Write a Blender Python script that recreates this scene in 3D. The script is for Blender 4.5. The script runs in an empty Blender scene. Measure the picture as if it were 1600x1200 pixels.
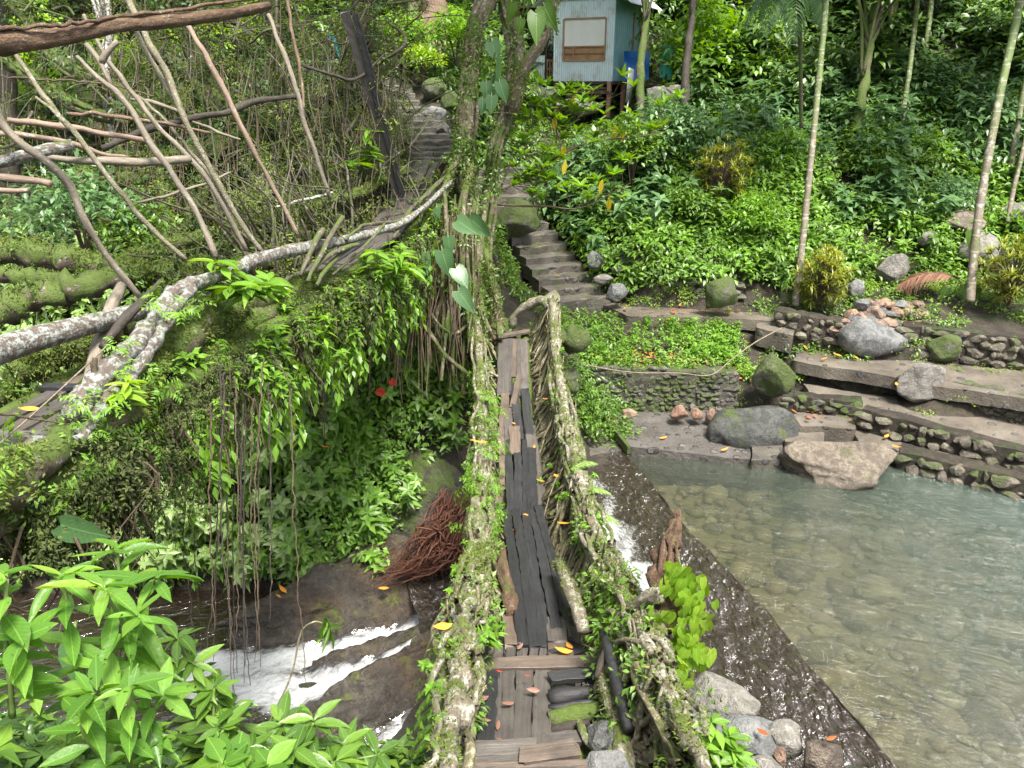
import bpy, math, random
import numpy as np
from mathutils import Matrix, Vector
random.seed(7); RNG = np.random.default_rng(7)
R = math.radians
SC = bpy.context.scene; COL = SC.collection
# ------------------------------------------------------------------ camera
PITCH = R(22); F = 1180.0
cd = bpy.data.cameras.new("camera"); cam = bpy.data.objects.new("camera", cd); COL.objects.link(cam)
cd.sensor_width = 36; cd.lens = 36 * F / 1600; cd.clip_start = .05; cd.clip_end = 1000
cam.location = (0, 0, 0); cam.rotation_euler = (math.pi / 2 - PITCH, 0, 0); SC.camera = cam
cp, sp = math.cos(PITCH), math.sin(PITCH)
def P(px, py, D):
    v = (py - 600) / F
    return np.array([(px - 800) / F * D, D * (cp - v * sp), D * (-sp - v * cp)])
def PZ(px, py, z):
    v = (py - 600) / F
    return P(px, py, z / (-sp - v * cp))
def PL(lst): return np.array([P(*t) for t in lst])
def proj(V):
    D = V[:, 1] * cp - V[:, 2] * sp
    D = np.where(D < .05, .05, D)
    return 800 + F * V[:, 0] / D, 600 - F * (V[:, 1] * sp + V[:, 2] * cp) / D, D
# ------------------------------------------------------------------ noise
def sn(Pn, scale=1., seed=0, octv=3):
    Pn = np.atleast_2d(Pn); g = np.random.default_rng(seed); out = np.zeros(len(Pn)); a = 1.; k = 1. / scale
    for o in range(octv):
        for i in range(4):
            d = g.normal(size=3); d /= np.linalg.norm(d)
            out += a * .35 * np.sin((Pn @ d) * k * g.uniform(.7, 1.5) * 2.2 + g.uniform(0, 6.28) + .8 * np.sin((Pn @ g.normal(size=3)) * k * .7))
        a *= .5; k *= 2.1
    return out
# ------------------------------------------------------------------ mesh building
class MB:
    def __init__(s): s.v = []; s.f = []; s.n = 0; s.uv = []
    def add(s, V, Fc, uv=None):
        V = np.asarray(V, float); s.v.append(V)
        for f in (Fc if isinstance(Fc, list) else [Fc]): s.f.append(np.asarray(f, np.int64) + s.n)
        s.uv.append(np.zeros((len(V), 2)) if uv is None else uv); s.n += len(V)
    def build(s, name, m, parent=None, origin=None, smooth=True, attr=None):
        V = np.concatenate(s.v); UV = np.concatenate(s.uv)
        if parent is not None: o0 = np.array(worldloc(parent))
        elif origin is not None: o0 = np.array(origin, float)
        else: o0 = np.array([V[:, 0].mean(), V[:, 1].mean(), V[:, 2].min()])
        loops = np.concatenate([f.ravel() for f in s.f])
        sizes = np.concatenate([np.full(len(f), f.shape[1]) for f in s.f])
        me = bpy.data.meshes.new(name)
        me.vertices.add(len(V)); me.vertices.foreach_set("co", (V - o0).astype(np.float32).ravel())
        me.loops.add(len(loops)); me.loops.foreach_set("vertex_index", loops.astype(np.int32))
        me.polygons.add(len(sizes)); st = np.concatenate([[0], np.cumsum(sizes)[:-1]])
        me.polygons.foreach_set("loop_start", st.astype(np.int32))
        me.update(calc_edges=True)
        ul = me.uv_layers.new(name="UVMap"); ul.data.foreach_set("uv", UV[loops].astype(np.float32).ravel())
        if attr is not None:
            for an, av in attr.items():
                a = me.attributes.new(an, 'FLOAT', 'POINT'); a.data.foreach_set("value", av.astype(np.float32))
        me.polygons.foreach_set("use_smooth", np.full(len(sizes), smooth)); me.validate()
        for mm in (m if isinstance(m, list) else [m]): me.materials.append(mm)
        ob = bpy.data.objects.new(name, me); COL.objects.link(ob)
        if parent is not None: ob.parent = parent
        else: ob.location = o0
        return ob
def worldloc(o):
    l = np.array(o.location)
    while o.parent: o = o.parent; l = l + np.array(o.location)
    return l
def tag(o, label=None, cat=None, group=None, kind=None):
    if label: o["label"] = label
    if cat: o["category"] = cat
    if group: o["group"] = group
    if kind: o["kind"] = kind
    return o
def thing(name, label, cat, loc, group=None):
    o = bpy.data.objects.new(name, None); COL.objects.link(o); o.location = tuple(float(c) for c in loc); o.empty_display_size = .1
    return tag(o, label, cat, group, 'thing')
def smooth_path(pts, n):
    pts = np.asarray(pts, float)
    if len(pts) < 3:
        t = np.linspace(0, 1, n)[:, None]; return pts[0] * (1 - t) + pts[-1] * t
    A = np.vstack([2 * pts[0] - pts[1], pts, 2 * pts[-1] - pts[-2]]); m = len(pts) - 1
    u = np.linspace(0, m, n); i = np.minimum(u.astype(int), m - 1); t = (u - i)[:, None]
    p0, p1, p2, p3 = A[i], A[i + 1], A[i + 2], A[i + 3]
    return .5 * (2 * p1 + (p2 - p0) * t + (2 * p0 - 5 * p1 + 4 * p2 - p3) * t * t + (3 * p1 - p0 - 3 * p2 + p3) * t ** 3)
def nrm(a): return a / (np.linalg.norm(a, axis=-1, keepdims=True) + 1e-9)
def tube(mb, pts, r, n=None, ns=7, rough=0., wob=0., seed=None, flat=1., cap=True):
    g = RNG if seed is None else np.random.default_rng(seed)
    pts = np.asarray(pts, float)
    if n is not None: n = max(n, 7)
    L = np.linalg.norm(np.diff(pts, axis=0), axis=1).sum(); rr = np.atleast_1d(np.asarray(r, float))
    if n is None: n = int(np.clip(L / (rr.mean() * 2.5), max(7, 2 * len(pts)), 90))
    C = smooth_path(pts, n)
    if wob:
        w = g.normal(size=(n, 3)); k = np.hanning(7); k /= k.sum()
        w = np.stack([np.convolve(w[:, j], k, 'same') for j in range(3)], 1); C = C + w * wob
    rad = np.interp(np.linspace(0, 1, n), np.linspace(0, 1, len(rr)), rr)
    T = nrm(np.gradient(C, axis=0)); up = np.array([0, 0, 1.]) if abs(T[0, 2]) < .9 else np.array([1., 0, 0])
    U = np.zeros((n, 3)); u = np.cross(up, T[0]); u /= np.linalg.norm(u)
    for i in range(n):
        u = u - T[i] * (u @ T[i]); u /= np.linalg.norm(u) + 1e-9; U[i] = u
    W = np.cross(T, U)
    a = np.linspace(0, 2 * math.pi, ns, endpoint=False)
    rm = rad[:, None] * np.ones((1, ns))
    if rough:
        lob = g.normal(size=(n, ns)); lob = (lob + np.roll(lob, 1, 1) + np.roll(lob, 1, 0)) / 2
        rm = rm * (1 + rough * lob)
        rm *= 1 + rough * .8 * np.sin(np.arange(n) * .9 + g.uniform(0, 6))[:, None] * np.sin(np.arange(n) * .37 + 1)[:, None]
    V = C[:, None] + rm[..., None] * (np.cos(a)[None, :, None] * U[:, None] + flat * np.sin(a)[None, :, None] * W[:, None])
    V = V.reshape(-1, 3)
    i = np.arange(n - 1)[:, None] * ns; j = np.arange(ns)[None]; j2 = (j + 1) % ns
    Q = np.stack([i + j, i + j2, i + ns + j2, i + ns + j], -1).reshape(-1, 4)
    s = np.concatenate([[0], np.cumsum(np.linalg.norm(np.diff(C, axis=0), axis=1))])
    uv = np.stack([np.tile(np.abs(np.linspace(-1, 1, ns)) * rad.mean() * 3, n), np.repeat(s, ns)], 1)
    if cap:
        V = np.vstack([V, C[0], C[-1]]); k = n * ns; jj = np.arange(ns)
        t1 = np.stack([np.full(ns, k), (jj + 1) % ns, jj], 1); t2 = np.stack([np.full(ns, k + 1), (n - 1) * ns + jj, (n - 1) * ns + (jj + 1) % ns], 1)
        uv = np.vstack([uv, [0, 0], [0, s[-1]]]); mb.add(V, [Q, t1, t2], uv)
    else: mb.add(V, Q, uv)
    return C
def bundle(mb, pts, R0, k, r, wob=.03, n=40, rough=.12, ns=7, twist=1.5):
    """many roots grown together round one line"""
    C = smooth_path(pts, n); RR = np.interp(np.linspace(0, 1, n), np.linspace(0, 1, len(np.atleast_1d(R0))), np.atleast_1d(R0))
    for q in range(k):
        a = q / k * 6.283 + RNG.uniform(-.3, .3) + twist * np.linspace(0, 1, n) * RNG.uniform(-1, 1) + .3 * np.sin(np.linspace(0, 9, n) + q)
        off = np.stack([np.cos(a), np.sin(a), 0 * a], 1) * RR[:, None] * RNG.uniform(.75, 1.05)
        if abs(C[-1, 2] - C[0, 2]) < .6 * np.linalg.norm(C[-1] - C[0]):
            T = nrm(C[-1] - C[0]); s1 = nrm(np.cross(T, [0, 0, 1.])); s2 = np.cross(s1, T)
            off = (np.cos(a)[:, None] * s1 + np.sin(a)[:, None] * s2) * RR[:, None]
        tube(mb, C + off, r * RNG.uniform(.6, 1.35), n=n, ns=ns, rough=rough, wob=wob)
def box(mb, c, s, rot=None, jit=0):
    c = np.asarray(c, float); V = np.array([[x, y, z] for x in (-.5, .5) for y in (-.5, .5) for z in (-.5, .5)]) * np.asarray(s)
    if jit: V = V + RNG.uniform(-jit, jit, V.shape)
    if rot is not None: V = V @ np.asarray(rot).T
    mb.add(V + c, np.array([[0, 1, 3, 2], [4, 6, 7, 5], [0, 4, 5, 1], [2, 3, 7, 6], [0, 2, 6, 4], [1, 5, 7, 3]]))
def rotz(a): return np.array([[math.cos(a), -math.sin(a), 0], [math.sin(a), math.cos(a), 0], [0, 0, 1]])
_ico = {}
def ico(sub):
    if sub not in _ico:
        import bmesh
        bm = bmesh.new(); bmesh.ops.create_icosphere(bm, subdivisions=sub, radius=1)
        _ico[sub] = (np.array([v.co[:] for v in bm.verts]), np.array([[v.index for v in f.verts] for f in bm.faces])); bm.free()
    return _ico[sub]
def rock(mb, c, s, seed=0, sub=3, rz=0., cuts=9, rough=.09, tilt=0.):
    g = np.random.default_rng(seed); V, Fc = ico(sub); V = V.copy()
    for _ in range(cuts):
        d = g.normal(size=3); d /= np.linalg.norm(d); h = g.uniform(.55, .85)
        q = V @ d; V = V - np.maximum(q - h, 0)[:, None] * d * .97
    V = V * (1 + rough * sn(V, .8, seed, 3) + rough * .5 * sn(V, .3, seed + 5, 3) + (rough * .22 * sn(V, .1, seed + 6, 2) if sub > 3 else 0))[:, None]
    V = V * np.asarray(s); V = V @ rotz(rz).T
    if tilt: V = V @ np.array([[1, 0, 0], [0, math.cos(tilt), -math.sin(tilt)], [0, math.sin(tilt), math.cos(tilt)]]).T
    mb.add(V + np.asarray(c), Fc, np.zeros((len(V), 2)))
# ------------------------------------------------------------------ leaves
def leaf_tmpl(kind):
    if kind == 'far':   # 5 verts
        s = np.array([0, -.5, 0, .5, 0]); t = np.array([0, .45, .5, .45, 1]); z = np.array([0, .04, -.06, .04, -.22])
        return s, t, z, [np.array([[0, 2, 1], [0, 3, 2], [1, 2, 4], [2, 3, 4]])]
    if kind == 'blade':
        s = np.array([-.5, .5, -.5, .5, -.35, .35, 0]); t = np.array([0, 0, .35, .35, .7, .7, 1]); z = np.array([0, 0, .06, .06, 0, 0, -.22])
        return s, t, z, [np.array([[0, 1, 3, 2], [2, 3, 5, 4]]), np.array([[4, 5, 6]])]
    if kind == 'heart':
        st = [(.0, .0), (-.12, .30), (.02, .46), (.25, .5), (.5, .42), (.75, .24), (1, 0)]
    else:
        st = [(0, 0), (.12, .2), (.3, .44), (.5, .5), (.7, .38), (.87, .17), (1, 0)]
    s = []; t = []; z = []
    for i, (tt, w) in enumerate(st):
        m = [0, .06, .16, .3, .52, .78, 1][i] if kind == 'heart' else tt
        if i in (0, len(st) - 1): s.append(0); t.append(m); z.append(-.22 * m * m)
        else:
            for k in (-1, 0, 1): s.append(k * w); t.append(tt if k else m); z.append(-.25 * m * m + (.07 if k else 0) - (.0))
    n = len(st); q = []; tr = [[0, 2, 1], [0, 3, 2]]
    for i in range(1, n - 2):
        b = 1 + (i - 1) * 3; q += [[b, b + 1, b + 4, b + 3], [b + 1, b + 2, b + 5, b + 4]]
    b = 1 + (n - 3) * 3; tip = b + 3; tr += [[b, b + 1, tip], [b + 1, b + 2, tip]]
    return np.array(s), np.array(t), np.array(z), [np.array(q), np.array(tr)]
TM = {k: leaf_tmpl(k) for k in ('far', 'blade', 'heart', 'full')}
def add_leaves(mb, pos, d, n, L, W, kind='far', curl=1.):
    s, t, z, fs = TM[kind]; d = nrm(d); side = nrm(np.cross(d, n)); n2 = np.cross(side, d)
    L = np.broadcast_to(L, len(pos)); W = np.broadcast_to(W, len(pos)); cu = curl * RNG.uniform(.3, 1.7, len(pos))
    V = pos[:, None] + (L[:, None] * t)[..., None] * d[:, None] + (W[:, None] * s)[..., None] * side[:, None] + (L[:, None] * z * cu[:, None])[..., None] * n2[:, None]
    k = len(s); off = (np.arange(len(pos)) * k)[:, None, None]
    uv = np.tile(np.stack([s * 2, t], 1), (len(pos), 1))
    mb.add(V.reshape(-1, 3), [(off + f[None]).reshape(-1, f.shape[1]) for f in fs], uv)
def mk_sprig(kind, seed):
    g = np.random.default_rng(seed); p = []; d = []; n = []; L = []; W = []
    def put(a, b, c, l, w): p.append(a); d.append(b); n.append(c); L.append(l); W.append(w)
    if kind == 'whorl':            # upright stem, pairs of leaves, rosette at the top
        h = g.uniform(.7, 1.1); lean = g.normal(size=2) * .15
        for i in range(5):
            z = h * (.35 + .65 * i / 4); c = np.array([lean[0] * z, lean[1] * z, z]); m = 6 if i == 4 else 3
            for k in range(m):
                a = k / m * 6.28 + i * 1.1 + g.uniform(-.3, .3); e = g.uniform(-.25, .25) + (.25 if i == 4 else 0)
                put(c, [math.cos(a), math.sin(a), e], [-math.cos(a) * e, -math.sin(a) * e, 1], g.uniform(.35, .55) * (1 - .08 * i), g.uniform(.13, .19))
    elif kind == 'bush':           # loose ball of leaves
        for i in range(26):
            v = g.normal(size=3); v /= np.linalg.norm(v); v[2] = abs(v[2]) * .9
            a = v * g.uniform(.35, .8); dd = v + g.normal(size=3) * .4; dd[2] -= .35
            put(a + [0, 0, .1], dd, [v[0] * .4, v[1] * .4, 1], g.uniform(.22, .4), g.uniform(.11, .18))
    elif kind == 'fern':
        for k in range(5):
            a0 = k * 1.256 + g.uniform(-.3, .3); 
            for i in range(9):
                t = (i + 1) / 10; c = np.array([math.cos(a0), math.sin(a0), 0]) * t * .8 + [0, 0, .5 * math.sin(t * 2.6)]
                for sgn in (-1, 1):
                    dd = np.array([math.cos(a0 + sgn * 1.1), math.sin(a0 + sgn * 1.1), -.1]); put(c, dd, [0, 0, 1], .26 * math.sin(.5 + t * 2.3), .07)
    elif kind == 'tuft':
        for k in range(24):
            a = g.uniform(0, 6.28); e = g.uniform(.2, 1.6); put(np.zeros(3), [math.cos(a), math.sin(a), e], [-math.cos(a), -math.sin(a), 1], g.uniform(.5, 1), .06)
    elif kind == 'hang':           # drooping spray
        for i in range(12):
            t = i / 11; c = np.array([g.normal() * .05, g.normal() * .05 - .1 * t, -t * 1.0]); a = g.uniform(0, 6.28)
            put(c, [math.cos(a) * .7, math.sin(a) * .7, -.8], [math.cos(a) * .8, math.sin(a) * .8, .8], g.uniform(.26, .4), .15)
    return [np.array(x, float) for x in (p, d, n, L, W)]
SPR = {k: [mk_sprig(k, 10 * i + j) for i in range(4)] for j, k in enumerate(('whorl', 'bush', 'fern', 'tuft', 'hang'))}
def scatter(mb, pts, kind, size, nor=None, align=.4, leaf='far', flat=1.):
    """size: metres per unit sprig"""
    m = len(pts)
    if m == 0: return
    size = np.broadcast_to(size, m) * RNG.uniform(.65, 1.35, m); vi = RNG.integers(0, 4, m); az = RNG.uniform(0, 6.28, m)
    Z = np.tile([0, 0, 1.], (m, 1)) + RNG.normal(size=(m, 3)) * .18
    if nor is not None: Z = Z * (1 - align) + nor * align
    Z = nrm(Z); X = nrm(np.cross(Z, np.stack([np.cos(az), np.sin(az), 0 * az + .01], 1))); Y = np.cross(Z, X)
    M = np.stack([X, Y, Z], -1)
    for v in range(4):
        s = vi == v; p, d, n, L, W = SPR[kind][v]
        if not s.any(): continue
        pp = np.einsum('mij,kj->mki', M[s], p * [1, 1, flat]) * size[s][:, None, None] + pts[s][:, None]
        dd = np.einsum('mij,kj->mki', M[s], d); nn = np.einsum('mij,kj->mki', M[s], n)
        q = len(L); LL = (size[s][:, None] * L).ravel(); WW = (size[s][:, None] * W).ravel(); k = len(LL)
        add_leaves(mb, pp.reshape(-1, 3), dd.reshape(-1, 3) + RNG.normal(size=(k, 3)) * .15, nn.reshape(-1, 3), LL, WW, leaf)
# ------------------------------------------------------------------ materials
class NT:
    def __init__(s, name):
        s.m = bpy.data.materials.new(name); s.m.use_nodes = True; s.t = s.m.node_tree; s.t.nodes.clear()
        s.out = s.t.nodes.new('ShaderNodeOutputMaterial')
    def n(s, typ, **kw):
        nd = s.t.nodes.new('ShaderNode' + typ)
        for k, v in kw.items():
            if k in nd.inputs: s.set(nd.inputs[k], v)
            elif k.startswith('i_'): s.set(nd.inputs[int(k[2:])], v)
            else: setattr(nd, k, v)
        return nd
    def set(s, sock, v):
        if isinstance(v, bpy.types.NodeSocket): s.t.links.new(v, sock)
        elif isinstance(v, bpy.types.Node): s.t.links.new(v.outputs[0], sock)
        else:
            if isinstance(v, tuple) and len(v) == 3 and sock.type == 'RGBA': v = (*v, 1)
            sock.default_value = v
    def noise(s, scale, co=None, detail=5, rough=.6, dist=0.):
        nd = s.n('TexNoise', Scale=scale, Detail=detail, Roughness=rough, Distortion=dist)
        if co is not None: s.set(nd.inputs['Vector'], co)
        return nd.outputs[0]
    def ramp(s, f, stops, interp='LINEAR'):
        nd = s.n('ValToRGB'); s.set(nd.inputs[0], f); cr = nd.color_ramp; cr.interpolation = interp
        while len(cr.elements) < len(stops): cr.elements.new(.5)
        for e, (p, c) in zip(cr.elements, stops): e.position = p; e.color = (*c, 1) if isinstance(c, tuple) else (c, c, c, 1)
        return nd.outputs[0]
    def mix(s, f, a, b, blend='MIX'):
        nd = s.n('Mix', data_type='RGBA', blend_type=blend); s.set(nd.inputs[0], f); s.set(nd.inputs[6], a); s.set(nd.inputs[7], b); return nd.outputs[2]
    def math(s, op, a, b=None, clamp=False):
        nd = s.n('Math', operation=op, use_clamp=clamp); s.set(nd.inputs[0], a)
        if b is not None: s.set(nd.inputs[1], b)
        return nd.outputs[0]
    def bump(s, h, strength=.5, dist=.02, nor=None):
        nd = s.n('Bump', Strength=strength, Distance=dist, Height=h)
        if nor is not None: s.set(nd.inputs['Normal'], nor)
        return nd.outputs[0]
    def coord(s, which='Object', scale=None):
        o = s.n('TexCoord').outputs[which]
        if scale is None: return o
        mp = s.n('Mapping'); s.set(mp.inputs['Vector'], o); mp.inputs['Scale'].default_value = scale; return mp.outputs[0]
    def done(s, sh):
        s.t.links.new(sh if isinstance(sh, bpy.types.NodeSocket) else sh.outputs[0], s.out.inputs[0]); return s.m
def leaf_mat(name, c0, c1, c2, yellow=None, trans=.3, rough=.38, vein=True, holes=False):
    t = NT(name); rnd = t.n('NewGeometry').outputs['Random Per Island']
    pos = t.n('NewGeometry').outputs['Position']
    nz = t.noise(.9, pos, 3)
    f = t.math('ADD', t.math('MULTIPLY', rnd, .55), t.math('MULTIPLY', nz, .5), True)
    stops = [(.12, c0), (.42, c1), (.78, c2)]
    if yellow: stops = [(.1, c0), (.5, c1), (.82, c2), (.985, yellow)]
    c = t.ramp(f, stops)
    if vein:
        uv = t.n('SeparateXYZ', Vector=t.n('UVMap').outputs[0]); au = t.math('ABSOLUTE', uv.outputs[0])
        mid = t.math('LESS_THAN', au, .05)
        vv = t.math('SUBTRACT', t.math('MULTIPLY', uv.outputs[1], 9.), t.math('MULTIPLY', au, 2.2))
        sv = t.math('LESS_THAN', t.math('FRACT', vv), .12)
        k = t.math('MULTIPLY', t.math('MAXIMUM', mid, t.math('MULTIPLY', sv, .45)), .3)
        c = t.mix(k, c, tuple(min(1, x * 1.9 + .02) for x in c2))
    sp_ = t.noise(14, pos, 3)
    c = t.mix(t.math('MULTIPLY', t.ramp(sp_, [(.62, 0.), (.72, 1.)]), .35), c, (.09, .075, .02))
    b = t.bump(t.noise(45, pos, 2), .25, .01)
    pb = t.n('BsdfPrincipled', **{'Base Color': c, 'Roughness': rough, 'Normal': b, 'Specular IOR Level': .55})
    tr = t.n('BsdfTranslucent', Color=t.mix(.5, c, (.25, .42, .05), 'MULTIPLY') if False else t.n('HueSaturation', Hue=.48, Saturation=1.15, Value=1.5, Color=c).outputs[0])
    mx = t.n('MixShader', Fac=trans); t.set(mx.inputs[1], pb); t.set(mx.inputs[2], tr)
    if holes:
        hm = t.math('GREATER_THAN', t.noise(38, pos, 2), .69); m3 = t.n('MixShader', Fac=hm); t.set(m3.inputs[1], mx); t.set(m3.inputs[2], t.n('BsdfTransparent').outputs[0]); mx = m3
    return t.done(mx)
def bark_mat(name, base=(.11, .08, .055), base2=(.2, .16, .12), lichen=.4, moss=.4, lic=(.5, .52, .47), mos=(.075, .115, .016), scale=1., rough=.75, bump=.7, up=True):
    t = NT(name); pos = t.n('NewGeometry').outputs['Position']; g = t.n('NewGeometry')
    uvs = t.n('Mapping', Vector=t.n('UVMap').outputs[0]); uvs.inputs['Scale'].default_value = (24 * scale, 5 * scale, 1)
    gr = t.noise(1., uvs.outputs[0], 6, .65)
    c = t.mix(t.ramp(gr, [(.35, 0.), (.65, 1.)]), base, base2)
    c = t.mix(t.math('MULTIPLY', t.noise(3 * scale, pos, 4), .6), c, tuple(x * .45 for x in base))
    lm = t.noise(17 * scale, pos, 8, .75, .3)
    e = .66 - .3 * lichen
    lf = t.ramp(t.math('ADD', lm, t.math('MULTIPLY', t.math('SUBTRACT', gr, .5), .35)), [(e, 0.), (e + .09, .9)]) if lichen > 0 else 0.
    lc = t.mix(t.noise(40 * scale, pos, 3), tuple(x * .62 for x in lic), lic)
    if lichen > 0: c = t.mix(lf, c, lc)
    mm = t.noise(3.2 * scale, pos, 8, .75)
    if moss > 0:
        nz = t.n('SeparateXYZ', Vector=g.outputs['Normal']).outputs[2]
        q = t.math('ADD', mm, t.math('MULTIPLY', nz, .12 if up else 0.))
        e = .78 - .38 * moss
        mf = t.ramp(q, [(e, 0.), (e + .07, 1.)])
        mc = t.mix(t.noise(30, pos, 4), tuple(x * .35 for x in mos), tuple(x * 1.5 for x in mos))
        c = t.mix(mf, c, mc)
    h = t.math('ADD', t.math('MULTIPLY', gr, .6), t.math('ADD', t.math('MULTIPLY', lm, .8), t.math('MULTIPLY', t.noise(60, pos, 5), .7)))
    pb = t.n('BsdfPrincipled', **{'Base Color': c, 'Roughness': rough, 'Normal': t.bump(h, bump, .03)})
    return t.done(pb)
def wood_mat(name, a, b, dark, wet=.45, charred=0.):
    t = NT(name); co = t.coord('Object'); oi = t.n('ObjectInfo').outputs['Random']
    off = t.n('CombineXYZ', X=t.math('MULTIPLY', oi, 37.), Y=t.math('MULTIPLY', oi, 11.), Z=0.)
    v = t.n('VectorMath', operation='ADD'); t.set(v.inputs[0], co); t.set(v.inputs[1], off)
    mp = t.n('Mapping', Vector=v.outputs[0]); mp.inputs['Scale'].default_value = (1.6, 30, 30)
    gr = t.noise(1., mp.outputs[0], 7, .7, .3)
    bl = t.noise(3., v.outputs[0], 4)
    c = t.mix(t.ramp(gr, [(.3, 0.), (.7, 1.)]), a, b)
    c = t.mix(t.ramp(bl, [(.45, 0.), (.7, .8)]), c, dark)
    c = t.mix(t.math('MULTIPLY', oi, .5), c, dark)
    cr = t.ramp(gr, [(.28, 1.), (.36, 0.)]); c = t.mix(cr, c, (.008, .007, .006))
    mo = t.ramp(t.noise(5, v.outputs[0], 6, .7), [(.66, 0.), (.74, .6)]); c = t.mix(mo, c, (.05, .065, .02))
    rg = t.ramp(bl, [(.35, wet), (.7, min(1, wet + .3))])
    h = t.math('ADD', gr, t.math('MULTIPLY', t.noise(70, co, 4), .35))
    pb = t.n('BsdfPrincipled', **{'Base Color': c, 'Roughness': rg, 'Normal': t.bump(h, .8, .012)})
    return t.done(pb)
def rock_mat(name, a=(.2, .19, .17), b=(.33, .31, .28), moss=.4, lichen=.25, wet=.5, warm=None, scale=1., mos=(.06, .09, .015)):
    t = NT(name); g = t.n('NewGeometry'); pos = g.outputs['Position']
    n1 = t.noise(1.6 * scale, pos, 7, .65); n2 = t.noise(14 * scale, pos, 5, .7)
    c = t.mix(t.ramp(n1, [(.35, 0.), (.65, 1.)]), a, b)
    c = t.mix(t.math('MULTIPLY', t.ramp(n2, [(.38, 1.), (.6, 0.)]), .35), c, tuple(x * .35 for x in a))
    if warm: c = t.mix(t.ramp(t.noise(1.1 * scale, pos, 3), [(.45, 0.), (.65, .8)]), c, warm)
    oi = t.math('FRACT', t.math('ADD', t.n('ObjectInfo').outputs['Random'], g.outputs['Random Per Island'])); c = t.mix(t.math('MULTIPLY', t.ramp(t.noise(5 * scale, pos, 8, .8, .6), [(.47, 1.), (.53, 0.)]), .6), c, tuple(x * .4 for x in a)); c = t.n('HueSaturation', Color=c, Hue=t.math('ADD', t.math('MULTIPLY', oi, .03), .485), Value=t.math('ADD', t.math('MULTIPLY', oi, .5), .75)).outputs[0]
    if lichen: c = t.mix(t.ramp(t.noise(8 * scale, pos, 7, .75), [(.7 - .2 * lichen, 0.), (.73 - .2 * lichen, .75)]), c, (.36, .37, .31))
    nz = t.n('SeparateXYZ', Vector=g.outputs['Normal']).outputs[2]
    if moss:
        q = t.math('ADD', t.noise(2.2 * scale, pos, 7, .7), t.math('MULTIPLY', nz, .08)); e = .8 - .42 * moss
        mc = t.mix(t.noise(35, pos, 4), tuple(x * .4 for x in mos), tuple(x * 1.7 for x in mos))
        c = t.mix(t.ramp(q, [(e, 0.), (e + .1, .95)]), c, mc)
    h = t.math('ADD', t.math('MULTIPLY', n1, .8), t.math('ADD', t.math('MULTIPLY', n2, .4), t.math('MULTIPLY', t.noise(70, pos, 4), .2)))
    rg = t.ramp(t.noise(3, pos, 4), [(.35, wet), (.65, min(1., wet + .3))])
    return t.done(t.n('BsdfPrincipled', **{'Base Color': c, 'Roughness': rg, 'Normal': t.bump(h, 1., .11)}))
def plain(name, c, rough=.6, var=.25, scale=8, bump=.3, metal=0., dirt=None):
    t = NT(name); pos = t.n('NewGeometry').outputs['Position']
    cc = t.mix(t.noise(scale, pos, 5), tuple(x * (1 - var) for x in c), tuple(min(1, x * (1 + var)) for x in c))
    if dirt: cc = t.mix(t.ramp(t.noise(2.3, pos, 7, .7), [(.48, 0.), (.68, .8)]), cc, dirt)
    return t.done(t.n('BsdfPrincipled', **{'Base Color': cc, 'Roughness': rough, 'Metallic': metal, 'Normal': t.bump(t.noise(scale * 4, pos, 4), bump, .01)}))
M = {}
M['leaf_mid'] = leaf_mat('leaf_mid', (.03, .075, .014), (.085, .175, .024), (.17, .3, .04), (.26, .38, .05))
M['leaf_dark'] = leaf_mat('leaf_dark', (.018, .045, .014), (.045, .1, .024), (.09, .175, .04))
M['leaf_blue'] = leaf_mat('leaf_blue', (.035, .085, .035), (.075, .16, .06), (.14, .25, .09), rough=.33)
M['leaf_light'] = leaf_mat('leaf_light', (.07, .15, .016), (.13, .27, .03), (.22, .41, .05), (.34, .48, .07), trans=.4)
M['leaf_near'] = leaf_mat('leaf_near', (.05, .13, .015), (.1, .23, .03), (.19, .36, .05), (.36, .38, .05), trans=.45, rough=.42, holes=True)
M['leaf_lime'] = leaf_mat('leaf_lime', (.11, .23, .02), (.19, .34, .03), (.28, .43, .05), trans=.42)
M['leaf_yellow'] = leaf_mat('leaf_yellow', (.09, .14, .015), (.2, .25, .03), (.33, .33, .05), (.4, .3, .05))
M['leaf_pale'] = leaf_mat('leaf_pale', (.09, .17, .04), (.2, .33, .08), (.34, .47, .16), rough=.36)
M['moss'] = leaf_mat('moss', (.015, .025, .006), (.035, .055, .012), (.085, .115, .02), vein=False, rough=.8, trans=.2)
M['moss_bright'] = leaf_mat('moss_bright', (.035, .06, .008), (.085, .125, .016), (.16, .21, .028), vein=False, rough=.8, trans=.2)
M['dead_leaf'] = leaf_mat('dead_leaf', (.12, .03, .015), (.3, .1, .03), (.5, .22, .05), vein=False, trans=.1)
M['orange_leaf'] = leaf_mat('orange_leaf', (.55, .2, .04), (.75, .3, .04), (.85, .42, .08), trans=.15)
M['red_leaf'] = leaf_mat('red_leaf', (.5, .03, .02), (.6, .05, .03), (.6, .1, .04), trans=.15)
M['brown_leaf'] = leaf_mat('brown_leaf', (.1, .05, .035), (.2, .1, .07), (.28, .15, .1), trans=.1)
M['bark_lichen'] = bark_mat('bark_lichen', lichen=.75, moss=.25, lic=(.62, .64, .6))
M['bark_rail'] = bark_mat('bark_rail', (.16, .13, .09), (.27, .24, .18), lichen=.55, moss=.5, lic=(.5, .5, .42), mos=(.09, .12, .02))
M['bark_mossy'] = bark_mat('bark_mossy', (.1, .075, .05), (.19, .15, .11), lichen=.3, moss=.85)
M['bark_fig'] = bark_mat('bark_fig', (.12, .085, .055), (.24, .19, .13), lichen=.45, moss=.75, lic=(.45, .44, .36))
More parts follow.
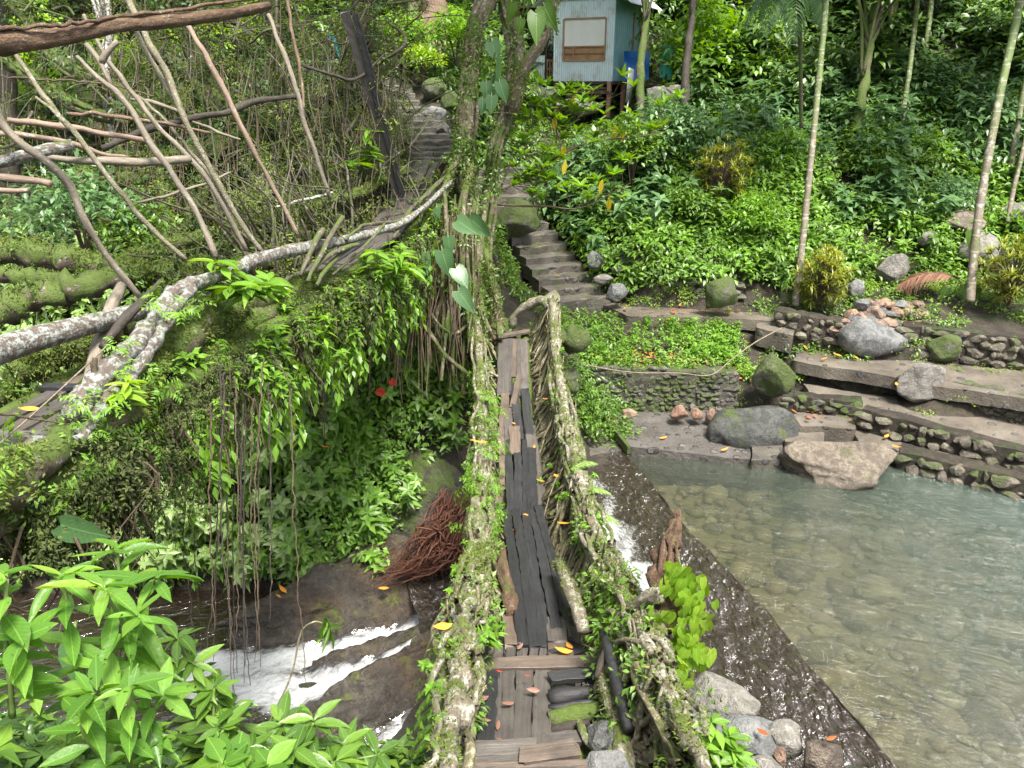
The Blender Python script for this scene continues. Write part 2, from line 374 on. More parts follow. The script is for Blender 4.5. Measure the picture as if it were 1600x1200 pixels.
M['bark_red'] = bark_mat('bark_red', (.14, .085, .055), (.27, .185, .13), lichen=.25, moss=.15)
M['bark_pole'] = bark_mat('bark_pole', (.16, .135, .1), (.33, .29, .225), lichen=.2, moss=.2, bump=.4)
M['bark_green'] = bark_mat('bark_green', (.18, .16, .1), (.32, .29, .2), lichen=.35, moss=.45)
M['bark_pink'] = bark_mat('bark_pink', (.2, .14, .105), (.36, .27, .2), lichen=.25, moss=.05, bump=.35)
M['bark_dark'] = bark_mat('bark_dark', (.035, .028, .022), (.08, .065, .05), lichen=.05, moss=.15)
M['bark_white'] = bark_mat('bark_white', (.1, .075, .06), (.2, .165, .14), lichen=.6, moss=.35, lic=(.4, .45, .42), scale=1.1)
M['bark_rot'] = bark_mat('bark_rot', (.05, .028, .016), (.27, .165, .095), lichen=.2, moss=.35, bump=1.)
M['root_brown'] = bark_mat('root_brown', (.07, .05, .03), (.17, .12, .075), lichen=.05, moss=.15)
M['root_red'] = bark_mat('root_red', (.1, .035, .02), (.24, .1, .06), lichen=0, moss=0, rough=.5)
M['root_olive'] = bark_mat('root_olive', (.14, .12, .06), (.3, .27, .16), lichen=.45, moss=.4, lic=(.55, .54, .4), mos=(.1, .13, .025))
M['trunk_ring'] = bark_mat('trunk_ring', (.2, .15, .11), (.33, .27, .2), lichen=.3, moss=.2)
M['stem'] = plain('stem', (.12, .17, .05), .5)
M['plank_grey'] = wood_mat('plank_grey', (.07, .062, .055), (.15, .136, .122), (.04, .036, .034), wet=.33)
M['plank_black'] = wood_mat('plank_black', (.02, .021, .023), (.052, .053, .057), (.014, .014, .016), wet=.3)
M['plank_brown'] = wood_mat('plank_brown', (.1, .075, .058), (.21, .165, .13), (.045, .036, .03), wet=.36)
M['wood_raw'] = wood_mat('wood_raw', (.36, .2, .1), (.5, .32, .18), (.2, .1, .05), wet=.6)
M['rock'] = rock_mat('rock'); M['rock_moss'] = rock_mat('rock_moss', moss=.95, a=(.13, .12, .1), b=(.22, .21, .18))
M['rock_grey'] = rock_mat('rock_grey', (.13, .135, .135), (.24, .245, .24), moss=.2, lichen=.35, wet=.45)
M['rock_dark'] = rock_mat('rock_dark', (.045, .047, .045), (.105, .108, .1), moss=.5, lichen=.1, wet=.3)
M['rock_pink'] = rock_mat('rock_pink', (.26, .175, .13), (.42, .32, .25), moss=0, lichen=.1, warm=(.45, .25, .17), scale=2)
M['rock_tan'] = rock_mat('rock_tan', (.17, .14, .105), (.3, .255, .2), moss=.35, lichen=.35, wet=.4)
M['rock_bed'] = rock_mat('rock_bed', (.05, .043, .034), (.12, .11, .09), moss=.42, lichen=.08, wet=.1, warm=(.09, .06, .035), mos=(.09, .11, .02))
M['earth'] = rock_mat('earth', (.03, .024, .016), (.065, .05, .035), moss=.45, lichen=0, wet=.6, mos=(.03, .05, .012))
M['mortar'] = rock_mat('mortar', (.1, .09, .075), (.19, .17, .14), moss=.65, lichen=.1, scale=1.5)
# ------------------------------------------------------------------ terrain
SEC = {
 -60: [(-10, -1), (5, -4), (8, -8.8), (11, -8.6), (13, -4), (20, 2), (30, 8), (50, 22), (90, 40)],
 -14: [(-10, -1), (1.5, -1.7), (3, -4), (5, -7), (6, -8.6), (10.6, -8.6), (11.2, -7.5), (13, -3.6), (16, -2), (22, .6), (30, 5), (50, 20), (90, 38)],
 -5: [(-10, -1), (1, -1.7), (2.3, -2.7), (3.5, -4.6), (5.5, -8.4), (10.7, -8.5), (11.1, -7.8), (12.2, -4.2), (13.2, -3.1), (16, -1.9), (22, .1), (30, 3.5), (50, 18), (90, 38)],
 -2.2: [(-10, -1), (1, -1.7), (2.3, -2.7), (3.5, -4.6), (5.5, -8.3), (11.0, -8.3), (11.4, -7.8), (12.4, -5), (13.4, -3.0), (15.6, -1.8), (22, -.2), (26, .3), (34, 4), (50, 18), (90, 38)],
 -.9: [(-10, -1), (1, -1.8), (2.4, -3.6), (3.6, -4.4), (4.3, -4.7), (5.3, -7.8), (11.5, -7.9), (12.3, -6.2), (12.9, -4.5), (16, -4.0), (20, -2.8), (22, -1.6), (25, -.6), (34, 4.5), (50, 18), (90, 38)],
 .5: [(-10, -1), (1, -1.8), (2.4, -4.1), (4.2, -4.5), (4.8, -5.4), (5.6, -7.6), (12.2, -7.5), (12.5, -5.4), (12.9, -4.5), (17, -4.8), (19, -3.9), (22, -2.6), (24.5, -1.5), (28, -1.0), (34, 4.5), (50, 17), (90, 38)],
 1.6: [(-10, -1), (1, -1.8), (2.4, -4.1), (4.2, -4.7), (4.6, -5.6), (5.6, -7.3), (12.3, -7.2), (12.6, -6.65), (14.3, -6.6), (14.5, -5.55), (15.7, -5.15), (16.9, -5.05), (17.3, -4.4), (22, -1.9), (24, -1.6), (28, -1.3), (34, 5), (50, 17), (90, 38)],
 3: [(-10, -1), (1, -2.2), (3, -4.9), (4.4, -6), (5.2, -7.2), (6, -7.3), (12.3, -7.3), (12.6, -6.65), (14.3, -6.6), (14.5, -5.55), (15.7, -5.15), (16.9, -5.05), (17.3, -4.4), (22, -1.75), (24, -1.55), (28, -1.3), (34, 5), (50, 17), (90, 38)],
 5.2: [(-10, -1), (0, -2.5), (3, -5.6), (4.4, -7.5), (12.1, -7.6), (12.4, -6.7), (14.2, -6.55), (14.5, -5.9), (15.7, -5.4), (16.6, -4.95), (17.3, -4.5), (22, -1.5), (25, -1.1), (28, -.8), (34, 6), (50, 18), (90, 38)],
 9: [(-10, -2), (-1, -4), (2, -7.6), (11.2, -7.6), (11.6, -6.6), (12.6, -6.1), (13.2, -5.55), (14.4, -5.4), (14.8, -4.9), (17.3, -4.3), (22, -1.5), (25, .2), (34, 7), (50, 19), (90, 38)],
 16: [(-10, -3), (-3, -5), (0, -7.6), (9.2, -7.6), (9.8, -6.6), (11, -6.1), (12, -5.6), (13.5, -5.4), (14.4, -4.8), (17.3, -4.2), (22, -1.2), (25, .8), (34, 8), (50, 20), (90, 38)],
 60: [(-10, -4), (-6, -7.6), (5, -7.6), (8, -5.5), (14.4, -4.6), (22, -1), (34, 8), (50, 20), (90, 38)]}
SX = sorted(SEC)
STAIR_R = [(905, 463, 17.7), (880, 432, 18.3), (858, 402, 18.9), (835, 372, 19.4), (808, 342, 20.0), (792, 315, 20.6), (785, 288, 21.2), (785, 262, 21.8)]
STAIR_L = [(674, 246, 15.6), (672, 225, 16.4), (664, 200, 17.6), (642, 176, 18.6), (618, 150, 19.7), (608, 122, 20.8)]
def carve(X, Y, z):
    for st, w in ((STAIR_R, 1.6), (STAIR_L, .9)):
        A = PL(st)
        for a, b in zip(A[:-1], A[1:]):
            ab = b - a; t = np.clip(((X - a[0]) * ab[0] + (Y - a[1]) * ab[1]) / (ab[0] ** 2 + ab[1] ** 2), 0, 1)
            d = np.hypot(X - a[0] - t * ab[0], Y - a[1] - t * ab[1]); zz = a[2] + t * ab[2] - .3
            k = np.clip((d - w * .65) / .5, 0, 1); z = np.where(d < w * .65 + .5, np.minimum(z, zz * (1 - k) + z * k), z)
    return z
def hgt(X, Y, rough=True):
    X = np.asarray(X, float); Y = np.asarray(Y, float)
    Zs = np.stack([np.interp(Y, [a for a, _ in SEC[k]], [b for _, b in SEC[k]]) for k in SX], -1)
    i = np.clip(np.searchsorted(SX, X) - 1, 0, len(SX) - 2); sx = np.array(SX, float)
    t = np.clip((X - sx[i]) / (sx[i + 1] - sx[i]), 0, 1); t = t * t * (3 - 2 * t)
    z = np.take_along_axis(Zs, i[..., None], -1)[..., 0] * (1 - t) + np.take_along_axis(Zs, i[..., None] + 1, -1)[..., 0] * t
    if rough:
        Q = np.stack([X.ravel(), Y.ravel(), 0 * X.ravel()], 1)
        z = z + (.07 * sn(Q, .7, 3, 3) + .1 * sn(Q, 2.5, 4, 2) * (Y.ravel() > 17.5)).reshape(z.shape)
    z = carve(X, Y, z)
    z = z + np.clip(Y - 34, 0, 99) * .5  # extra rise of the far hill, added to block sky in water reflections
    return z
xs = np.concatenate([np.linspace(-60, -12, 22)[:-1], np.arange(-12, 14, .15), np.linspace(14, 60, 26)])
ys = np.concatenate([np.linspace(-10, 0, 12)[:-1], np.arange(0, 26, .15), np.arange(26, 40, .4), np.linspace(40, 90, 26)])
GX, GY = np.meshgrid(xs, ys, indexing='ij'); GZ = hgt(GX, GY)
def grid_faces(a, b):
    i = np.arange(a - 1)[:, None] * b; j = np.arange(b - 1)[None]
    return np.stack([i + j, i + b + j, i + b + j + 1, i + j + 1], -1).reshape(-1, 4)
TV = np.stack([GX, GY, GZ], -1).reshape(-1, 3); TF = grid_faces(len(xs), len(ys))
mb = MB(); mb.add(TV, TF); tag(mb.build('ground', M['earth'], origin=(0, 0, 0)), kind='structure')
tc = TV[TF].mean(1); e1 = TV[TF[:, 1]] - TV[TF[:, 0]]; e2 = TV[TF[:, 3]] - TV[TF[:, 0]]; TN = np.cross(e1, e2); TA = np.linalg.norm(TN, axis=1); TN = nrm(TN)
tpx, tpy, tD = proj(tc)
VIS = (tc[:, 1] > .5) & (tpx > -350) & (tpx < 1950) & (tpy > -250) & (tpy < 1600)
def sample(mask, density):
    m = mask & VIS; idx = np.nonzero(m)[0]; A = TA[idx]; n = int(A.sum() * density)
    if n < 1: return np.zeros((0, 3)), np.zeros((0, 3))
    k = RNG.choice(idx, n, p=A / A.sum()); u, v = RNG.uniform(size=(2, n, 1))
    return TV[TF[k, 0]] + u * e1[k] + v * e2[k], TN[k]
cx, cy, cz = tc.T
# ------------------------------------------------------------------ water
CR = np.array([(1.9, 13.2), (2.15, 12.5), (2.75, 10.1), (3.35, 8.05), (3.6, 7.0), (3.94, 5.74), (4.5, 3.5), (5.0, 1.5)])
def crest_x(Y): return np.interp(Y, CR[::-1, 1], CR[::-1, 0]) + .012 * np.sin(Y * 4.1) + .012 * np.sin(Y * 9.3 + 1) + .025 * np.sin(Y * 1.7)
X, Y = np.meshgrid(np.arange(1.5, 16, .1), np.arange(0, 13.2, .1), indexing='ij')
# pool surface, clipped at the weir crest
t = NT('pool_water'); pos = t.n('NewGeometry').outputs['Position']
m0_ = t.n('Mapping', Vector=pos); m0_.inputs['Rotation'].default_value = (0, 0, R(28)); mp = t.n('Mapping', Vector=m0_.outputs[0]); mp.inputs['Scale'].default_value = (.8, 2.6, 1)
w1 = t.noise(1.6, mp.outputs[0], 6, .66, .8); w2 = t.noise(6., mp.outputs[0], 4, .6, .5)
h = t.math('ADD', w1, t.math('ADD', t.math('MULTIPLY', w2, .55), t.math('MULTIPLY', t.noise(17., mp.outputs[0], 3, .5, .4), .22)))
bn = t.bump(h, 1., .065)
dep = t.n('SeparateXYZ', Vector=pos); 
dx = t.math('ADD', t.math('MULTIPLY', dep.outputs[0], .16), t.math('MULTIPLY', dep.outputs[1], .035))
mk = t.math('ADD', dx, t.math('MULTIPLY', t.noise(.6, pos, 3), .35))
murk = t.ramp(mk, [(.98, .32), (1.25, .6), (1.6, .8), (2.4, .92)] if False else [(.0, .3), (.9, .36), (1., .8)])
mr = t.n('MapRange', Value=mk); mr.inputs[1].default_value = 1.; mr.inputs[2].default_value = 2.; mr.inputs[3].default_value = .26; mr.inputs[4].default_value = .84
tr = t.n('BsdfTransparent', Color=(.8, .84, .7)); df = t.n('BsdfDiffuse', Color=t.mix(mr.outputs[0], (.07, .076, .045), (.052, .088, .073)), Normal=bn)
m1 = t.n('MixShader', Fac=mr.outputs[0]); t.set(m1.inputs[1], tr); t.set(m1.inputs[2], df)
gl = t.n('BsdfGlossy', Color=(1., 1., 1.), Roughness=.05, Normal=bn)
fr = t.n('Fresnel', IOR=1.45, Normal=bn)
m2 = t.n('MixShader', Fac=t.math('MULTIPLY', fr, 1.5, True)); t.set(m2.inputs[1], m1); t.set(m2.inputs[2], gl)
M['pool'] = t.done(m2)
v = np.linspace(0, 1, 90); yy = np.linspace(1.5, 13.2, 130)
Yg, Vg = np.meshgrid(yy, v, indexing='ij'); x0 = crest_x(Yg); Xg = x0 + (18 - x0) * Vg ** 1.5
Q = np.stack([Xg, Yg, 0 * Xg], -1).reshape(-1, 3); Zg = -6.5 + .008 * sn(Q * [1, 1, 0], .35, 9, 3)
V = np.stack([Q[:, 0], Q[:, 1], Zg], 1)
mb = MB(); mb.add(V, grid_faces(130, 90)[:, ::-1]); tag(mb.build('pool_water', M['pool'], origin=(6, 8, -6.5)), kind='structure')
# river: apron below the crest, then the channel under the bridge toward the rapids
def river_z(X, Y):
    d = crest_x(Y) - X            # metres downstream of the crest
    z = np.interp(d, [0, .12, .9, 1.45, 3.6, 5.2, 7, 14], [-6.5, -6.56, -6.9, -7.15, -7.45, -7.9, -8.12, -8.4])
    return z
def foam_at(X, Y):
    d = crest_x(Y) - X; Q = np.stack([X.ravel(), Y.ravel(), 0 * X.ravel()], 1)
    n = sn(Q, .5, 21, 4).reshape(X.shape)
    f = np.exp(-((d - 1.02 - .22 * n) / .3) ** 2) * (Y > 8.4) * (.95 + .4 * n)
    return np.clip(f, 0, 1)
def chute(X, Y):
    """the white water: distance from the lines the torrent follows"""
    Q = np.stack([X.ravel(), Y.ravel(), 0 * X.ravel()], 1); n = sn(Q, .6, 33, 4).reshape(X.shape); out = np.zeros_like(X)
    for line, w in CH:
        L = np.array([PZ(a, b, z)[:2] for a, b, z in line]); best = np.full(X.shape, 9.); wb = np.zeros_like(X)
        for q in range(len(L) - 1):
            a, b = L[q], L[q + 1]; ab = b - a; tt = np.clip(((X - a[0]) * ab[0] + (Y - a[1]) * ab[1]) / (ab @ ab), 0, 1)
            dd = np.hypot(X - a[0] - tt * ab[0], Y - a[1] - tt * ab[1]); ww = w[q] * (1 - tt) + w[q + 1] * tt
            k = dd / ww; s = k < best; best = np.where(s, k, best); 
        out = np.maximum(out, np.clip(1.35 - best - .28 * n, 0, 1))
    return out
CH = [([(760, 925, -7.7), (700, 955, -7.8), (620, 975, -7.95), (560, 998, -8.05), (505, 1015, -8.15)], [.12, .18, .22, .19, .16]),
      ([(500, 1010, -8.15), (460, 1025, -8.2), (400, 1035, -8.2), (300, 1040, -8.2)], [.14, .26, .36, .34]),
      ([(780, 955, -7.7), (690, 1000, -7.9), (600, 1040, -8.05), (520, 1066, -8.15), (440, 1080, -8.2), (340, 1075, -8.2)], [.06, .08, .14, .26, .42, .45]),
      ([(760, 1080, -8.), (700, 1120, -8.2), (655, 1175, -8.3), (600, 1230, -8.4)], [.1, .2, .3, .4])]
def river_mat(nm='river_water', sc=(.75, 1.9, 1), amp=.055, op=.55, k=1.):
    t = NT(nm); pos = t.n('NewGeometry').outputs['Position']; at = t.n('Attribute', attribute_name='foam').outputs['Fac']
    m0_ = t.n('Mapping', Vector=pos); m0_.inputs['Rotation'].default_value = (0, 0, R(-22)); mp = t.n('Mapping', Vector=m0_.outputs[0]); mp.inputs['Scale'].default_value = sc
    w = t.noise(3.2, mp.outputs[0], 4, .55, .8); w2 = t.noise(11, mp.outputs[0], 3, .5, .6)
    h = t.math('ADD', w, t.math('MULTIPLY', w2, .14)); bn = t.bump(h, 1., amp)
    nz = t.noise(6, mp.outputs[0], 8, .75, .8)
    fo = t.math('ADD', at, t.math('MULTIPLY', t.math('SUBTRACT', nz, .5), 1.9)); ff = t.ramp(fo, [(.38, 0.), (1., .97)]); fk = t.math('MULTIPLY', ff, t.ramp(at, [(.05, 0.), (.25, 1.)]))
    base = t.mix(t.noise(1.3, pos, 4), (.02, .014, .01), (.05, .036, .026))
    tr = t.n('BsdfTransparent', Color=(.7, .66, .56)); df = t.n('BsdfDiffuse', Color=base, Normal=bn)
    m0 = t.n('MixShader', Fac=op); t.set(m0.inputs[1], tr); t.set(m0.inputs[2], df)
    gl = t.n('BsdfGlossy', Color=(1, 1, 1), Roughness=.07, Normal=bn); fr = t.n('Fresnel', IOR=1.5, Normal=bn)
    m1 = t.n('MixShader', Fac=t.math('MULTIPLY', fr, 3., True)); t.set(m1.inputs[1], m0); t.set(m1.inputs[2], gl)
    fm = t.n('BsdfPrincipled', **{'Base Color': t.mix(t.noise(20, mp.outputs[0], 5, .8), (.3, .33, .34), (.9, .92, .92)), 'Roughness': .6, 'Normal': t.bump(nz, 1., .06), 'Subsurface Weight': 0.})
    m2 = t.n('MixShader', Fac=fk); t.set(m2.inputs[1], m1); t.set(m2.inputs[2], fm)
    return t.done(m2)
M['river'] = river_mat(); M['weir'] = river_mat('weir_water', (4.2, 1.5, 1), .11, .93, 1.)
Yg, Vg = np.meshgrid(np.linspace(4.6, 12.9, 130), np.linspace(0, 1, 110), indexing='ij'); x0 = crest_x(Yg); Xg = x0 - .0 - 4.4 * Vg
Zg = river_z(Xg, Yg); fo = foam_at(Xg, Yg); Q = np.stack([Xg, Yg, 0 * Xg], -1).reshape(-1, 3)
dcr = (x0 - Xg)
Zg = Zg + (.03 * sn(Q, .28, 41, 3).reshape(Xg.shape) + fo * .05) * np.clip(dcr * 3, 0, 1)
mb = MB(); mb.add(np.stack([Xg, Yg, Zg], -1).reshape(-1, 3), grid_faces(130, 110))
tag(mb.build('weir_water', M['weir'], attr={'foam': fo.ravel()}, origin=(1, 9, -7)), kind='structure')
# bedrock of the torrent, carved by the chutes
X, Y = np.meshgrid(np.arange(-9, .6, .055), np.arange(5.2, 11.6, .055), indexing='ij')
C0 = chute(X, Y); Q = np.stack([X, Y, 0 * X], -1).reshape(-1, 3)
ca, sa = math.cos(R(20)), math.sin(R(20)); U = np.stack([(Q[:, 0] * ca + Q[:, 1] * sa) * .35, (-Q[:, 0] * sa + Q[:, 1] * ca), Q[:, 2]], 1)
base = np.interp(X, [-9, -5, -3.6, -2.2, -.6, .6], [-8.75, -8.6, -8.32, -7.98, -7.72, -7.5])
rel = (.22 * sn(U, .8, 51, 2) + .06 * sn(U, .16, 55, 4) * 1.0 + .03 * sn(Q, .09, 58, 2) + .09 * np.abs(sn(U, .4, 56, 2)) + .05 * sn(U, .25, 52, 3)).reshape(X.shape)
dr_ = np.array([PZ(390, 960, -8)[:2], PZ(600, 890, -7.8)[:2]]); ab_ = dr_[1] - dr_[0]; tt_ = np.clip(((X - dr_[0, 0]) * ab_[0] + (Y - dr_[0, 1]) * ab_[1]) / (ab_ @ ab_), 0, 1); ridge = .42 * np.exp(-(np.hypot(X - dr_[0, 0] - tt_ * ab_[0], Y - dr_[0, 1] - tt_ * ab_[1]) / .42) ** 2)
bankr = ridge + .12 * np.clip((Y - 10.3) / 1.2, 0, 1) + .9 * np.clip((6.6 - Y) / 1.4, 0, 1)
bz = base + rel * np.clip((X + 5.5) / 2.5, .25, 1) + bankr - .26 * np.clip(C0 * 1.3, 0, 1) + .12 * ((C0 < .2))
mb = MB(); mb.add(np.stack([X, Y, bz], -1).reshape(-1, 3), grid_faces(*X.shape)); tag(mb.build('riverbed', M['rock_bed'], origin=(-4, 9, -8)), kind='structure')
# torrent water
wl = np.interp(X, [-9, -5, -3.6, -3.0, -2.2, -.6, .6], [-8.26, -8.24, -8.22, -8.2, -8.02, -7.86, -7.62])
wz = np.where(X > -3.4, np.maximum(wl - .30 * (1 - np.clip((-X - 2.6) / .8, 0, 1)), bz + np.where(C0 > .12, .10 + .05 * C0, -.08)), wl)
k = np.exp(-np.linspace(-2, 2, 7) ** 2); k /= k.sum()
wz = np.apply_along_axis(lambda r: np.convolve(np.pad(r, 3, 'edge'), k, 'valid'), 0, wz); wz = np.apply_along_axis(lambda r: np.convolve(np.pad(r, 3, 'edge'), k, 'valid'), 1, wz)
wz = wz + .035 * sn(Q, .22, 61, 3).reshape(X.shape) * np.clip(C0 * 2, .15, 1)
mb = MB(); mb.add(np.stack([X, Y, wz], -1).reshape(-1, 3), grid_faces(*X.shape)); tag(mb.build('rapids_water', M['river'], attr={'foam': np.clip(C0 * 1.25, 0, 1).ravel()}, origin=(-4, 9, -8)), kind='structure')
# stones on the pool bed (uncountable): stuff
mb = MB()
n = 1500
bx_ = RNG.uniform(2.4, 12, n); by_ = RNG.uniform(3.5, 12.2, n); ok = bx_ > crest_x(by_) + .15; bx_, by_ = bx_[ok], by_[ok]
for i, (a, b) in enumerate(zip(bx_, by_)):
    s = RNG.choice([.08, .12, .17, .28], p=[.4, .35, .2, .05]) * RNG.uniform(.8, 1.3)
    z = -6.98 - .06 * (a - crest_x(b)) * .6 if True else 0
    rock(mb, (a, b, max(z, -7.6)), (s * 1.3, s, s * .6), seed=i, sub=1, rz=RNG.uniform(0, 6), rough=.03)
t = NT('bed_stones'); g = t.n('NewGeometry'); c = t.ramp(g.outputs['Random Per Island'], [(0, (.07, .06, .04)), (.4, (.2, .16, .09)), (.7, (.2, .15, .09)), (1, (.3, .25, .17))])
M['bed_stones'] = t.done(t.n('BsdfPrincipled', **{'Base Color': c, 'Roughness': .6}))
tag(mb.build('river_stones', M['bed_stones'], origin=(5, 8, -7.3)), 'brown and ochre pebbles lying under the clear water of the pool', 'pebbles', kind='stuff')
bedx = np.linspace(0, 1, 60); Yb, Vb = np.meshgrid(np.linspace(1.5, 13, 80), bedx, indexing='ij'); Xb = crest_x(Yb) - .02 + 13 * Vb; Zb = np.interp(13 * Vb, [0, .06, 2, 13], [-6.53, -7.0, -7.1, -7.6]) + .04 * sn(np.stack([Xb, Yb, 0 * Xb], -1).reshape(-1, 3), .6, 5, 3).reshape(Xb.shape)
mb = MB(); mb.add(np.stack([Xb, Yb, Zb], -1).reshape(-1, 3), grid_faces(80, 60)); M['silt'] = plain('silt', (.17, .14, .08), .8, .4, 5)
tag(mb.build('pool_bed', M['silt'], origin=(5, 8, -7)), kind='structure')
# ------------------------------------------------------------------ slabs, paths
def slab(name, pix, z, th, m, kind='structure', sub=24, amp=.02, seed=1, dens=.09, label=None, cat=None, zs=None, nose=0):
    """thick sheet with the outline given by its corners (quad), real thickness"""
    q = [PZ(a, b, z if zs is None else zs[i])for i, (a, b) in enumerate(pix)]
    L = max(np.linalg.norm(q[1] - q[0]), .1); W = max(np.linalg.norm(q[3] - q[0]), .1); nu = max(3, int(L / dens)); nv = max(3, int(W / dens))
    u, v = np.meshgrid(np.linspace(0, 1, nu), np.linspace(0, 1, nv), indexing='ij'); u = u[..., None]; v = v[..., None]
    G = (q[0] * (1 - u) + q[1] * u) * (1 - v) + (q[3] * (1 - u) + q[2] * u) * v
    Gf = G.reshape(-1, 3); j = np.stack([sn(Gf, .4, seed + 1, 3), sn(Gf, .4, seed + 2, 3)], 1) * amp * 2.2
    Gf[:, :2] += j; Gf[:, 2] += amp * sn(Gf, .5, seed, 4)
    mb = MB(); f = grid_faces(nu, nv); mb.add(Gf, f)
    idx = np.arange(nu * nv).reshape(nu, nv); loop = np.concatenate([idx[:, 0], idx[-1, 1:], idx[-2::-1, -1], idx[0, -2:0:-1]])
    rim = Gf[loop]; bot = rim - [0, 0, th]; bot[:, :2] += RNG.normal(size=(len(loop), 2)) * amp * .4; n = len(loop); k = np.arange(n)
    mb.add(np.vstack([rim, bot]), np.stack([k, (k + 1) % n, n + (k + 1) % n, n + k], 1))
    o = mb.build(name, m); tag(o, label, cat, kind=kind); return o
def slab_mat(name, a, b, stones=0., wet=.25, moss=.3):
    t = NT(name); g = t.n('NewGeometry'); pos = g.outputs['Position']; n1 = t.noise(1.2, pos, 6, .65); n2 = t.noise(20, pos, 5, .7)
    c = t.mix(t.ramp(n1, [(.35, 0.), (.65, 1.)]), a, b); c = t.mix(t.math('MULTIPLY', n2, .35), c, (.03, .025, .02)); h = t.math('ADD', n1, t.math('MULTIPLY', n2, .5))
    if stones:
        vo = t.n('TexVoronoi', Vector=pos, Scale=5.2, Randomness=1.); vo.feature = 'F1'; e = vo.outputs['Distance']
        rc = t.n('SeparateXYZ', Vector=vo.outputs['Color']); use = t.math('GREATER_THAN', rc.outputs[0], 1 - stones)
        cell = t.ramp(t.math('ADD', e, t.math('MULTIPLY', n2, .2)), [(.42, 1.), (.5, 0.)]); k = t.math('MULTIPLY', cell, use)
        c = t.mix(k, c, t.mix(rc.outputs[1], (.05, .052, .055), (.15, .14, .13))); h = t.math('ADD', h, t.math('MULTIPLY', k, .9))
    c = t.mix(t.ramp(t.noise(2.1, pos, 7, .7), [(.74 - .3 * moss, 0.), (.82 - .3 * moss, .85)]), c, (.06, .085, .018))
    rg = t.ramp(t.noise(1.7, pos, 4), [(.4, wet), (.62, wet + .4)])
    return t.done(t.n('BsdfPrincipled', **{'Base Color': c, 'Roughness': rg, 'Normal': t.bump(h, .9, .07)}))
M['path'] = slab_mat('path_concrete', (.1, .085, .068), (.2, .175, .14), .25, .3, .35); M['slab'] = slab_mat('wet_slab', (.085, .078, .072), (.15, .138, .128), .75, .12, .12)
M['slab2'] = slab_mat('wet_slab_dark', (.09, .085, .07), (.15, .135, .115), .35, .14, .45); M['step'] = slab_mat('step_stone', (.07, .065, .052), (.17, .155, .13), .3, .35, .65)
slab('wet_paving', [(935, 642), (1160, 640), (1172, 716), (984, 702)], -6.36, .5, M['slab'], seed=3)
slab('wet_paving', [(884, 640), (935, 640), (985, 702), (892, 716)], -6.45, .5, M['slab2'], seed=4, zs=[-6.4, -6.42, -6.5, -6.62])
slab('upper_path', [(935, 474), (1190, 480), (1215, 502), (985, 494)], -4.93, .25, M['path'], seed=5)
slab('upper_path', [(1190, 484), (1240, 500), (1236, 522), (1185, 512)], -4.95, .4, M['path'], seed=15)
slab('riverside_path', [(1245, 538), (1700, 585), (1700, 640), (1240, 563)], -5.35, .25, M['path'], seed=6)
slab('middle_path', [(1250, 598), (1700, 672), (1700, 720), (1270, 622)], -5.85, .3, M['path'], seed=7, zs=[-5.8, -5.9, -5.95, -5.85])
slab('lower_path', [(1320, 655), (1700, 742), (1700, 772), (1345, 692)], -6.22, .3, M['path'], seed=8)
slab('landing', [(1225, 640), (1330, 640), (1335, 668), (1225, 664)], -6.1, .5, M['path'], seed=9)
slab('landing', [(1168, 668), (1222, 668), (1224, 716), (1172, 718)], -6.33, .5, M['slab2'], seed=10)
slab('landing', [(1224, 664), (1286, 664), (1290, 690), (1222, 690)], -6.22, .5, M['path'], seed=11)
# thin green-black kerb between the two slabs
kb = MB(); a, b = PZ(935, 643, -6.3), PZ(983, 702, -6.36); d = nrm(b - a); box(kb, (a + b) / 2 + [0, 0, -.02], (np.linalg.norm(b - a), .07, .16), np.stack([d, nrm(np.cross([0, 0, 1], d)), nrm(np.cross(d, np.cross([0, 0, 1], d)))], 1))
tag(kb.build('kerb', M['rock_moss'], smooth=False), 'thin dark mossy kerb running diagonally between the wet slabs', 'kerb')
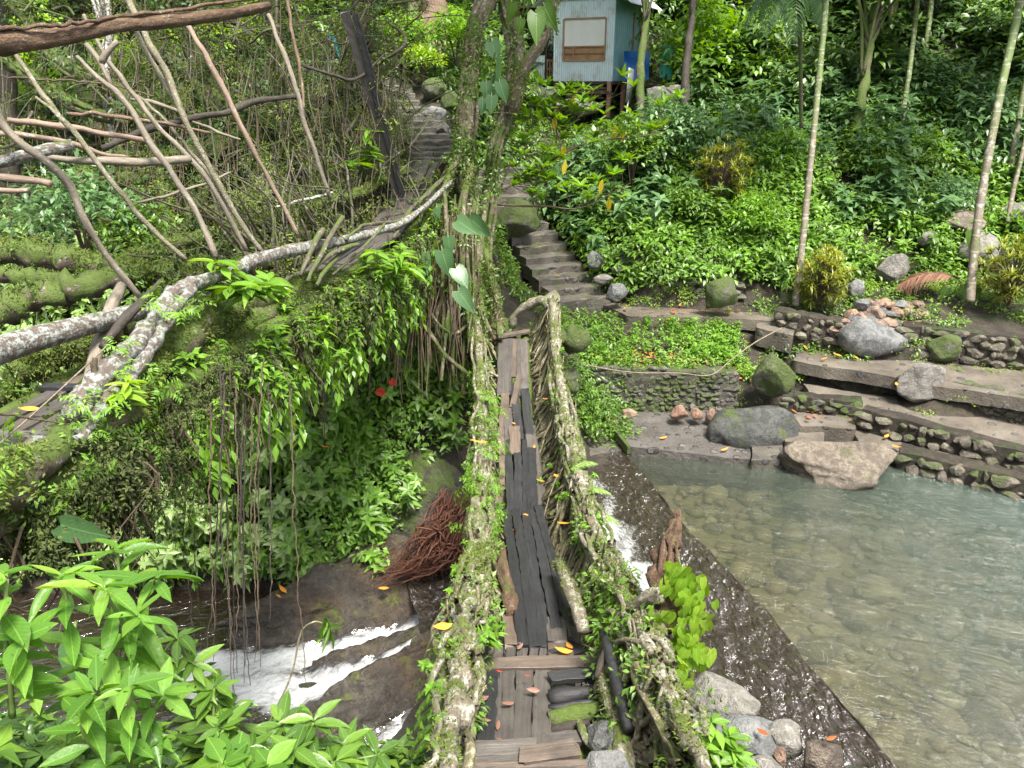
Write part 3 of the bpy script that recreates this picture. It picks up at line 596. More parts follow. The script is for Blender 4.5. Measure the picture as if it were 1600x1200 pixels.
# ------------------------------------------------------------------ stone walls
def stone_wall(a, b, h, th, label, seed, m='mortar', st=.17, msel=('rock', 'rock_moss'), back=True, dens=1., lean=.12, slope=None):
    a = np.asarray(a, float); b = np.asarray(b, float); d = b - a; L = np.linalg.norm(d[:2]); g = np.random.default_rng(seed)
    dx_ = d / L; nn = np.array([dx_[1], -dx_[0], 0.]); nn = nrm(nn)
    if nn[1] > 0: nn = -nn
    w = thing('stone_wall', label, 'wall', (a + b) / 2)
    n = 14; mbk = MB(); tt = np.linspace(0, 1, n); h2 = h if slope is None else slope
    H = h * (1 - tt) + h2 * tt
    f0 = a + d * tt[:, None] - nn * 0; top = f0 + np.array([0, 0, 1]) * H[:, None] - nn * lean * H[:, None]; bk = top - nn * th; bb = f0 - nn * th - [0, 0, .3]; f0 = f0 - [0, 0, .3]
    V = np.stack([f0, top, bk, bb], 1).reshape(-1, 3); V += RNG.normal(size=V.shape) * .012
    i = np.arange(n - 1)[:, None] * 4; j = np.arange(4)[None]; Fq = np.stack([i + j, i + 4 + j, i + 4 + (j + 1) % 4, i + (j + 1) % 4], -1).reshape(-1, 4)
    mbk.add(V, [Fq, np.array([[0, 1, 2, 3], [4 * n - 1, 4 * n - 2, 4 * n - 3, 4 * n - 4]])]); mbk.build('mortar', M[m], w, smooth=False)
    sm = MB(); rows = max(2, int(h / (st * .6)))
    for r in range(rows + 1):
        x = g.uniform(0, st)
        while x < L:
            hh = np.interp(x / L, [0, 1], [h, h2]); z = (r + .5) / rows * h
            s = st * g.uniform(.4, 1.6)
            if z < hh + .04 and g.uniform() < dens:
                c = a + d * (x / L) + np.array([0, 0, 1]) * z + nn * (-.02 - lean * z + g.uniform(-.03, .02)) + [0, 0, g.uniform(-.03, .03)]
                rock(sm, c, (s * g.uniform(.5, .66), st * .42, st * g.uniform(.3, .56)), seed=int(g.integers(1e6)), sub=2, rz=math.atan2(dx_[1], dx_[0]) + g.uniform(-.3, .3), rough=.1, cuts=14, tilt=g.uniform(-.3, .3))
            x += s * .92
    sm.build('stones', M[msel[0]], w, smooth=False)
    return w
M['wall_stone'] = rock_mat('wall_stone', (.11, .105, .09), (.21, .2, .17), moss=.75, lichen=.15); M['wall_stone2'] = rock_mat('wall_stone2', (.1, .088, .068), (.24, .21, .165), moss=.6, lichen=.3)
stone_wall(PZ(886, 648, -6.42), PZ(1150, 648, -6.42), 1.0, .5, 'long mossy retaining wall behind the wet cobbled slab', 1, st=.15, msel=('wall_stone',), slope=.85)
stone_wall(PZ(1012, 473, -4.9), PZ(1160, 480, -4.9), .55, .4, 'low rubble wall behind the upper path below the green slope', 2, st=.22, msel=('wall_stone',), m='earth')
stone_wall(PZ(1208, 522, -5.1), PZ(1335, 545, -5.2), .5, .4, 'dry rubble wall left of the big grey boulder', 3, st=.22, msel=('wall_stone2',), m='earth')
stone_wall(PZ(1405, 556, -5.3), PZ(1700, 590, -5.35), .62, .4, 'dry stone wall right of the big grey boulder behind the path', 4, st=.24, msel=('wall_stone2',), m='earth')
stone_wall(PZ(1250, 590, -5.8), PZ(1425, 622, -5.85), .42, .3, 'narrow masonry riser under the left end of the riverside path', 5, st=.13, msel=('wall_stone2',))
stone_wall(PZ(1420, 632, -5.95), PZ(1700, 690, -5.95), .6, .3, 'masonry wall under the right end of the riverside path', 6, st=.14, msel=('wall_stone2',))
stone_wall(PZ(1220, 650, -6.2), PZ(1345, 662, -6.2), .42, .3, 'low leafy stone step wall beside the landing', 7, st=.2, msel=('wall_stone',), m='earth')
stone_wall(PZ(1340, 672, -6.22), PZ(1700, 775, -6.3), .42, .3, 'wall of loose angular stones above the lowest path', 8, st=.26, msel=('wall_stone2',), m='earth')
stone_wall(PZ(1385, 728, -6.6) - [0, .3, 0], PZ(1700, 800, -6.6) - [0, .35, 0], .42, .4, 'row of angular stones edging the pool below the lowest path', 9, st=.3, msel=('wall_stone2',), m='earth')
stone_wall(PZ(884, 640, -5.9) + [-.1, .3, 0], PZ(905, 560, -5.2), .5, .3, 'short mossy wall end beside the far bridge abutment', 10, st=.16, msel=('wall_stone',))
# ------------------------------------------------------------------ steps
def steps(label, pts, n, w, name='stone_steps', dz=0):
    """pts: (px, py, D) of the tread centres from the bottom up"""
    A = PL(pts); C = smooth_path(A, n); s = thing(name, label, 'steps', A[0])
    for i in range(n):
        d = C[min(i + 1, n - 1)] - C[max(i - 1, 0)]; az = math.atan2(d[1], d[0]) - math.pi / 2; run = np.linalg.norm(d[:2]) / (2 if 0 < i < n - 1 else 1)
        ww = w * RNG.uniform(.9, 1.12); mb = MB(); nu = 9
        top = []
        for k in range(nu):
            x = (k / (nu - 1) - .5) * ww
            for yy_, zz in ((-run * .55, -.34), (-run * .55, -.02), (-run * .5, 0), (run * .2, .0), (run * .75, -.01), (run * .75, -.34)):
                top.append((x, yy_ + RNG.normal() * .016, zz + RNG.normal() * .01))
        V = np.array(top) @ rotz(az + RNG.uniform(-.05, .05)).T + C[i]; ii = np.arange(nu - 1)[:, None] * 6; jj = np.arange(5)[None]
        f = np.stack([ii + jj, ii + 6 + jj, ii + 7 + jj, ii + 1 + jj], -1).reshape(-1, 4)
        mb.add(V, [f, np.array([[0, 1, 4, 5], [1, 2, 3, 4]]), np.array([[0, 1, 4, 5], [1, 2, 3, 4]]) + (nu - 1) * 6]); mb.build('step', M['step'], s, smooth=False)
    return s
steps('wide mossy stone steps climbing from the path past the strangler fig', STAIR_R, 14, 1.45)
steps('narrow stone steps rising from the far end of the upper bridge', STAIR_L, 13, 1.0)
M['bark_tangle'] = bark_mat('bark_tangle', (.06, .05, .035), (.17, .15, .1), lichen=.3, moss=.6)
# ------------------------------------------------------------------ planks
def plank(parent, a, b, w, th, m, up=(0, 0, 1), rough=.0045, name='plank', label=None, split=True, taper=1.):
    """board with its own axis along X, frayed ends and uneven edges"""
    a = np.asarray(a, float); b = np.asarray(b, float); L = np.linalg.norm(b - a); x = (b - a) / L; z = np.asarray(up, float); y = nrm(np.cross(z, x)); z = np.cross(x, y)
    n = max(4, int(L / .09)); xs_ = np.linspace(0, L, n); V = []
    prof = [(-.5, -.5), (-.5, .42), (-.46, .5), (0, .46), (.46, .5), (.5, .42), (.5, -.5)]; wob = np.cumsum(RNG.normal(size=n) * rough * .5); e1_ = RNG.normal(size=n) * rough; e2_ = RNG.normal(size=n) * rough
    for i, xx in enumerate(xs_):
        k = 1 + (taper - 1) * xx / L
        for (py_, pz_) in prof:
            V.append((xx + (RNG.normal() * .012 if split and i in (0, n - 1) else 0), py_ * w * k + wob[i] + (e1_[i] if py_ < 0 else e2_[i]), pz_ * th + RNG.normal() * rough * .3))
    q = len(prof); i = np.arange(n - 1)[:, None] * q; j = np.arange(q)[None]
    Fq = np.stack([i + j, i + (j + 1) % q, i + q + (j + 1) % q, i + q + j], -1).reshape(-1, 4)
    caps = [np.array([[0, 6, 5, 1], [1, 5, 4, 2], [(n - 1) * q, (n - 1) * q + 1, (n - 1) * q + 5, (n - 1) * q + 6], [(n - 1) * q + 1, (n - 1) * q + 2, (n - 1) * q + 4, (n - 1) * q + 5]]), np.array([[2, 4, 3], [(n - 1) * q + 2, (n - 1) * q + 3, (n - 1) * q + 4]])]
    mb = MB(); mb.add(np.array(V), [Fq] + caps); o = mb.build(name, m, origin=(0, 0, 0), smooth=False)
    Mx = Matrix(((x[0], y[0], z[0], 0), (x[1], y[1], z[1], 0), (x[2], y[2], z[2], 0), (0, 0, 0, 1)))
    o.matrix_local = Matrix.Translation(Vector(a - (worldloc(parent) if parent is not None else 0))) @ Mx
    if parent is not None: o.parent = parent
    if label: o['label'] = label
    return o
def log(parent, pts, r, m, name='log', rough=.1, wob=.006, ns=9):
    mb = MB(); tube(mb, pts, r, ns=ns, rough=rough, wob=wob); return mb.build(name, m, parent)
# ------------------------------------------------------------------ lower bridge
DK = [(500, 13.5), (520, 13.1), (600, 12), (700, 10.5), (800, 9), (900, 7.6), (980, 6.5), (1080, 5.3), (1190, 4.6), (1260, 4.25)]
def deck(px, py): return P(px, py, np.interp(py, [a for a, _ in DK], [b for _, b in DK]))
lb = thing('root_footbridge', 'lower footbridge of living roots with black planks, running from the foreground to the fig tree', 'bridge', deck(820, 980))
G_, K_, B_ = M['plank_grey'], M['plank_black'], M['plank_brown']
def pk(x0, y0, x1, y1, w, m, dz=0., th=.04, **k):
    a, b = deck(x0, y0), deck(x1, y1); return plank(lb, a + [0, 0, dz], b + [0, 0, dz], w, th, m, **k)
# far boards
for x0, x1, w, m in ((783, 781, .1, G_), (794, 790, .15, G_), (803, 803, .1, B_), (811, 812, .09, G_), (819, 821, .12, G_)): pk(x1, 618 if x0 != 803 else 590, x0, 531, w, m)
pk(770, 531, 828, 522, .14, B_, .05)
pk(800, 600, 809, 650, .1, K_); pk(786, 690, 789, 612, .13, B_); pk(800, 640, 812, 588, .09, B_, .03)
pk(813, 690, 806, 615, .12, K_, .02); pk(828, 690, 819, 610, .13, K_, .02); pk(795, 712, 792, 640, .12, G_, .01); pk(787, 765, 783, 668, .1, B_, -.01)
pk(806, 714, 804, 672, .15, B_, .045); pk(838, 745, 829, 668, .15, G_, .015)
for x0, x1 in ((796, 798), (808, 811), (820, 823), (831, 834)): pk(x1, 806, x0, 690, .1, K_, .012 + RNG.uniform(0, .01))
pk(846, 790, 836, 700, .12, G_, -.005); pk(778, 800, 783, 745, .1, B_, -.02)
for x0, x1, m in ((794, 817, K_), (806, 836, K_), (818.5, 855, K_), (831.5, 874, K_)): pk(x1, 1014, x0, 800, .1, m, .014 + RNG.uniform(0, .012))
pk(808, 884, 789, 802, .11, K_, .02); pk(888, 986, 839, 796, .09, K_, .04); pk(890, 1008, 868, 900, .09, K_, .0)
pk(801, 1012, 797, 955, .13, B_, .02); pk(815, 1014, 808, 885, .12, K_, .0)
pk(872, 1012, 868, 975, .16, G_, .05); pk(897, 1005, 887, 968, .09, G_, .04, up=(.3, 0, 1))
mb = MB(); tube(mb, [deck(800, 968) + [0, 0, .06], deck(792, 930) + [0, 0, .1], deck(787, 900) + [0, 0, .12], deck(786, 868) + [0, 0, .16]], [.07, .08, .06, .02], ns=9, rough=.3, wob=.01); tube(mb, [deck(784, 940) + [0, 0, .02], deck(778, 896) + [0, 0, .08]], [.05, .015], rough=.3)
mb.build('rotten_log', M['bark_rot'], lb)['label'] = 'split rotten orange-brown log lying along the left edge'
# near platform
for x0, x1 in ((768, 758), (790, 786), (819, 815), (850, 845)): pk(x1, 1172, x0, 1046, .122 if x0 > 770 else .12, G_ if x0 > 770 else K_, .0 + RNG.uniform(0, .01), th=.045)
for x0, x1 in ((765, 762), (780, 776), (797, 794), (817, 814), (835, 833), (852, 850), (867, 866)): pk(x1, 1040, x0, 1012, .074, G_, -.01, th=.04)
pk(757, 1046, 934, 1043, .12, B_, .05); pk(860, 1066, 936, 1058, .1, K_, .035); pk(862, 1030, 944, 1012, .1, K_, .035); pk(872, 1040, 868, 1010, .13, B_, .03); pk(888, 1038, 880, 1012, .1, B_, .035)
for i, (x0, y0, x1, y1, r, m) in enumerate(((858, 1088, 940, 1078, .055, 'plank_black'), (858, 1104, 934, 1098, .03, 'plank_black'), (858, 1122, 938, 1108, .06, 'bark_mossy'), (860, 1138, 920, 1128, .03, 'bark_dark'))):
    mb = MB(); tube(mb, [deck(x0, y0) - [0, 0, .02], deck((x0 + x1) / 2, (y0 + y1) / 2 + 2), deck(x1, y1)], [r, r * 1.1, r * .8], ns=9, rough=.12); mb.build('cross_log', M[m], lb)
pk(858, 1156, 905, 1152, .09, G_, .0); pk(866, 1168, 895, 1190, .06, G_, .0)
pk(735, 1182, 835, 1178, .12, G_, .05); pk(735, 1200, 825, 1194, .1, G_, .03); pk(816, 1194, 900, 1182, .13, B_, .06); pk(700, 1215, 930, 1212, .16, B_, .02); pk(725, 1228, 900, 1224, .16, G_, .03)
pk(668, 1190, 735, 1184, .12, K_, .01)
mb = MB(); tube(mb, [deck(748, 1062), deck(757, 1030) + [0, 0, .15], deck(766, 1003) + [0, 0, .3]], [.045, .05, .035], rough=.1); mb.build('side_post', M['plank_black'], lb)
# under-deck beams and hanging roots
mb = MB()
for s in (-.2, 0, .22):
    tube(mb, [deck(800 + s * 90, 515) - [0, 0, .1], deck(808 + s * 90, 650) - [0, 0, .12], deck(818 + s * 100, 800) - [0, 0, .12], deck(838 + s * 130, 980) - [0, 0, .13], deck(845 + s * 200, 1120) - [0, 0, .15], deck(840 + s * 240, 1230) - [0, 0, .18]], [.08, .07, .07, .08, .1, .1], n=60, ns=8, rough=.15, wob=.01)
mb.build('bearing_root', M['bark_mossy'], lb)
RL = [(742, 470, 13.2), (745, 500, 12.6), (752, 600, 10.6), (753, 706, 8.75), (744, 850, 6.4), (724, 950, 5.0), (712, 1050, 4.1), (700, 1200, 3.2), (694, 1330, 2.8)]
RR_ = [(862, 472, 12.7), (870, 560, 11.3), (884, 650, 9.8), (902, 730, 8.5), (932, 830, 7.0), (975, 920, 5.7), (1012, 1000, 4.95), (1052, 1100, 4.25), (1100, 1200, 3.7), (1150, 1300, 3.3)]
EL = [(778, 520), (780, 700), (783, 850), (785, 980), (740, 1080), (735, 1200)]
ER = [(826, 520), (840, 700), (850, 800), (888, 980), (940, 1080), (945, 1200)]
def edge(E, py): return deck(np.interp(py, [b for _, b in E], [a for a, _ in E]), py)
def rail_part(side, railpts, E, mat_main, mat_web, nweb):
    A = smooth_path(PL(railpts), 200); sg = -1 if side == 'l' else 1
    mb = MB()
    tube(mb, PL(railpts), ([.06, .06, .062, .055, .05, .045, .04] if side == 'l' else [.065, .065, .055, .045, .042, .04, .036]), n=110, ns=12, rough=.17, wob=.012)
    for q in range(9):
        off = np.array([RNG.uniform(-.11, .11), 0, RNG.uniform(-.28, .04)]); i0 = RNG.integers(0, 60); i1 = RNG.integers(120, 200)
        tube(mb, (A + off)[i0:i1:12], RNG.uniform(.015, .045), n=80, ns=8, rough=.15, wob=.05)
    mb.build('rail_root', M[mat_main], lb)
    web = MB(); ytab = A[:, 1]
    for q in range(nweb):
        py = 505 + 640 * RNG.uniform() ** .8; e = edge(E, py); Yt = e[1] + RNG.uniform(-.55, .55); i = int(np.argmin(abs(ytab - Yt))); top = A[i] + RNG.normal(size=3) * [.05, .05, .05]
        e = e + [sg * RNG.uniform(-.02, .12), 0, RNG.uniform(-.2, .05)]
        mid = (e + top) / 2 + [sg * RNG.uniform(-.04, .2), RNG.uniform(-.3, .3), RNG.uniform(-.18, .08)]
        r = RNG.choice([.009, .014, .02, .03], p=[.35, .35, .2, .1]) * RNG.uniform(.8, 1.3)
        tube(web, [e, mid, top], [r, r, r * .9], n=13, ns=5, rough=.15, wob=.03, cap=False)
        if q % 2 == 0:      # along the rail
            j = min(199, i + RNG.integers(12, 40)); o1 = [sg * RNG.uniform(-.12, .1), 0, -RNG.uniform(.05, .45)]; o2 = [sg * RNG.uniform(-.12, .1), 0, -RNG.uniform(.05, .45)]
            tube(web, [A[i] + o1, (A[i] + A[j]) / 2 + o2 + [0, 0, -.05], A[j] + o1], r, n=12, ns=5, rough=.12, wob=.02, cap=False)
    web.build('root_web', M[mat_web], lb)
    hang = MB()
    for q in range(150):
        py = 520 + 650 * RNG.uniform(); e = edge(E, py) + [sg * RNG.uniform(-.1, .25), 0, -.1]; L = RNG.uniform(.2, .9)
        tube(hang, [e, e + [RNG.normal() * .06, RNG.normal() * .05, -L * .6], e + [RNG.normal() * .08, 0, -L]], [.008, .004], n=7, ns=4, wob=.01, cap=False)
    hang.build('hanging_root', M['root_brown'], lb)
    return A
RAIL_L = rail_part('l', RL, EL, 'bark_rail', 'root_olive', 330); RAIL_R = rail_part('r', RR_, ER, 'bark_rail', 'root_olive', 620)
def kr(*a, **k):
    m_ = MB(); tube(m_, *a, **k); m_.build('knotted_root', M['bark_rail'], lb)
kr(PL([(800, 512, 13.2), (803, 495, 13.1), (815, 482, 13), (835, 472, 12.9), (850, 470, 12.8), (866, 486, 12.6), (868, 520, 12.2)]), [.05, .07, .08, .09, .09, .08], ns=9, rough=.18, wob=.01)
kr(PL([(846, 478, 13.2), (858, 466, 13.2), (868, 462, 13.2), (868, 500, 12.9)]), [.05, .07, .08, .06], ns=8, rough=.2)
kr(PL([(885, 650, 9.8), (905, 690, 9.2), (915, 760, 8.1), (918, 820, 7.3), (940, 880, 6.5)]), [.05, .045, .04], ns=8, rough=.15, wob=.015)
kr(PL([(872, 880, 7.1), (890, 920, 6.5), (905, 960, 6.0), (912, 985, 5.8)]), [.05, .06, .055, .04], ns=9, rough=.15)
kr(PL([(905, 935, 6.4), (935, 905, 6.2), (965, 935, 5.7)]), [.03, .03], ns=7, rough=.15)
kr(PL([(940, 1060, 5.2), (955, 1090, 5.0), (965, 1120, 4.9), (972, 1160, 4.7), (975, 1210, 4.5)]), [.05, .065, .06, .07], ns=9, rough=.14)
kr(PL([(905, 1130, 4.9), (915, 1150, 4.8), (930, 1165, 4.75), (950, 1172, 4.7), (972, 1180, 4.6)]), [.03, .035, .03], ns=8, rough=.15)
kr(PL([(985, 960, 5.4), (1000, 940, 5.3), (1022, 930, 5.2), (1040, 925, 5.2)]), [.05, .06, .05], ns=8, rough=.2)
for pts, r in (([(1010, 970, 5.2), (1020, 1010, 5.0), (1030, 1060, 4.8), (1050, 1120, 4.5), (1060, 1160, 4.3)], .055), ([(1018, 960, 5.25), (1040, 1030, 4.9), (1060, 1090, 4.6), (1085, 1150, 4.3), (1110, 1210, 4.0)], .05), ([(1060, 1110, 4.5), (1050, 1150, 4.3), (1060, 1220, 4.0)], .045), ([(1000, 990, 5.1), (990, 1030, 5.1), (1000, 1080, 4.9), (1010, 1140, 4.7)], .03), ([(1045, 1100, 4.6), (1070, 1150, 4.35), (1090, 1220, 4.0)], .04)): kr(PL(pts), [r, r * 1.1, r], ns=9, rough=.2, wob=.012)
mb = MB(); tube(mb, PL([(944, 988, 5.4), (962, 1060, 5.0), (984, 1142, 4.65)]), [.038, .045, .04], ns=9, rough=.06); tag(mb.build('charred_pole', M['plank_black']), 'charred dark pole leaning across the right side of the near platform', 'pole', kind='thing')
mb = MB(); tube(mb, PL([(948, 1012, 5.25), (940, 1035, 5.2), (932, 1060, 5.15)]), [.025, .03, .02], ns=8, rough=.1); tag(mb.build('short_stick', M['bark_dark']), 'short dark stick wedged beside the charred leaning pole', 'stick', kind='thing')
# abutments under the near platform
mb = MB()
for i in range(46): 
    c = deck(RNG.uniform(735, 985), RNG.uniform(1060, 1240)); c[2] -= RNG.uniform(.25, .7); rock(mb, c, RNG.uniform(.12, .26, 3), seed=i + 300, sub=2)
mb.build('footing', M['rock_moss'], lb)
mb = MB()
for i in range(30):
    c = deck(RNG.uniform(770, 890), RNG.uniform(500, 525)) + [RNG.uniform(-.3, .4), RNG.uniform(.2, .5), -RNG.uniform(.15, 1.6)]; rock(mb, c, RNG.uniform(.15, .32, 3), seed=i + 400, sub=2)
mb.build('footing', M['rock_moss'], lb)
# ------------------------------------------------------------------ upper bridge
UC = PL([(-220, 800, 3.9), (-60, 735, 4.35), (30, 680, 4.8), (170, 600, 5.8), (330, 520, 7.4), (470, 445, 9.2), (566, 392, 10.7), (636, 322, 12.6), (662, 285, 13.8), (676, 252, 15.2)])
ub = thing('root_footbridge', 'upper footbridge of mossy roots with grey planks, crossing on the left toward the narrow steps', 'bridge', UC[4])
UA = smooth_path(UC, 240); ut = nrm(np.gradient(UA, axis=0)); us = nrm(np.cross(ut, [0, 0, 1.]))
i = 0; row = 0
while i < 236:
    L = int(RNG.integers(20, 30)); j = min(239, i + L)
    for k in range(4):
        o = (k - 1.5) * .16 + RNG.normal() * .012; a = UA[max(0, i - RNG.integers(0, 6))] + us[i] * o; b = UA[min(239, j + RNG.integers(0, 3))] + us[j] * o
        plank(ub, a + [0, 0, RNG.uniform(0, .03)], b + [0, 0, RNG.uniform(0, .03)], RNG.uniform(.12, .165), .035, [G_, G_, K_, B_][RNG.integers(0, 4)])
    if row % 1 == 0: plank(ub, UA[i] - us[i] * .36 + [0, 0, .045], UA[i] + us[i] * .36 + [0, 0, .045], .08, .035, [G_, K_][row % 2])
    i = j; row += 1
mb = MB()
for o, dz, r in ((-.42, -.05, .07), (.42, -.08, .09), (0, -.15, .12), (-.3, -.2, .1), (.3, -.2, .1), (.45, -.25, .09)):
    tube(mb, (UA + us * o + [0, 0, dz])[::20], r, n=80, ns=9, rough=.22, wob=.03)
mb.build('bearing_root', M['bark_mossy'], ub)
# east rail: white lichen-covered logs and roots
mb = MB()
tube(mb, PL([(378, 415, 7.2), (430, 398, 7.8), (500, 383, 8.8), (560, 370, 9.6), (625, 350, 10.7), (660, 325, 11.4), (705, 285, 12.4)]), [.065, .07, .062, .058, .045, .04, .035], ns=12, rough=.09, wob=.006, n=50)
mb.build('rail_log', M['bark_white'], ub)['label'] = 'long pale lichen covered rail log'
mb = MB()
tube(mb, PL([(405, 400, 7.5), (350, 430, 6.9), (300, 442, 6.3), (262, 470, 6.0), (238, 505, 5.7), (200, 552, 5.2), (155, 595, 4.85), (128, 628, 4.65), (112, 652, 4.5)]), [.045, .05, .06, .062, .065, .068, .07, .075, .06], ns=12, rough=.13, wob=.008, n=70)
tube(mb, PL([(300, 450, 6.25), (262, 500, 5.8), (225, 560, 5.3), (180, 610, 4.9), (140, 660, 4.6), (120, 690, 4.45)]), [.04, .045, .05, .05, .05, .04], ns=9, rough=.15, wob=.01, n=50)
tube(mb, PL([(60, 690, 4.35), (42, 720, 4.2), (35, 755, 4.05), (30, 785, 3.95)]), [.05, .055, .04, .03], ns=9, rough=.2)
mb.build('rail_root', M['bark_white'], ub)['label'] = 'thick white blotched root sloping down to the deck'
mb = MB()
for pts, r in (([(725, 250, 13), (690, 300, 12.4), (640, 345, 11.2), (600, 358, 10.4)], .035), ([(745, 255, 13), (700, 275, 12.7), (670, 300, 12.2), (640, 330, 11.4), (615, 372, 10.4)], .04), ([(655, 330, 11.5), (620, 345, 10.8), (570, 352, 9.8), (540, 375, 9.2)], .025), ([(560, 382, 9.3), (520, 395, 8.9), (492, 420, 8.5)], .03), ([(505, 360, 8.7), (490, 385, 8.5), (470, 430, 8.2)], .035), ([(535, 340, 9.1), (500, 400, 8.6), (480, 440, 8.3)], .03), ([(548, 385, 9.3), (510, 420, 8.8), (495, 445, 8.5)], .03), ([(600, 350, 10.2), (570, 385, 9.6), (520, 430, 9)], .02)):
    tube(mb, PL(pts), [r, r, r * .7], ns=8, rough=.15, wob=.01)
mb.build('brace_root', M['bark_tangle'], ub)
# moss-bearing lower roots on the near side, sweeping left
mb = MB()
MOSSL = [([(640, 400, 11), (560, 420, 9.8), (470, 452, 8.6), (400, 470, 7.7), (330, 500, 6.8), (250, 560, 5.9), (180, 640, 5.0), (90, 700, 4.4), (0, 760, 3.9), (-90, 800, 3.6)], .1), ([(560, 440, 9.8), (470, 470, 8.6), (400, 500, 7.6), (330, 560, 6.7), (250, 640, 5.8), (170, 690, 5.0), (90, 750, 4.4), (-40, 850, 3.8)], .08), ([(420, 500, 7.8), (340, 600, 6.7), (280, 690, 6.1), (200, 720, 5.4), (100, 740, 4.8)], .06)]
for pts, r in MOSSL: tube(mb, PL(pts), [r, r * 1.2, r], ns=9, rough=.25, wob=.03, n=70)
mb.build('side_root', M['bark_mossy'], ub)
# west side roots
mb = MB(); WR = [([(-60, 385, 8), (0, 395, 8), (70, 398, 8.2), (130, 412, 8.3), (220, 432, 8.6), (300, 418, 9)], .13), ([(-60, 510, 7), (0, 490, 7.2), (60, 462, 7.4), (130, 448, 7.6), (200, 425, 8), (300, 420, 8.4), (420, 408, 9.3)], .12), ([(-60, 640, 5.6), (0, 590, 5.9), (60, 555, 6.1), (130, 540, 6.4), (200, 505, 6.9)], .15), ([(160, 415, 8), (260, 385, 8.6), (350, 362, 9.2), (450, 330, 10.2), (560, 300, 11.5), (640, 265, 13.3)], .07), ([(-40, 420, 7.8), (60, 436, 7.8), (160, 448, 8)], .09)]
for pts, r in WR: tube(mb, PL(pts), [r, r * 1.1, r * .7], ns=10, rough=.22, wob=.03, n=60)
mb.build('side_root', M['bark_mossy'], ub)
mb = MB()   # hanging curtain
for q in range(420):
    i = int(RNG.integers(10, 225)); sg = 1 if RNG.uniform() < .8 else -1; e = UA[i] + us[i] * sg * RNG.uniform(.2, .75) + [0, 0, -RNG.uniform(.05, .35)]; L = RNG.uniform(.2, .9) * (1.2 if i > 120 else .8)
    tube(mb, [e, e + [RNG.normal() * .07, RNG.normal() * .07, -L * .5], e + [RNG.normal() * .1, RNG.normal() * .1, -L]], [.012, .008, .004], n=7, ns=4, wob=.012, cap=False)
mb.build('hanging_root', M['root_brown'], ub)
mb = MB()   # west basket of thin branching roots rising behind the deck
for q in range(330):
    i = int(RNG.integers(128, 232)); e = UA[i] - us[i] * RNG.uniform(.3, .5); h = RNG.uniform(.3, 1.5); back = RNG.uniform(.1, 1.1)
    top = e - us[i] * back + ut[i] * RNG.normal() * .9 + [0, 0, h]
    tube(mb, [e + [0, 0, -.25], (e + top) / 2 + RNG.normal(size=3) * .12, top], [RNG.choice([.035, .02, .012, .008]), .008], n=14, ns=5, rough=.15, wob=.05, cap=False)
mb.build('root_web', M['bark_tangle'], ub)
# separate logs, poles and cut branches
def stick(name, pts, r, m, label, cat, rough=.1, wob=.012, ns=9, extra=(), group=None):
    if name in ('bare_pole', 'cut_branch'): r = np.array(r) * .82
    mb = MB(); tube(mb, PL(pts), r, ns=ns, rough=rough, wob=wob)
    for e, rr in extra: tube(mb, PL(e), rr, ns=7, rough=rough, wob=wob)
    return tag(mb.build(name, M[m]), label, cat, group, 'thing')
stick('lichen_log', [(-40, 555, 5.0), (20, 540, 5.3), (130, 512, 5.9), (240, 480, 6.9)], [.1, .095, .085, .07], 'bark_white', 'broad white lichen covered log lying left of the upper deck', 'log', .035)
stick('upright_stub', [(188, 448, 6.8), (170, 500, 6.4), (150, 560, 6.0), (138, 610, 5.6)], [.05, .055, .05], 'bark_pole', 'short grey stub standing behind the white lichen log', 'post')
stick('split_stake', [(252, 437, 6.1), (225, 470, 6.0), (195, 500, 5.9), (160, 545, 5.7)], [.018, .035, .04, .03], 'bark_dark', 'dark split stake crossing over the white lichen log', 'stake', extra=[])
pole_g = 'slanting bare poles behind the upper bridge'
stick('bare_pole', [(-10, 20, 6.2), (0, 45, 6.2), (60, 140, 6.3), (110, 200, 6.4), (180, 290, 6.6), (235, 355, 6.8), (290, 405, 7)], [.018, .026, .03, .028], 'bark_green', 'thin greenish pole sloping from the far left top edge to the bridge', 'pole', extra=[([(55, 150, 6.3), (85, 175, 6.3), (110, 202, 6.4)], .012)])
stick('bare_pole', [(-10, 150, 5.6), (10, 205, 5.7), (60, 245, 5.8), (110, 290, 6), (130, 340, 6.1), (165, 400, 6.3), (222, 470, 6.6)], [.035, .04, .038, .036, .032], 'bark_pole', 'thick crooked grey pole bending down beside the white lichen log', 'pole')
stick('bare_pole', [(133, 22, 7), (165, 90, 7.1), (205, 140, 7.2), (250, 200, 7.3), (320, 275, 7.5), (385, 392, 7.9)], [.02, .03, .03, .034], 'bark_pole', 'long straight pole starting above the rotten cross log', 'pole')
stick('bare_pole', [(118, 88, 6.8), (160, 125, 6.8), (200, 165, 6.9), (245, 240, 7), (300, 320, 7.1), (338, 402, 7.2)], [.02, .034, .036, .036], 'bark_pole', 'forked pole with a broken side branch near its top', 'pole', extra=[([(155, 98, 6.8), (170, 80, 6.8), (184, 64, 6.8)], [.03, .024]), ([(135, 70, 6.8), (155, 96, 6.8), (175, 135, 6.85)], .022)])
stick('bare_pole', [(198, -5, 7.6), (230, 60, 7.6), (258, 110, 7.7), (290, 190, 7.8), (325, 255, 8), (365, 330, 8.2), (410, 395, 8.4)], [.036, .038, .04, .03], 'bark_green', 'mossy crooked pole with a light broken top', 'pole', extra=[([(200, 20, 7.7), (240, 100, 7.8), (290, 180, 7.8)], .025)])
stick('bare_pole', [(293, 38, 8), (318, 80, 8), (345, 130, 8.1), (375, 195, 8.2), (420, 280, 8.5), (468, 370, 8.8)], [.03, .038, .034, .026], 'bark_pink', 'purplish brown pole standing on the white rail log', 'pole')
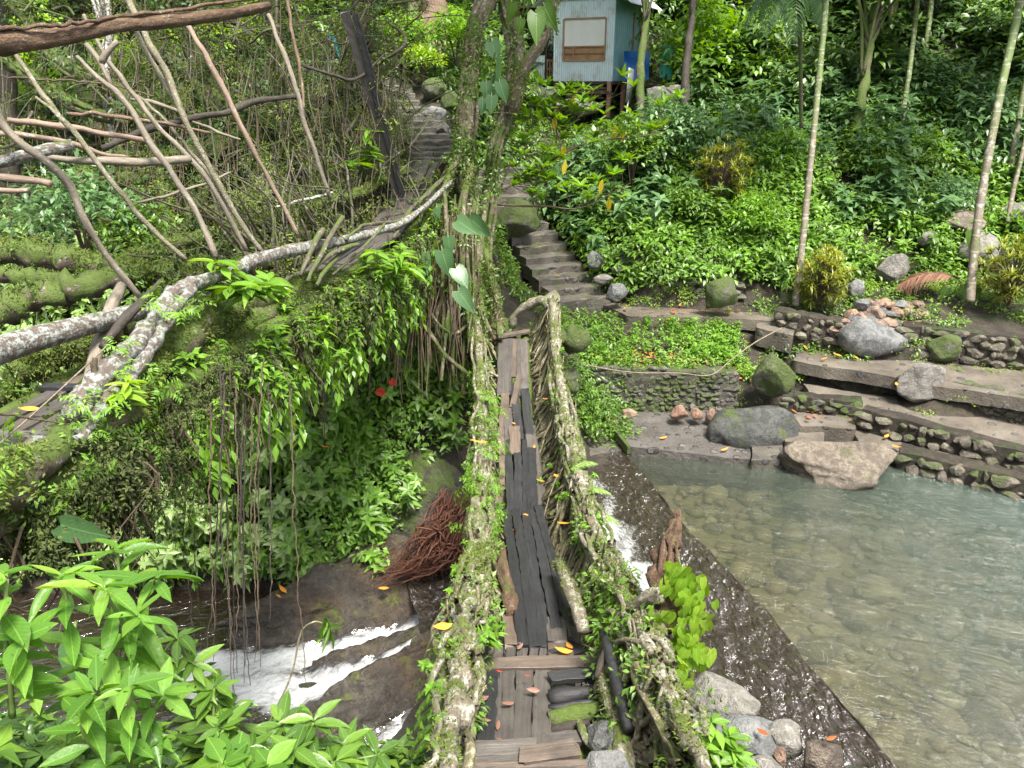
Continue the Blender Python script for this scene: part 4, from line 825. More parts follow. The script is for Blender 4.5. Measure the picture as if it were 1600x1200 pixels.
stick('bare_pole', [(418, 22, 9.5), (440, 75, 9.5), (462, 140, 9.6), (482, 210, 9.8), (516, 312, 10.2)], [.03, .036, .04, .034], 'bark_pole', 'light brown pole just left of the charred double plank', 'pole')
stick('bare_pole', [(448, -20, 9.8), (455, 40, 9.8), (470, 120, 9.9), (475, 170, 9.9)], [.022, .026, .018], 'bark_red', 'thin reddish pole touching the light brown pole', 'pole')
stick('bare_pole', [(0, 120, 7.4), (80, 125, 7.5), (160, 130, 7.6), (240, 150, 7.7)], [.01, .012, .009], 'root_brown', 'very thin brown twig crossing the poles on the left', 'twig')
stick('bare_pole', [(215, 150, 8), (260, 190, 8), (300, 240, 8.1), (345, 300, 8.2), (372, 372, 8.4)], [.018, .024, .022], 'bark_green', 'slim pale pole leaning between the forked pole and the mossy pole', 'pole')
# horizontal cut branches
stick('rotten_log', [(-60, 75, 5), (0, 66, 5.1), (70, 56, 5.3), (150, 45, 5.6), (230, 34, 6), (320, 26, 6.5), (420, 8, 7.2)], [.075, .075, .07, .06, .05, .05, .04], 'bark_rot', 'long rotten brown log lying across the top left', 'log', .14, extra=[([(-20, 45, 5), (100, 38, 5.3), (200, 26, 5.8), (400, -2, 7)], .014)])
stick('cut_branch', [(12, 186, 6.8), (60, 192, 6.9), (130, 202, 7), (190, 212, 7.2), (240, 224, 7.4)], [.03, .034, .034, .026], 'bark_pink', 'upper pinkish cut branch lying level on the left', 'branch')
stick('cut_branch', [(-20, 208, 6.6), (40, 210, 6.6), (100, 222, 6.8), (150, 238, 7), (200, 246, 7.2)], [.028, .032, .028, .02], 'bark_pink', 'middle pinkish cut branch below the upper one', 'branch')
stick('cut_branch', [(60, 246, 7), (130, 250, 7), (200, 254, 7.1), (260, 252, 7.2), (300, 246, 7.3)], [.035, .045, .048, .046, .046], 'bark_pole', 'thick pale branch with a freshly sawn right end', 'branch')
stick('cut_branch', [(-40, 276, 5.6), (10, 278, 5.6), (50, 283, 5.7), (78, 289, 5.7)], [.03, .032, .032], 'bark_pink', 'short pink stub with a cut end at the left edge', 'branch')
stick('cut_branch', [(-40, 298, 5.4), (10, 299, 5.5), (44, 297, 5.5)], [.022, .024, .022], 'bark_pink', 'thinner pink stub just under the first stub at the left edge', 'branch')
stick('cut_branch', [(105, 178, 7.6), (160, 180, 7.6), (240, 190, 7.8), (330, 208, 8.2)], [.018, .026, .024, .02], 'bark_red', 'reddish branch lying behind the forked pole', 'branch')
stick('cut_branch', [(205, 155, 8.4), (240, 160, 8.4), (290, 180, 8.6)], [.02, .028, .022], 'bark_pole', 'short pale bent branch behind the poles', 'branch')
stick('bark_strip', [(-40, 262, 5.8), (20, 248, 5.9), (70, 236, 6), (112, 226, 6.1)], [.05, .055, .05, .045], 'bark_white', 'grey dead log with a dark hollow underside at the left', 'log', .1)
stick('dead_branch', [(160, 232, 8.2), (215, 208, 8.4), (270, 192, 8.6), (350, 176, 9.2), (400, 158, 9.6), (470, 150, 10.2)], [.03, .042, .04, .04, .03], 'bark_dark', 'dark dead branch running right behind the slanting poles', 'branch', .1)
stick('dead_branch', [(215, 316, 8), (260, 306, 8), (310, 290, 8.1), (362, 270, 8.3)], [.012, .016, .014, .01], 'bark_pole', 'thin pale twig lying level between two poles', 'twig')
stick('dead_branch', [(302, 190, 8.7), (340, 205, 8.7), (375, 218, 8.8)], [.014, .018, .012], 'bark_pole', 'short pale twig right of the dark dead branch', 'twig')
stick('dead_branch', [(400, 332, 9.6), (450, 320, 9.8), (500, 306, 10.2), (520, 300, 10.4)], [.016, .02, .018], 'bark_lichen', 'white lichen twig above the rail log', 'twig')
stick('dead_branch', [(470, 100, 10.5), (520, 118, 10.8), (560, 122, 11), (600, 86, 11.3)], [.022, .026, .012], 'bark_dark', 'dark branch crossing behind the charred double plank', 'branch', .12)
pl = thing('charred_plank', 'tall charred double plank leaning upright beside the upper deck', 'plank', P(618, 302, 12.2))
plank(pl, P(620, 304, 12.2), P(538, 20, 10.6), .13, .04, M['plank_grey'], up=(0, -1, .3), name='board'); plank(pl, P(628, 300, 12.15), P(556, 22, 10.6), .09, .05, M['plank_black'], up=(0, -1, .3), name='board')
stick('wire', [(-20, 710, 4.1), (60, 640, 4.5), (120, 585, 4.9), (168, 540, 5.4)], .006, 'trunk_ring', 'thin grey wire stretched over the upper deck', 'wire', 0, 0, 5)
stick('dry_stem', [(-20, 645, 4.1), (40, 652, 4.3), (110, 664, 4.5)], [.008, .007, .004], 'root_brown', 'dry brown stem crossing the near end of the upper deck', 'stem', 0, .004, 5)
stick('cable', [(985, 1000, 5.3), (1000, 1040, 5.1)], .004, 'root_olive', 'thin pale rootlet looped on the pole', 'rootlet', 0, 0, 4) if False else None
stick('water_pipe', [(906, 562, 15.4), (925, 572, 15.3), (990, 582, 15.2), (1060, 583, 15.2), (1110, 586, 15.1), (1145, 560, 15.3), (1180, 535, 15.6), (1222, 512, 15.9)], .012, 'trunk_ring', 'thin grey water pipe lying along the ledge to the path', 'pipe', 0, 0, 6)
# ------------------------------------------------------------------ strangler fig
fg = thing('strangler_fig', 'tall strangler fig of fused mossy roots between the two bridges', 'tree', P(745, 520, 13.2))
mb = MB(); left_ = PL([(775, -160, 12.8), (768, -40, 12.8), (742, 60, 12.8), (732, 160, 12.8), (727, 250, 12.9), (738, 340, 12.9), (748, 430, 13), (752, 530, 13.1), (755, 620, 13.2)])
right_ = PL([(780, -160, 13), (792, -10, 13), (808, 80, 13), (797, 160, 13.1), (775, 240, 13.2), (765, 330, 13.3), (758, 430, 13.3), (765, 540, 13.4)])
tube(mb, left_, [.17, .16, .14, .13, .13, .08, .06, .07, .1], n=70, ns=16, rough=.12, wob=.01); tube(mb, right_, [.17, .15, .1, .1, .1, .09, .07, .08], n=70, ns=14, rough=.12, wob=.01)
bundle(mb, left_, [.17, .15, .15, .16, .11, .07, .08, .15], 10, .042, n=80, rough=.16); bundle(mb, right_, [.15, .13, .1, .1, .1, .1], 8, .04, n=80, rough=.16)
tube(mb, PL([(800, 175, 12.9), (812, 130, 12.7), (826, 95, 12.5), (848, 60, 12.3), (870, -20, 12)]), [.13, .12, .1, .1, .1], ns=12, rough=.06)
mb.build('trunk', M['bark_fig'], fg)
mb = MB()  # buttress and aerial roots
for pts, r in (([(725, 220, 12.8), (705, 270, 12.6), (690, 310, 12.3), (668, 345, 11.8), (650, 400, 11.5)], .07), ([(735, 260, 12.7), (722, 320, 12.4), (700, 380, 12.1), (690, 450, 12)], .06), ([(728, 240, 12.8), (712, 262, 12.8), (702, 250, 13), (690, 262, 13.4), (676, 290, 13.8)], .06), ([(748, 360, 12.8), (742, 430, 12.6), (738, 500, 12.4), (742, 560, 12.1)], .08), ([(758, 390, 12.8), (770, 440, 12.8), (780, 500, 12.9), (782, 530, 12.8)], .06), ([(760, 300, 13), (752, 380, 12.8), (748, 460, 12.6), (765, 520, 12.5)], .05), ([(742, 500, 12.4), (700, 520, 12), (660, 470, 11.8), (640, 440, 11.6)], .022), ([(738, 590, 12), (700, 560, 12), (665, 510, 12), (640, 470, 12)], .03)):
    tube(mb, PL(pts), [r, r * 1.1, r * .8], ns=10, rough=.2, wob=.015)
for q in range(46):
    x = RNG.uniform(655, 748); D = RNG.uniform(11.9, 12.9); y0 = RNG.uniform(300, 380); y1 = RNG.uniform(480, 620)
    r = RNG.choice([.045, .03, .02, .014]); tube(mb, PL([(x, y0, D), (x + RNG.uniform(-12, 12), (y0 + y1) / 2, D + RNG.uniform(-.1, .1)), (x + RNG.uniform(-14, 18), y1, D)]), [r, r * .9, r * .5], n=20, ns=7, rough=.2, wob=.012, cap=False)
mb.build('buttress_root', M['bark_fig'], fg)
mb = MB()
for q in range(330):
    x = RNG.uniform(470, 745) if q % 3 else RNG.uniform(600, 745); D = np.interp(x, [470, 745], [10.2, 12.7]) + RNG.uniform(-.5, .5); y0 = np.interp(x, [470, 600, 745], [440, 370, 330]) + RNG.uniform(-10, 50); L = RNG.uniform(60, 240)
    r = RNG.choice([.012, .007, .004]); tube(mb, PL([(x, y0, D), (x + RNG.normal() * 6, y0 + L * .5, D), (x + RNG.normal() * 10, y0 + L, D)]), [r, r, r * .5], n=10, ns=4, wob=.015, cap=False)
mb.build('aerial_root', M['root_brown'], fg)
mb = MB()  # red roots at the cliff foot
for q in range(420):
    x0 = RNG.uniform(690, 748); u = RNG.uniform(); a = P(x0, RNG.uniform(760, 870), RNG.uniform(11.9, 12.5)); x1 = x0 - RNG.uniform(5, 45); b = P(x1, RNG.uniform(820, 880), RNG.uniform(11.8, 12.3)); x2 = x1 - RNG.uniform(10, 130) * u; c = P(x2, np.interp(x2, [560, 740], [912, 885]) + RNG.uniform(-25, 14), RNG.uniform(12.1, 12.8))
    tube(mb, [a, b, c], [RNG.choice([.018, .009, .006, .004]), .003], n=22, ns=5, wob=.07, cap=False)
mb.build('red_root', M['root_red'], fg)['label'] = 'mass of thin reddish roots spilling to the water'
mb = MB()
for q in range(26):
    a0 = RNG.uniform(0, 6.28); b = P(778, -150, 12.9); e = b + [math.cos(a0) * RNG.uniform(1.5, 4), math.sin(a0) * RNG.uniform(1, 3) + .6, RNG.uniform(.8, 4)]
    tube(mb, [b, (b + e) / 2 + [0, 0, .5], e], [.11, .06, .015], ns=7, rough=.1, wob=.03)
mb.build('limb', M['bark_mossy'], fg)
mb = MB(); n = 420; c = np.stack([RNG.normal(size=n) * 2.2 - .5, RNG.normal(size=n) * 1.4 + 13.3, RNG.uniform(3.6, 7.5, n)], 1); scatter(mb, c, 'bush', .55); mb.build('crown', M['leaf_mid'], fg)
# second fig with tangled limbs behind the upper bridge
f2 = thing('mossy_fig', 'spreading mossy fig with tangled limbs behind the slanting poles', 'tree', P(470, 300, 14.5))
mb = MB()
for pts, r in (([(575, -60, 14.5), (560, 40, 14.5), (545, 110, 14.3), (520, 140, 14), (470, 165, 13.6), (420, 182, 13.2), (360, 185, 13)], .15), ([(420, 182, 13.4), (470, 240, 13.3), (520, 310, 13), (560, 320, 12.6)], .1), ([(470, 165, 13.6), (430, 230, 13), (400, 300, 12.4), (380, 380, 11.8)], .12), ([(545, 110, 14.3), (560, 200, 14), (600, 260, 13.8), (620, 290, 13.6)], .12), ([(520, 140, 14), (540, 230, 13.6), (500, 310, 12.8), (440, 370, 12)], .11), ([(430, 200, 13), (340, 230, 12.6), (240, 260, 12.3), (120, 280, 12)], .13), ([(360, 185, 13), (300, 120, 13), (230, 60, 13), (200, -40, 13)], .12), ([(250, -40, 13.4), (300, 60, 13.4), (330, 160, 13.2), (330, 260, 12.8), (290, 360, 12.2)], .14), ([(20, 0, 13), (100, 100, 12.8), (180, 140, 12.6), (260, 200, 12.5)], .1), ([(0, 90, 12.6), (60, 130, 12.5), (130, 170, 12.4), (200, 190, 12.4)], .09), ([(560, 40, 14.5), (590, 100, 14.6), (575, 200, 14.4), (560, 300, 14)], .09), ([(200, 240, 12.2), (210, 320, 12), (220, 400, 11.8)], .16), ([(250, 240, 12.2), (262, 330, 12), (255, 400, 11.8)], .12), ([(420, 0, 14), (440, 100, 13.8), (460, 170, 13.6)], .13), ([(500, 320, 12.2), (560, 300, 12.6), (610, 262, 13.2)], .1), ([(370, 30, 14), (300, 10, 14), (200, 15, 13.8), (80, 5, 13.6)], .08)):
    A = PL(pts); tube(mb, A, [r, r * 1.1, r], ns=11, rough=.22, wob=.03, n=50); bundle(mb, A, [r * 1.05], 5, r * .35, n=50, rough=.2)
mb.build('limb', M['bark_mossy'], f2)
mb = MB()
for q in range(1700):
    x = RNG.uniform(-40, 640); y = RNG.uniform(-20, 430); D = RNG.uniform(11.2, 14.5)
    if x < 210 and RNG.uniform() < .55: continue
    if RNG.uniform() < .25: pts = [(x, y, D), (x + RNG.normal() * 8, y + 40, D), (x + RNG.normal() * 14, y + RNG.uniform(60, 190), D)]
    else: dx_, dy_ = RNG.normal() * 70, RNG.normal() * 50; pts = [(x, y, D), (x + dx_ * .5 + RNG.normal() * 15, y + dy_ * .5 + RNG.normal() * 15, D + RNG.normal() * .2), (x + dx_, y + dy_, D + RNG.normal() * .4)]
    r = RNG.choice([.03, .015, .009, .005], p=[.06, .2, .34, .4]); tube(mb, PL(pts), [r, r * .8, r * .6], n=10, ns=5, rough=.15, wob=.02, cap=False)
mb.build('tangled_root', M['bark_tangle'], f2)
mb = MB()
for q in range(380):
    x = RNG.uniform(150, 620); y = RNG.uniform(0, 330); D = RNG.uniform(10.8, 14)
    tube(mb, PL([(x, y, D), (x + RNG.normal() * 6, y + 40, D), (x + RNG.normal() * 16, y + RNG.uniform(50, 150), D)]), [.008, .004], n=8, ns=4, wob=.03, cap=False)
mb.build('aerial_root', M['root_brown'], f2)
# broken stump on the right rail
st = thing('broken_stump', 'jagged rotten brown stump rising beside the right rail with lime vines', 'stump', P(1040, 1010, 5.4))
mb = MB(); tube(mb, PL([(1048, 1060, 5.2), (1042, 1000, 5.35), (1038, 940, 5.4), (1040, 880, 5.45), (1048, 850, 5.5), (1056, 815, 5.5), (1060, 795, 5.5)]), [.12, .11, .105, .09, .075, .045, .012], n=40, ns=16, rough=.22, wob=.006)
for q in (1, 4, 7): tube(mb, PL([(1030 + q * 4, 930, 5.35), (1032 + q * 3.4, 860 + RNG.uniform(-15, 15), 5.4), (1046 + q * 1.6, 815 + RNG.uniform(-12, 30), 5.42)]), [.025, .02, .004], n=14, ns=5, rough=.3, wob=.008)
mb.build('wood', M['bark_rot'], st)
# ------------------------------------------------------------------ moss and ground cover
def samp_obj(obs, density, maskfn=None):
    Ps, Ns = [], []
    for ob in (obs if isinstance(obs, list) else [obs]):
        me = ob.data; n = len(me.vertices); V = np.empty(n * 3, np.float32); me.vertices.foreach_get('co', V); V = V.reshape(-1, 3) + worldloc(ob)
        me.calc_loop_triangles(); T = np.empty(len(me.loop_triangles) * 3, np.int32); me.loop_triangles.foreach_get('vertices', T); T = T.reshape(-1, 3)
        a, b, c = V[T[:, 0]], V[T[:, 1]], V[T[:, 2]]; N_ = np.cross(b - a, c - a); A = np.linalg.norm(N_, axis=1) / 2; N_ = nrm(N_)
        if maskfn is not None: A = A * maskfn((a + b + c) / 3, N_)
        px_, py_, D_ = proj((a + b + c) / 3); A = A * ((px_ > -250) & (px_ < 1850) & (py_ > -200) & (py_ < 1500))
        n = int(A.sum() * density)
        if n < 1: continue
        k = RNG.choice(len(T), n, p=A / A.sum()); u, v = RNG.uniform(size=(2, n, 1)); s = (u + v) > 1; u, v = np.where(s, 1 - u, u), np.where(s, 1 - v, v)
        Ps.append(a[k] + u * (b - a)[k] + v * (c - a)[k]); Ns.append(N_[k])
    if not Ps: return np.zeros((0, 3)), np.zeros((0, 3))
    return np.concatenate(Ps), np.concatenate(Ns)
def kids(t, *names): return [o for o in t.children if o.name.split('.')[0] in names]
def fur(mb, obs, density, L, W, maskfn=None, droop=.3):
    p, n = samp_obj(obs, density, maskfn)
    if len(p): add_leaves(mb, p, n + RNG.normal(size=p.shape) * .6 - [0, 0, droop], RNG.normal(size=p.shape), RNG.uniform(.5, 1.4, len(p)) * L, W, 'far')
mossn = lambda s, th, seed=5: (lambda c, n: np.clip(sn(c, s, seed, 3) * .8 + n[:, 2] * .35 - th + .5, 0, 1))
mb = MB(); fur(mb, kids(ub, 'side_root'), 5200, .034, .012, mossn(.5, .15)); fur(mb, kids(f2, 'limb'), 1300, .06, .02, mossn(.8, .45)); fur(mb, kids(ub, 'bearing_root'), 2600, .035, .012, mossn(.5, .3))
tag(mb.build('moss', M['moss_bright']), 'bright green moss coating the roots of the upper bridge and the limbs behind it', 'moss', kind='stuff')
mb = MB(); fur(mb, kids(lb, 'rail_root'), 5000, .024, .009, mossn(.35, .45, 8)); fur(mb, kids(lb, 'bearing_root', 'footing'), 1500, .03, .012, mossn(.5, .3)); fur(mb, kids(lb, 'knotted_root'), 6000, .022, .009, mossn(.3, .55, 8)); fur(mb, kids(fg, 'trunk', 'buttress_root'), 1900, .05, .018, mossn(.6, .5, 9))
tag(mb.build('moss', M['moss_bright']), 'green moss growing on the railings of the lower bridge and the fig trunk', 'moss', kind='stuff')
# hanging moss curtain under the near part of the upper bridge
mb = MB(); n = 3600
i = (20 + 80 * RNG.uniform(0, 1, n) ** 1.4).astype(int); base = UA[i] + us[i] * (RNG.uniform(.15, .75, n) + .0)[:, None]; clump = sn(base * [1, 1, 0], .45, 71, 3)
base[:, 2] -= RNG.uniform(0, 1, n) ** 1.2 * (.75 + .55 * clump) * np.where(i < 50, .55, np.where(i < 85, .75, .4)) + .02
scatter(mb, base, 'hang', .085, leaf='far'); scatter(mb, base[:600] + RNG.normal(size=(600, 3)) * .08, 'bush', .09)
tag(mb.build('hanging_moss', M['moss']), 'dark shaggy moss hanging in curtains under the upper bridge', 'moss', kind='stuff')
mb = MB(); n = 900; i = RNG.integers(110, 238, n); sg = np.where(RNG.uniform(size=n) < .45, -1, 1); base = UA[i] + us[i] * (sg * RNG.uniform(.35, .85, n))[:, None]; base[:, 2] += np.where(sg < 0, RNG.uniform(-.4, .9, n), RNG.uniform(-.6, .1, n)); scatter(mb, base, 'hang', .2); scatter(mb, base[:350], 'bush', .15)
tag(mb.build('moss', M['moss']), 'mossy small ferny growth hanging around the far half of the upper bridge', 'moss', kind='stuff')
PX, PY_, PD = tpx, tpy, tD
def cover(name, m, label, parts, cat='undergrowth'):
    mb = MB()
    for mask, dens, kind, size, raise_, align in parts:
        p, n = sample(mask, dens)
        if len(p) == 0: continue
        clump = sn(p, .9, 91, 3)
        keep = RNG.uniform(size=len(p)) < np.clip(.75 + .6 * clump, .12, 1); p, n, clump = p[keep], n[keep], clump[keep]
        p = p + n * (RNG.uniform(0, 1, len(p)) * raise_ * np.clip(.6 + .7 * sn(p, 1.3, 92, 2), .1, 1.6))[:, None]
        scatter(mb, p, kind, size, n, align)
    return tag(mb.build(name, M[m]), label, cat, kind='stuff')
def off_stairs(w=.75):
    ok = np.ones(len(tc), bool)
    for st in (STAIR_R, STAIR_L):
        A = PL(st); A = np.vstack([A, A[-1] + (A[-1] - A[-2]) * .1])
        for a, b in zip(A[:-1], A[1:]):
            ab = b - a; t = np.clip(((cx - a[0]) * ab[0] + (cy - a[1]) * ab[1]) / (ab[0] ** 2 + ab[1] ** 2), 0, 1); ok &= np.hypot(cx - a[0] - t * ab[0], cy - a[1] - t * ab[1]) > w
    return ok
OFF = off_stairs(1.12)
HUTF = (tpx > 800) & (tpx < 1040) & (cy > 21.3) & (cy < 28)
slope = (cy > 17.3) & (cy < 23.5) & (cx > .9) & OFF & ~HUTF
patch = sn(tc, 1.6, 77, 2)
notcamp = ~((PX > 1140) & (cy < 16.9))
cover('slope_undergrowth', 'leaf_mid', 'dense mid green leafy undergrowth covering the slope right of the stone steps', [(slope, 22, 'bush', .42, .55, .5), (slope, 13, 'whorl', .45, .3, .3)])
cover('slope_undergrowth', 'leaf_light', 'yellow green leafy patches on the lower right slope', [(slope & (patch > -.5) & (cx > 2), 20, 'bush', .44, .55, .5), (slope & (cy < 19.5) & (cx > 4.5), 16, 'bush', .3, .5, .5)])
cover('slope_undergrowth', 'leaf_blue', 'bluish green broad leaves in the upper part of the slope', [(slope & (patch < .3) & (cy > 18.5), 9, 'whorl', .75, .5, .3), (slope & (cy > 20.5), 7, 'bush', .7, .7, .4)])
bench = (cy > 14.6) & (cy < 16.2) & (cx > .9) & (cx < 4.9)
cover('bench_plants', 'leaf_light', 'low fresh green plants on the ledge between the mossy wall and the upper path', [(bench & (patch > -.35), 55, 'bush', .2, .12, .4), (bench & (cx > 1.4), 26, 'whorl', .24, .02, .3)])
cover('bench_plants', 'leaf_mid', 'darker small plants beside the far end of the right rail', [((cy > 13.0) & (cy < 16.6) & (cx > .55) & (cx < 2.4), 45, 'bush', .26, .35, .4), ((cy > 16.2) & (cy < 18.6) & (cx > -1.2) & (cx < .9) & OFF, 30, 'bush', .3, .3, .4), ((cy > 18) & (cy < 26) & (cx > -1.4) & (cx < 1.2) & OFF, 14, 'bush', .35, .3, .4)])
ter = (cy > 16.3) & (cy < 17.9) & (cx > 5.0)
cover('bench_plants', 'leaf_lime', 'lime green weeds on the terrace behind the stone pile', [(ter & (cx > 7.8), 40, 'bush', .17, .15, .4), ((cy > 16.9) & (cy < 17.7) & (cx > 2.5), 22, 'bush', .15, .1, .4)])
cover('terrace_weeds', 'leaf_lime', 'tiny weeds growing in the joints of the right terraces', [((cy > 12.5) & (cy < 16.6) & (cx > 4.6), 14, 'bush', .12, .16, .4), ((cy > 13.9) & (cy < 14.7) & (cx > .6) & (cx < 4.8), 30, 'bush', .1, .1, .4)])
cover('bench_plants', 'leaf_mid', 'mixed low greenery among the rubble of the right terraces', [((cy > 14.6) & (cy < 17.9) & (cx > 5.4), 22, 'bush', .24, .22, .4)])
cliff = (cy > 10.7) & (cy < 13.6) & (cx < -.2) & (cz > -8.1) & (cz < -2.6)
bare = (PX > 610) & (PX < 745) & (PY_ > 690 + (745 - PX) * .8)
cover('cliff_plants', 'leaf_pale', 'pale drooping leaves covering the left part of the cliff', [(cliff & (PX < 500) & ~bare, 48, 'hang', .5, .6, .3), (cliff & (PX < 520) & ~bare, 20, 'whorl', .5, .4, .6)])
cover('hut_plants', 'leaf_mid', 'small plants on the stony ground in front of the hut', [((tpx > 800) & (tpx < 1040) & (cy > 21.3) & (cy < 24.8), 26, 'bush', .28, .15, .4)])
mb = MB(); n = 300; i = RNG.integers(75, 205, n); base = UA[i] + us[i] * RNG.uniform(.3, .8, n)[:, None]; base[:, 2] -= RNG.uniform(.05, .8, n); scatter(mb, base, 'hang', .34); scatter(mb, base[:160], 'whorl', .3)
tag(mb.build('hanging_creepers', M['leaf_light']), 'bright leafy creepers trailing down from the near side of the upper bridge', 'creepers', kind='stuff')
cover('cliff_plants', 'leaf_light', 'mixed leafy plants clothing the cliff between the two bridges', [(cliff & (PX > 300) & ~bare, 26, 'hang', .45, .8, .4), (cliff & (PX > 350) & (PX < 740) & ~bare, 18, 'whorl', .5, .6, .5)])
cover('cliff_plants', 'leaf_mid', 'green leafy plants clothing the cliff between the two bridges', [(cliff & (PX > 400) & ~bare, 40, 'bush', .3, .35, .6), (cliff & ~bare, 22, 'whorl', .36, .2, .6)])
cover('cliff_plants', 'leaf_light', 'fresh light green sprays hanging down the middle of the cliff', [(cliff & (PX > 400) & (PX < 760) & (patch > -.2) & ~bare, 60, 'hang', .36, .7, .5), (cliff & (PX > 500) & (PX < 700) & ~bare, 44, 'bush', .36, .65, .5), (cliff & bare & (patch > .3), 10, 'bush', .16, .1, .5)])
left = (cx < -1.6) & (cy > 12.8) & (cy < 24) & OFF
cover('hillside_undergrowth', 'leaf_dark', 'dark leafy undergrowth behind the tangled roots on the left', [(left, 11, 'bush', .42, .5, .4), (left, 6, 'whorl', .5, .4, .3)])
cover('hillside_undergrowth', 'leaf_mid', 'mid green plants scattered over the left hillside', [(left & (patch > .5), 8, 'bush', .36, .6, .4)])
cover('hillside_undergrowth', 'leaf_lime', 'bright yellow green foliage far behind the poles at the top left', [((cx < -7) & (cy > 17) & (cy < 34), 7, 'bush', .6, 1.2, .3)])
top = (cy > 23) & (cy < 42) & ~HUTF
cover('forest_undergrowth', 'leaf_dark', 'dark forest undergrowth rising behind the hut and the palms', [(top & (cx > -5), 5, 'bush', .8, .9, .4), (top & (cx > 0), 2.5, 'whorl', 1., .8, .3)])
cover('forest_undergrowth', 'leaf_mid', 'mid green understorey leaves on the forest slope', [(top & (patch > -.5), 6, 'bush', .7, 1.3, .4), ((cy >= 42) & (cy < 70), 1.2, 'bush', 1.6, 1.5, .3)])
# ------------------------------------------------------------------ near plants, bottom left
near = (cy > .6) & (cy < 4.3) & (cx < -.25) & (cx > -5) & ((tpx < 520) | (tpy > 1230))
cover('bank_plants', 'leaf_dark', 'dark small leaved plants filling the near bank at the bottom left', [(near, 120, 'bush', .2, .2, .4), (near, 40, 'fern', .24, .14, .3), (near, 50, 'whorl', .24, .2, .3)])
cover('bank_plants', 'leaf_mid', 'mid green weeds on the near bank under the large leaved plants', [(near & (cy < 3.9), 60, 'whorl', .26, .16, .3), ((cy > 1) & (cy < 4.2) & (cx > -1.6) & (cx < -.45) & (tpx < 560), 70, 'whorl', .2, .16, .3), ((cy > 2.5) & (cy < 4.8) & (cx > 1.0) & (cx < 1.9), 40, 'whorl', .16, .1, .3)])
def leafy(name, label, base, stems, mleaf, cat='plant', L=.2, W=.07, nl=9, kind='full'):
    """base in world; stems: list of tip points; leaves in a whorl at each tip and pairs down the stem"""
    t = thing(name, label, cat, base); ms = MB(); ml = MB()
    for tip in stems:
        tip = np.asarray(tip, float); C = tube(ms, [base, (base + tip) / 2 + [RNG.normal() * .03, RNG.normal() * .03, .04], tip], [.009, .007, .005], ns=6, n=14, wob=.004)
        p = []; d = []; l = []
        for k in range(nl):
            a = k * 2.4 + RNG.uniform(-.3, .3); e = RNG.uniform(-.15, .5); p.append(tip + RNG.normal(size=3) * .006); d.append([math.cos(a), math.sin(a), e]); l.append(L * RNG.uniform(.5, 1.05))
        for i in range(3, 12, 2):
            a = i * 1.3 + RNG.uniform(-.4, .4)
            for s in (0, math.pi): p.append(C[i]); d.append([math.cos(a + s), math.sin(a + s), RNG.uniform(-.2, .3)]); l.append(L * RNG.uniform(.8, 1.15))
        d = nrm(np.array(d)); add_leaves(ml, np.array(p), d, np.tile([0, 0, 1.], (len(d), 1)) + RNG.normal(size=d.shape) * .2, np.array(l), np.array(l) * W / L, kind, 1.)
    ms.build('stem', M['stem'], t); ml.build('foliage', M[mleaf], t); return t
B0 = lambda px, py, D: P(px, py, D)
leafy('broad_leaved_plant', 'large light green plant with long pointed leaves and small dark buds, at the bottom left', B0(170, 1150, 2.5), PL([(165, 925, 2.25), (95, 905, 2.35), (240, 905, 2.4), (185, 862, 2.5), (215, 965, 2.2)]), 'leaf_near', L=.18, W=.047, nl=6)
leafy('broad_leaved_plant', 'bright star shaped leaf rosettes low in the bottom left corner', B0(200, 1220, 2.2), PL([(205, 1075, 1.95), (145, 1085, 2.0), (255, 1090, 2.1)]), 'leaf_near', L=.13, W=.042, nl=7)
leafy('broad_leaved_plant', 'light green weed at the left edge halfway down the near bank', B0(20, 1120, 2.3), PL([(10, 905, 2.2), (35, 1000, 2.2)]), 'leaf_near', L=.14, W=.06, nl=5)
leafy('broad_leaved_plant', 'leafy green plant at the water edge left of the small rapids', B0(330, 1210, 2.9), PL([(335, 1075, 2.8), (370, 1105, 2.8), (300, 1040, 2.8), (280, 1000, 2.8), (350, 1140, 2.7)]), 'leaf_mid', L=.14, W=.045, nl=8)
leafy('broad_leaved_plant', 'glossy green bush at the bottom centre left of the near bridge end', B0(480, 1260, 2.9), PL([(440, 1135, 2.8), (490, 1130, 2.8), (540, 1165, 2.9), (590, 1180, 3.0), (460, 1175, 2.6), (390, 1170, 2.6), (520, 1190, 2.7), (420, 1150, 2.9)]), 'leaf_mid', L=.14, W=.05, nl=8)
leafy('broad_leaved_plant', 'pale green sprig leaning in at the bottom edge beside the glossy bush', B0(400, 1300, 2.5), PL([(350, 1190, 2.4), (420, 1195, 2.5)]), 'leaf_near', L=.12, W=.07, nl=7)
leafy('seedling', 'bright green seedling growing on the boulders at the lower right', B0(1125, 1215, 4.0), PL([(1110, 1130, 3.95), (1140, 1155, 3.95), (1095, 1165, 3.9), (1150, 1185, 3.9)]), 'leaf_light', L=.13, W=.05, nl=7)
leafy('seedling', 'small leafy sprout at the end of the dark planks on the left rail', B0(752, 1020, 5.6), PL([(758, 975, 5.6), (735, 985, 5.5), (775, 990, 5.6)]), 'leaf_light', L=.13, W=.045, nl=7)
leafy('seedling', 'tuft of long leaves sprouting from the bend of the white rail root', B0(390, 470, 6.9), PL([(335, 412, 6.6), (392, 445, 6.6), (360, 450, 6.5), (420, 440, 6.8)]), 'leaf_light', L=.3, W=.09, nl=7)
leafy('seedling', 'leafy sprout beside the deck under the white blotched root', B0(205, 640, 4.9), PL([(200, 600, 4.8), (180, 615, 4.8)]), 'leaf_lime', L=.15, W=.055, nl=6)
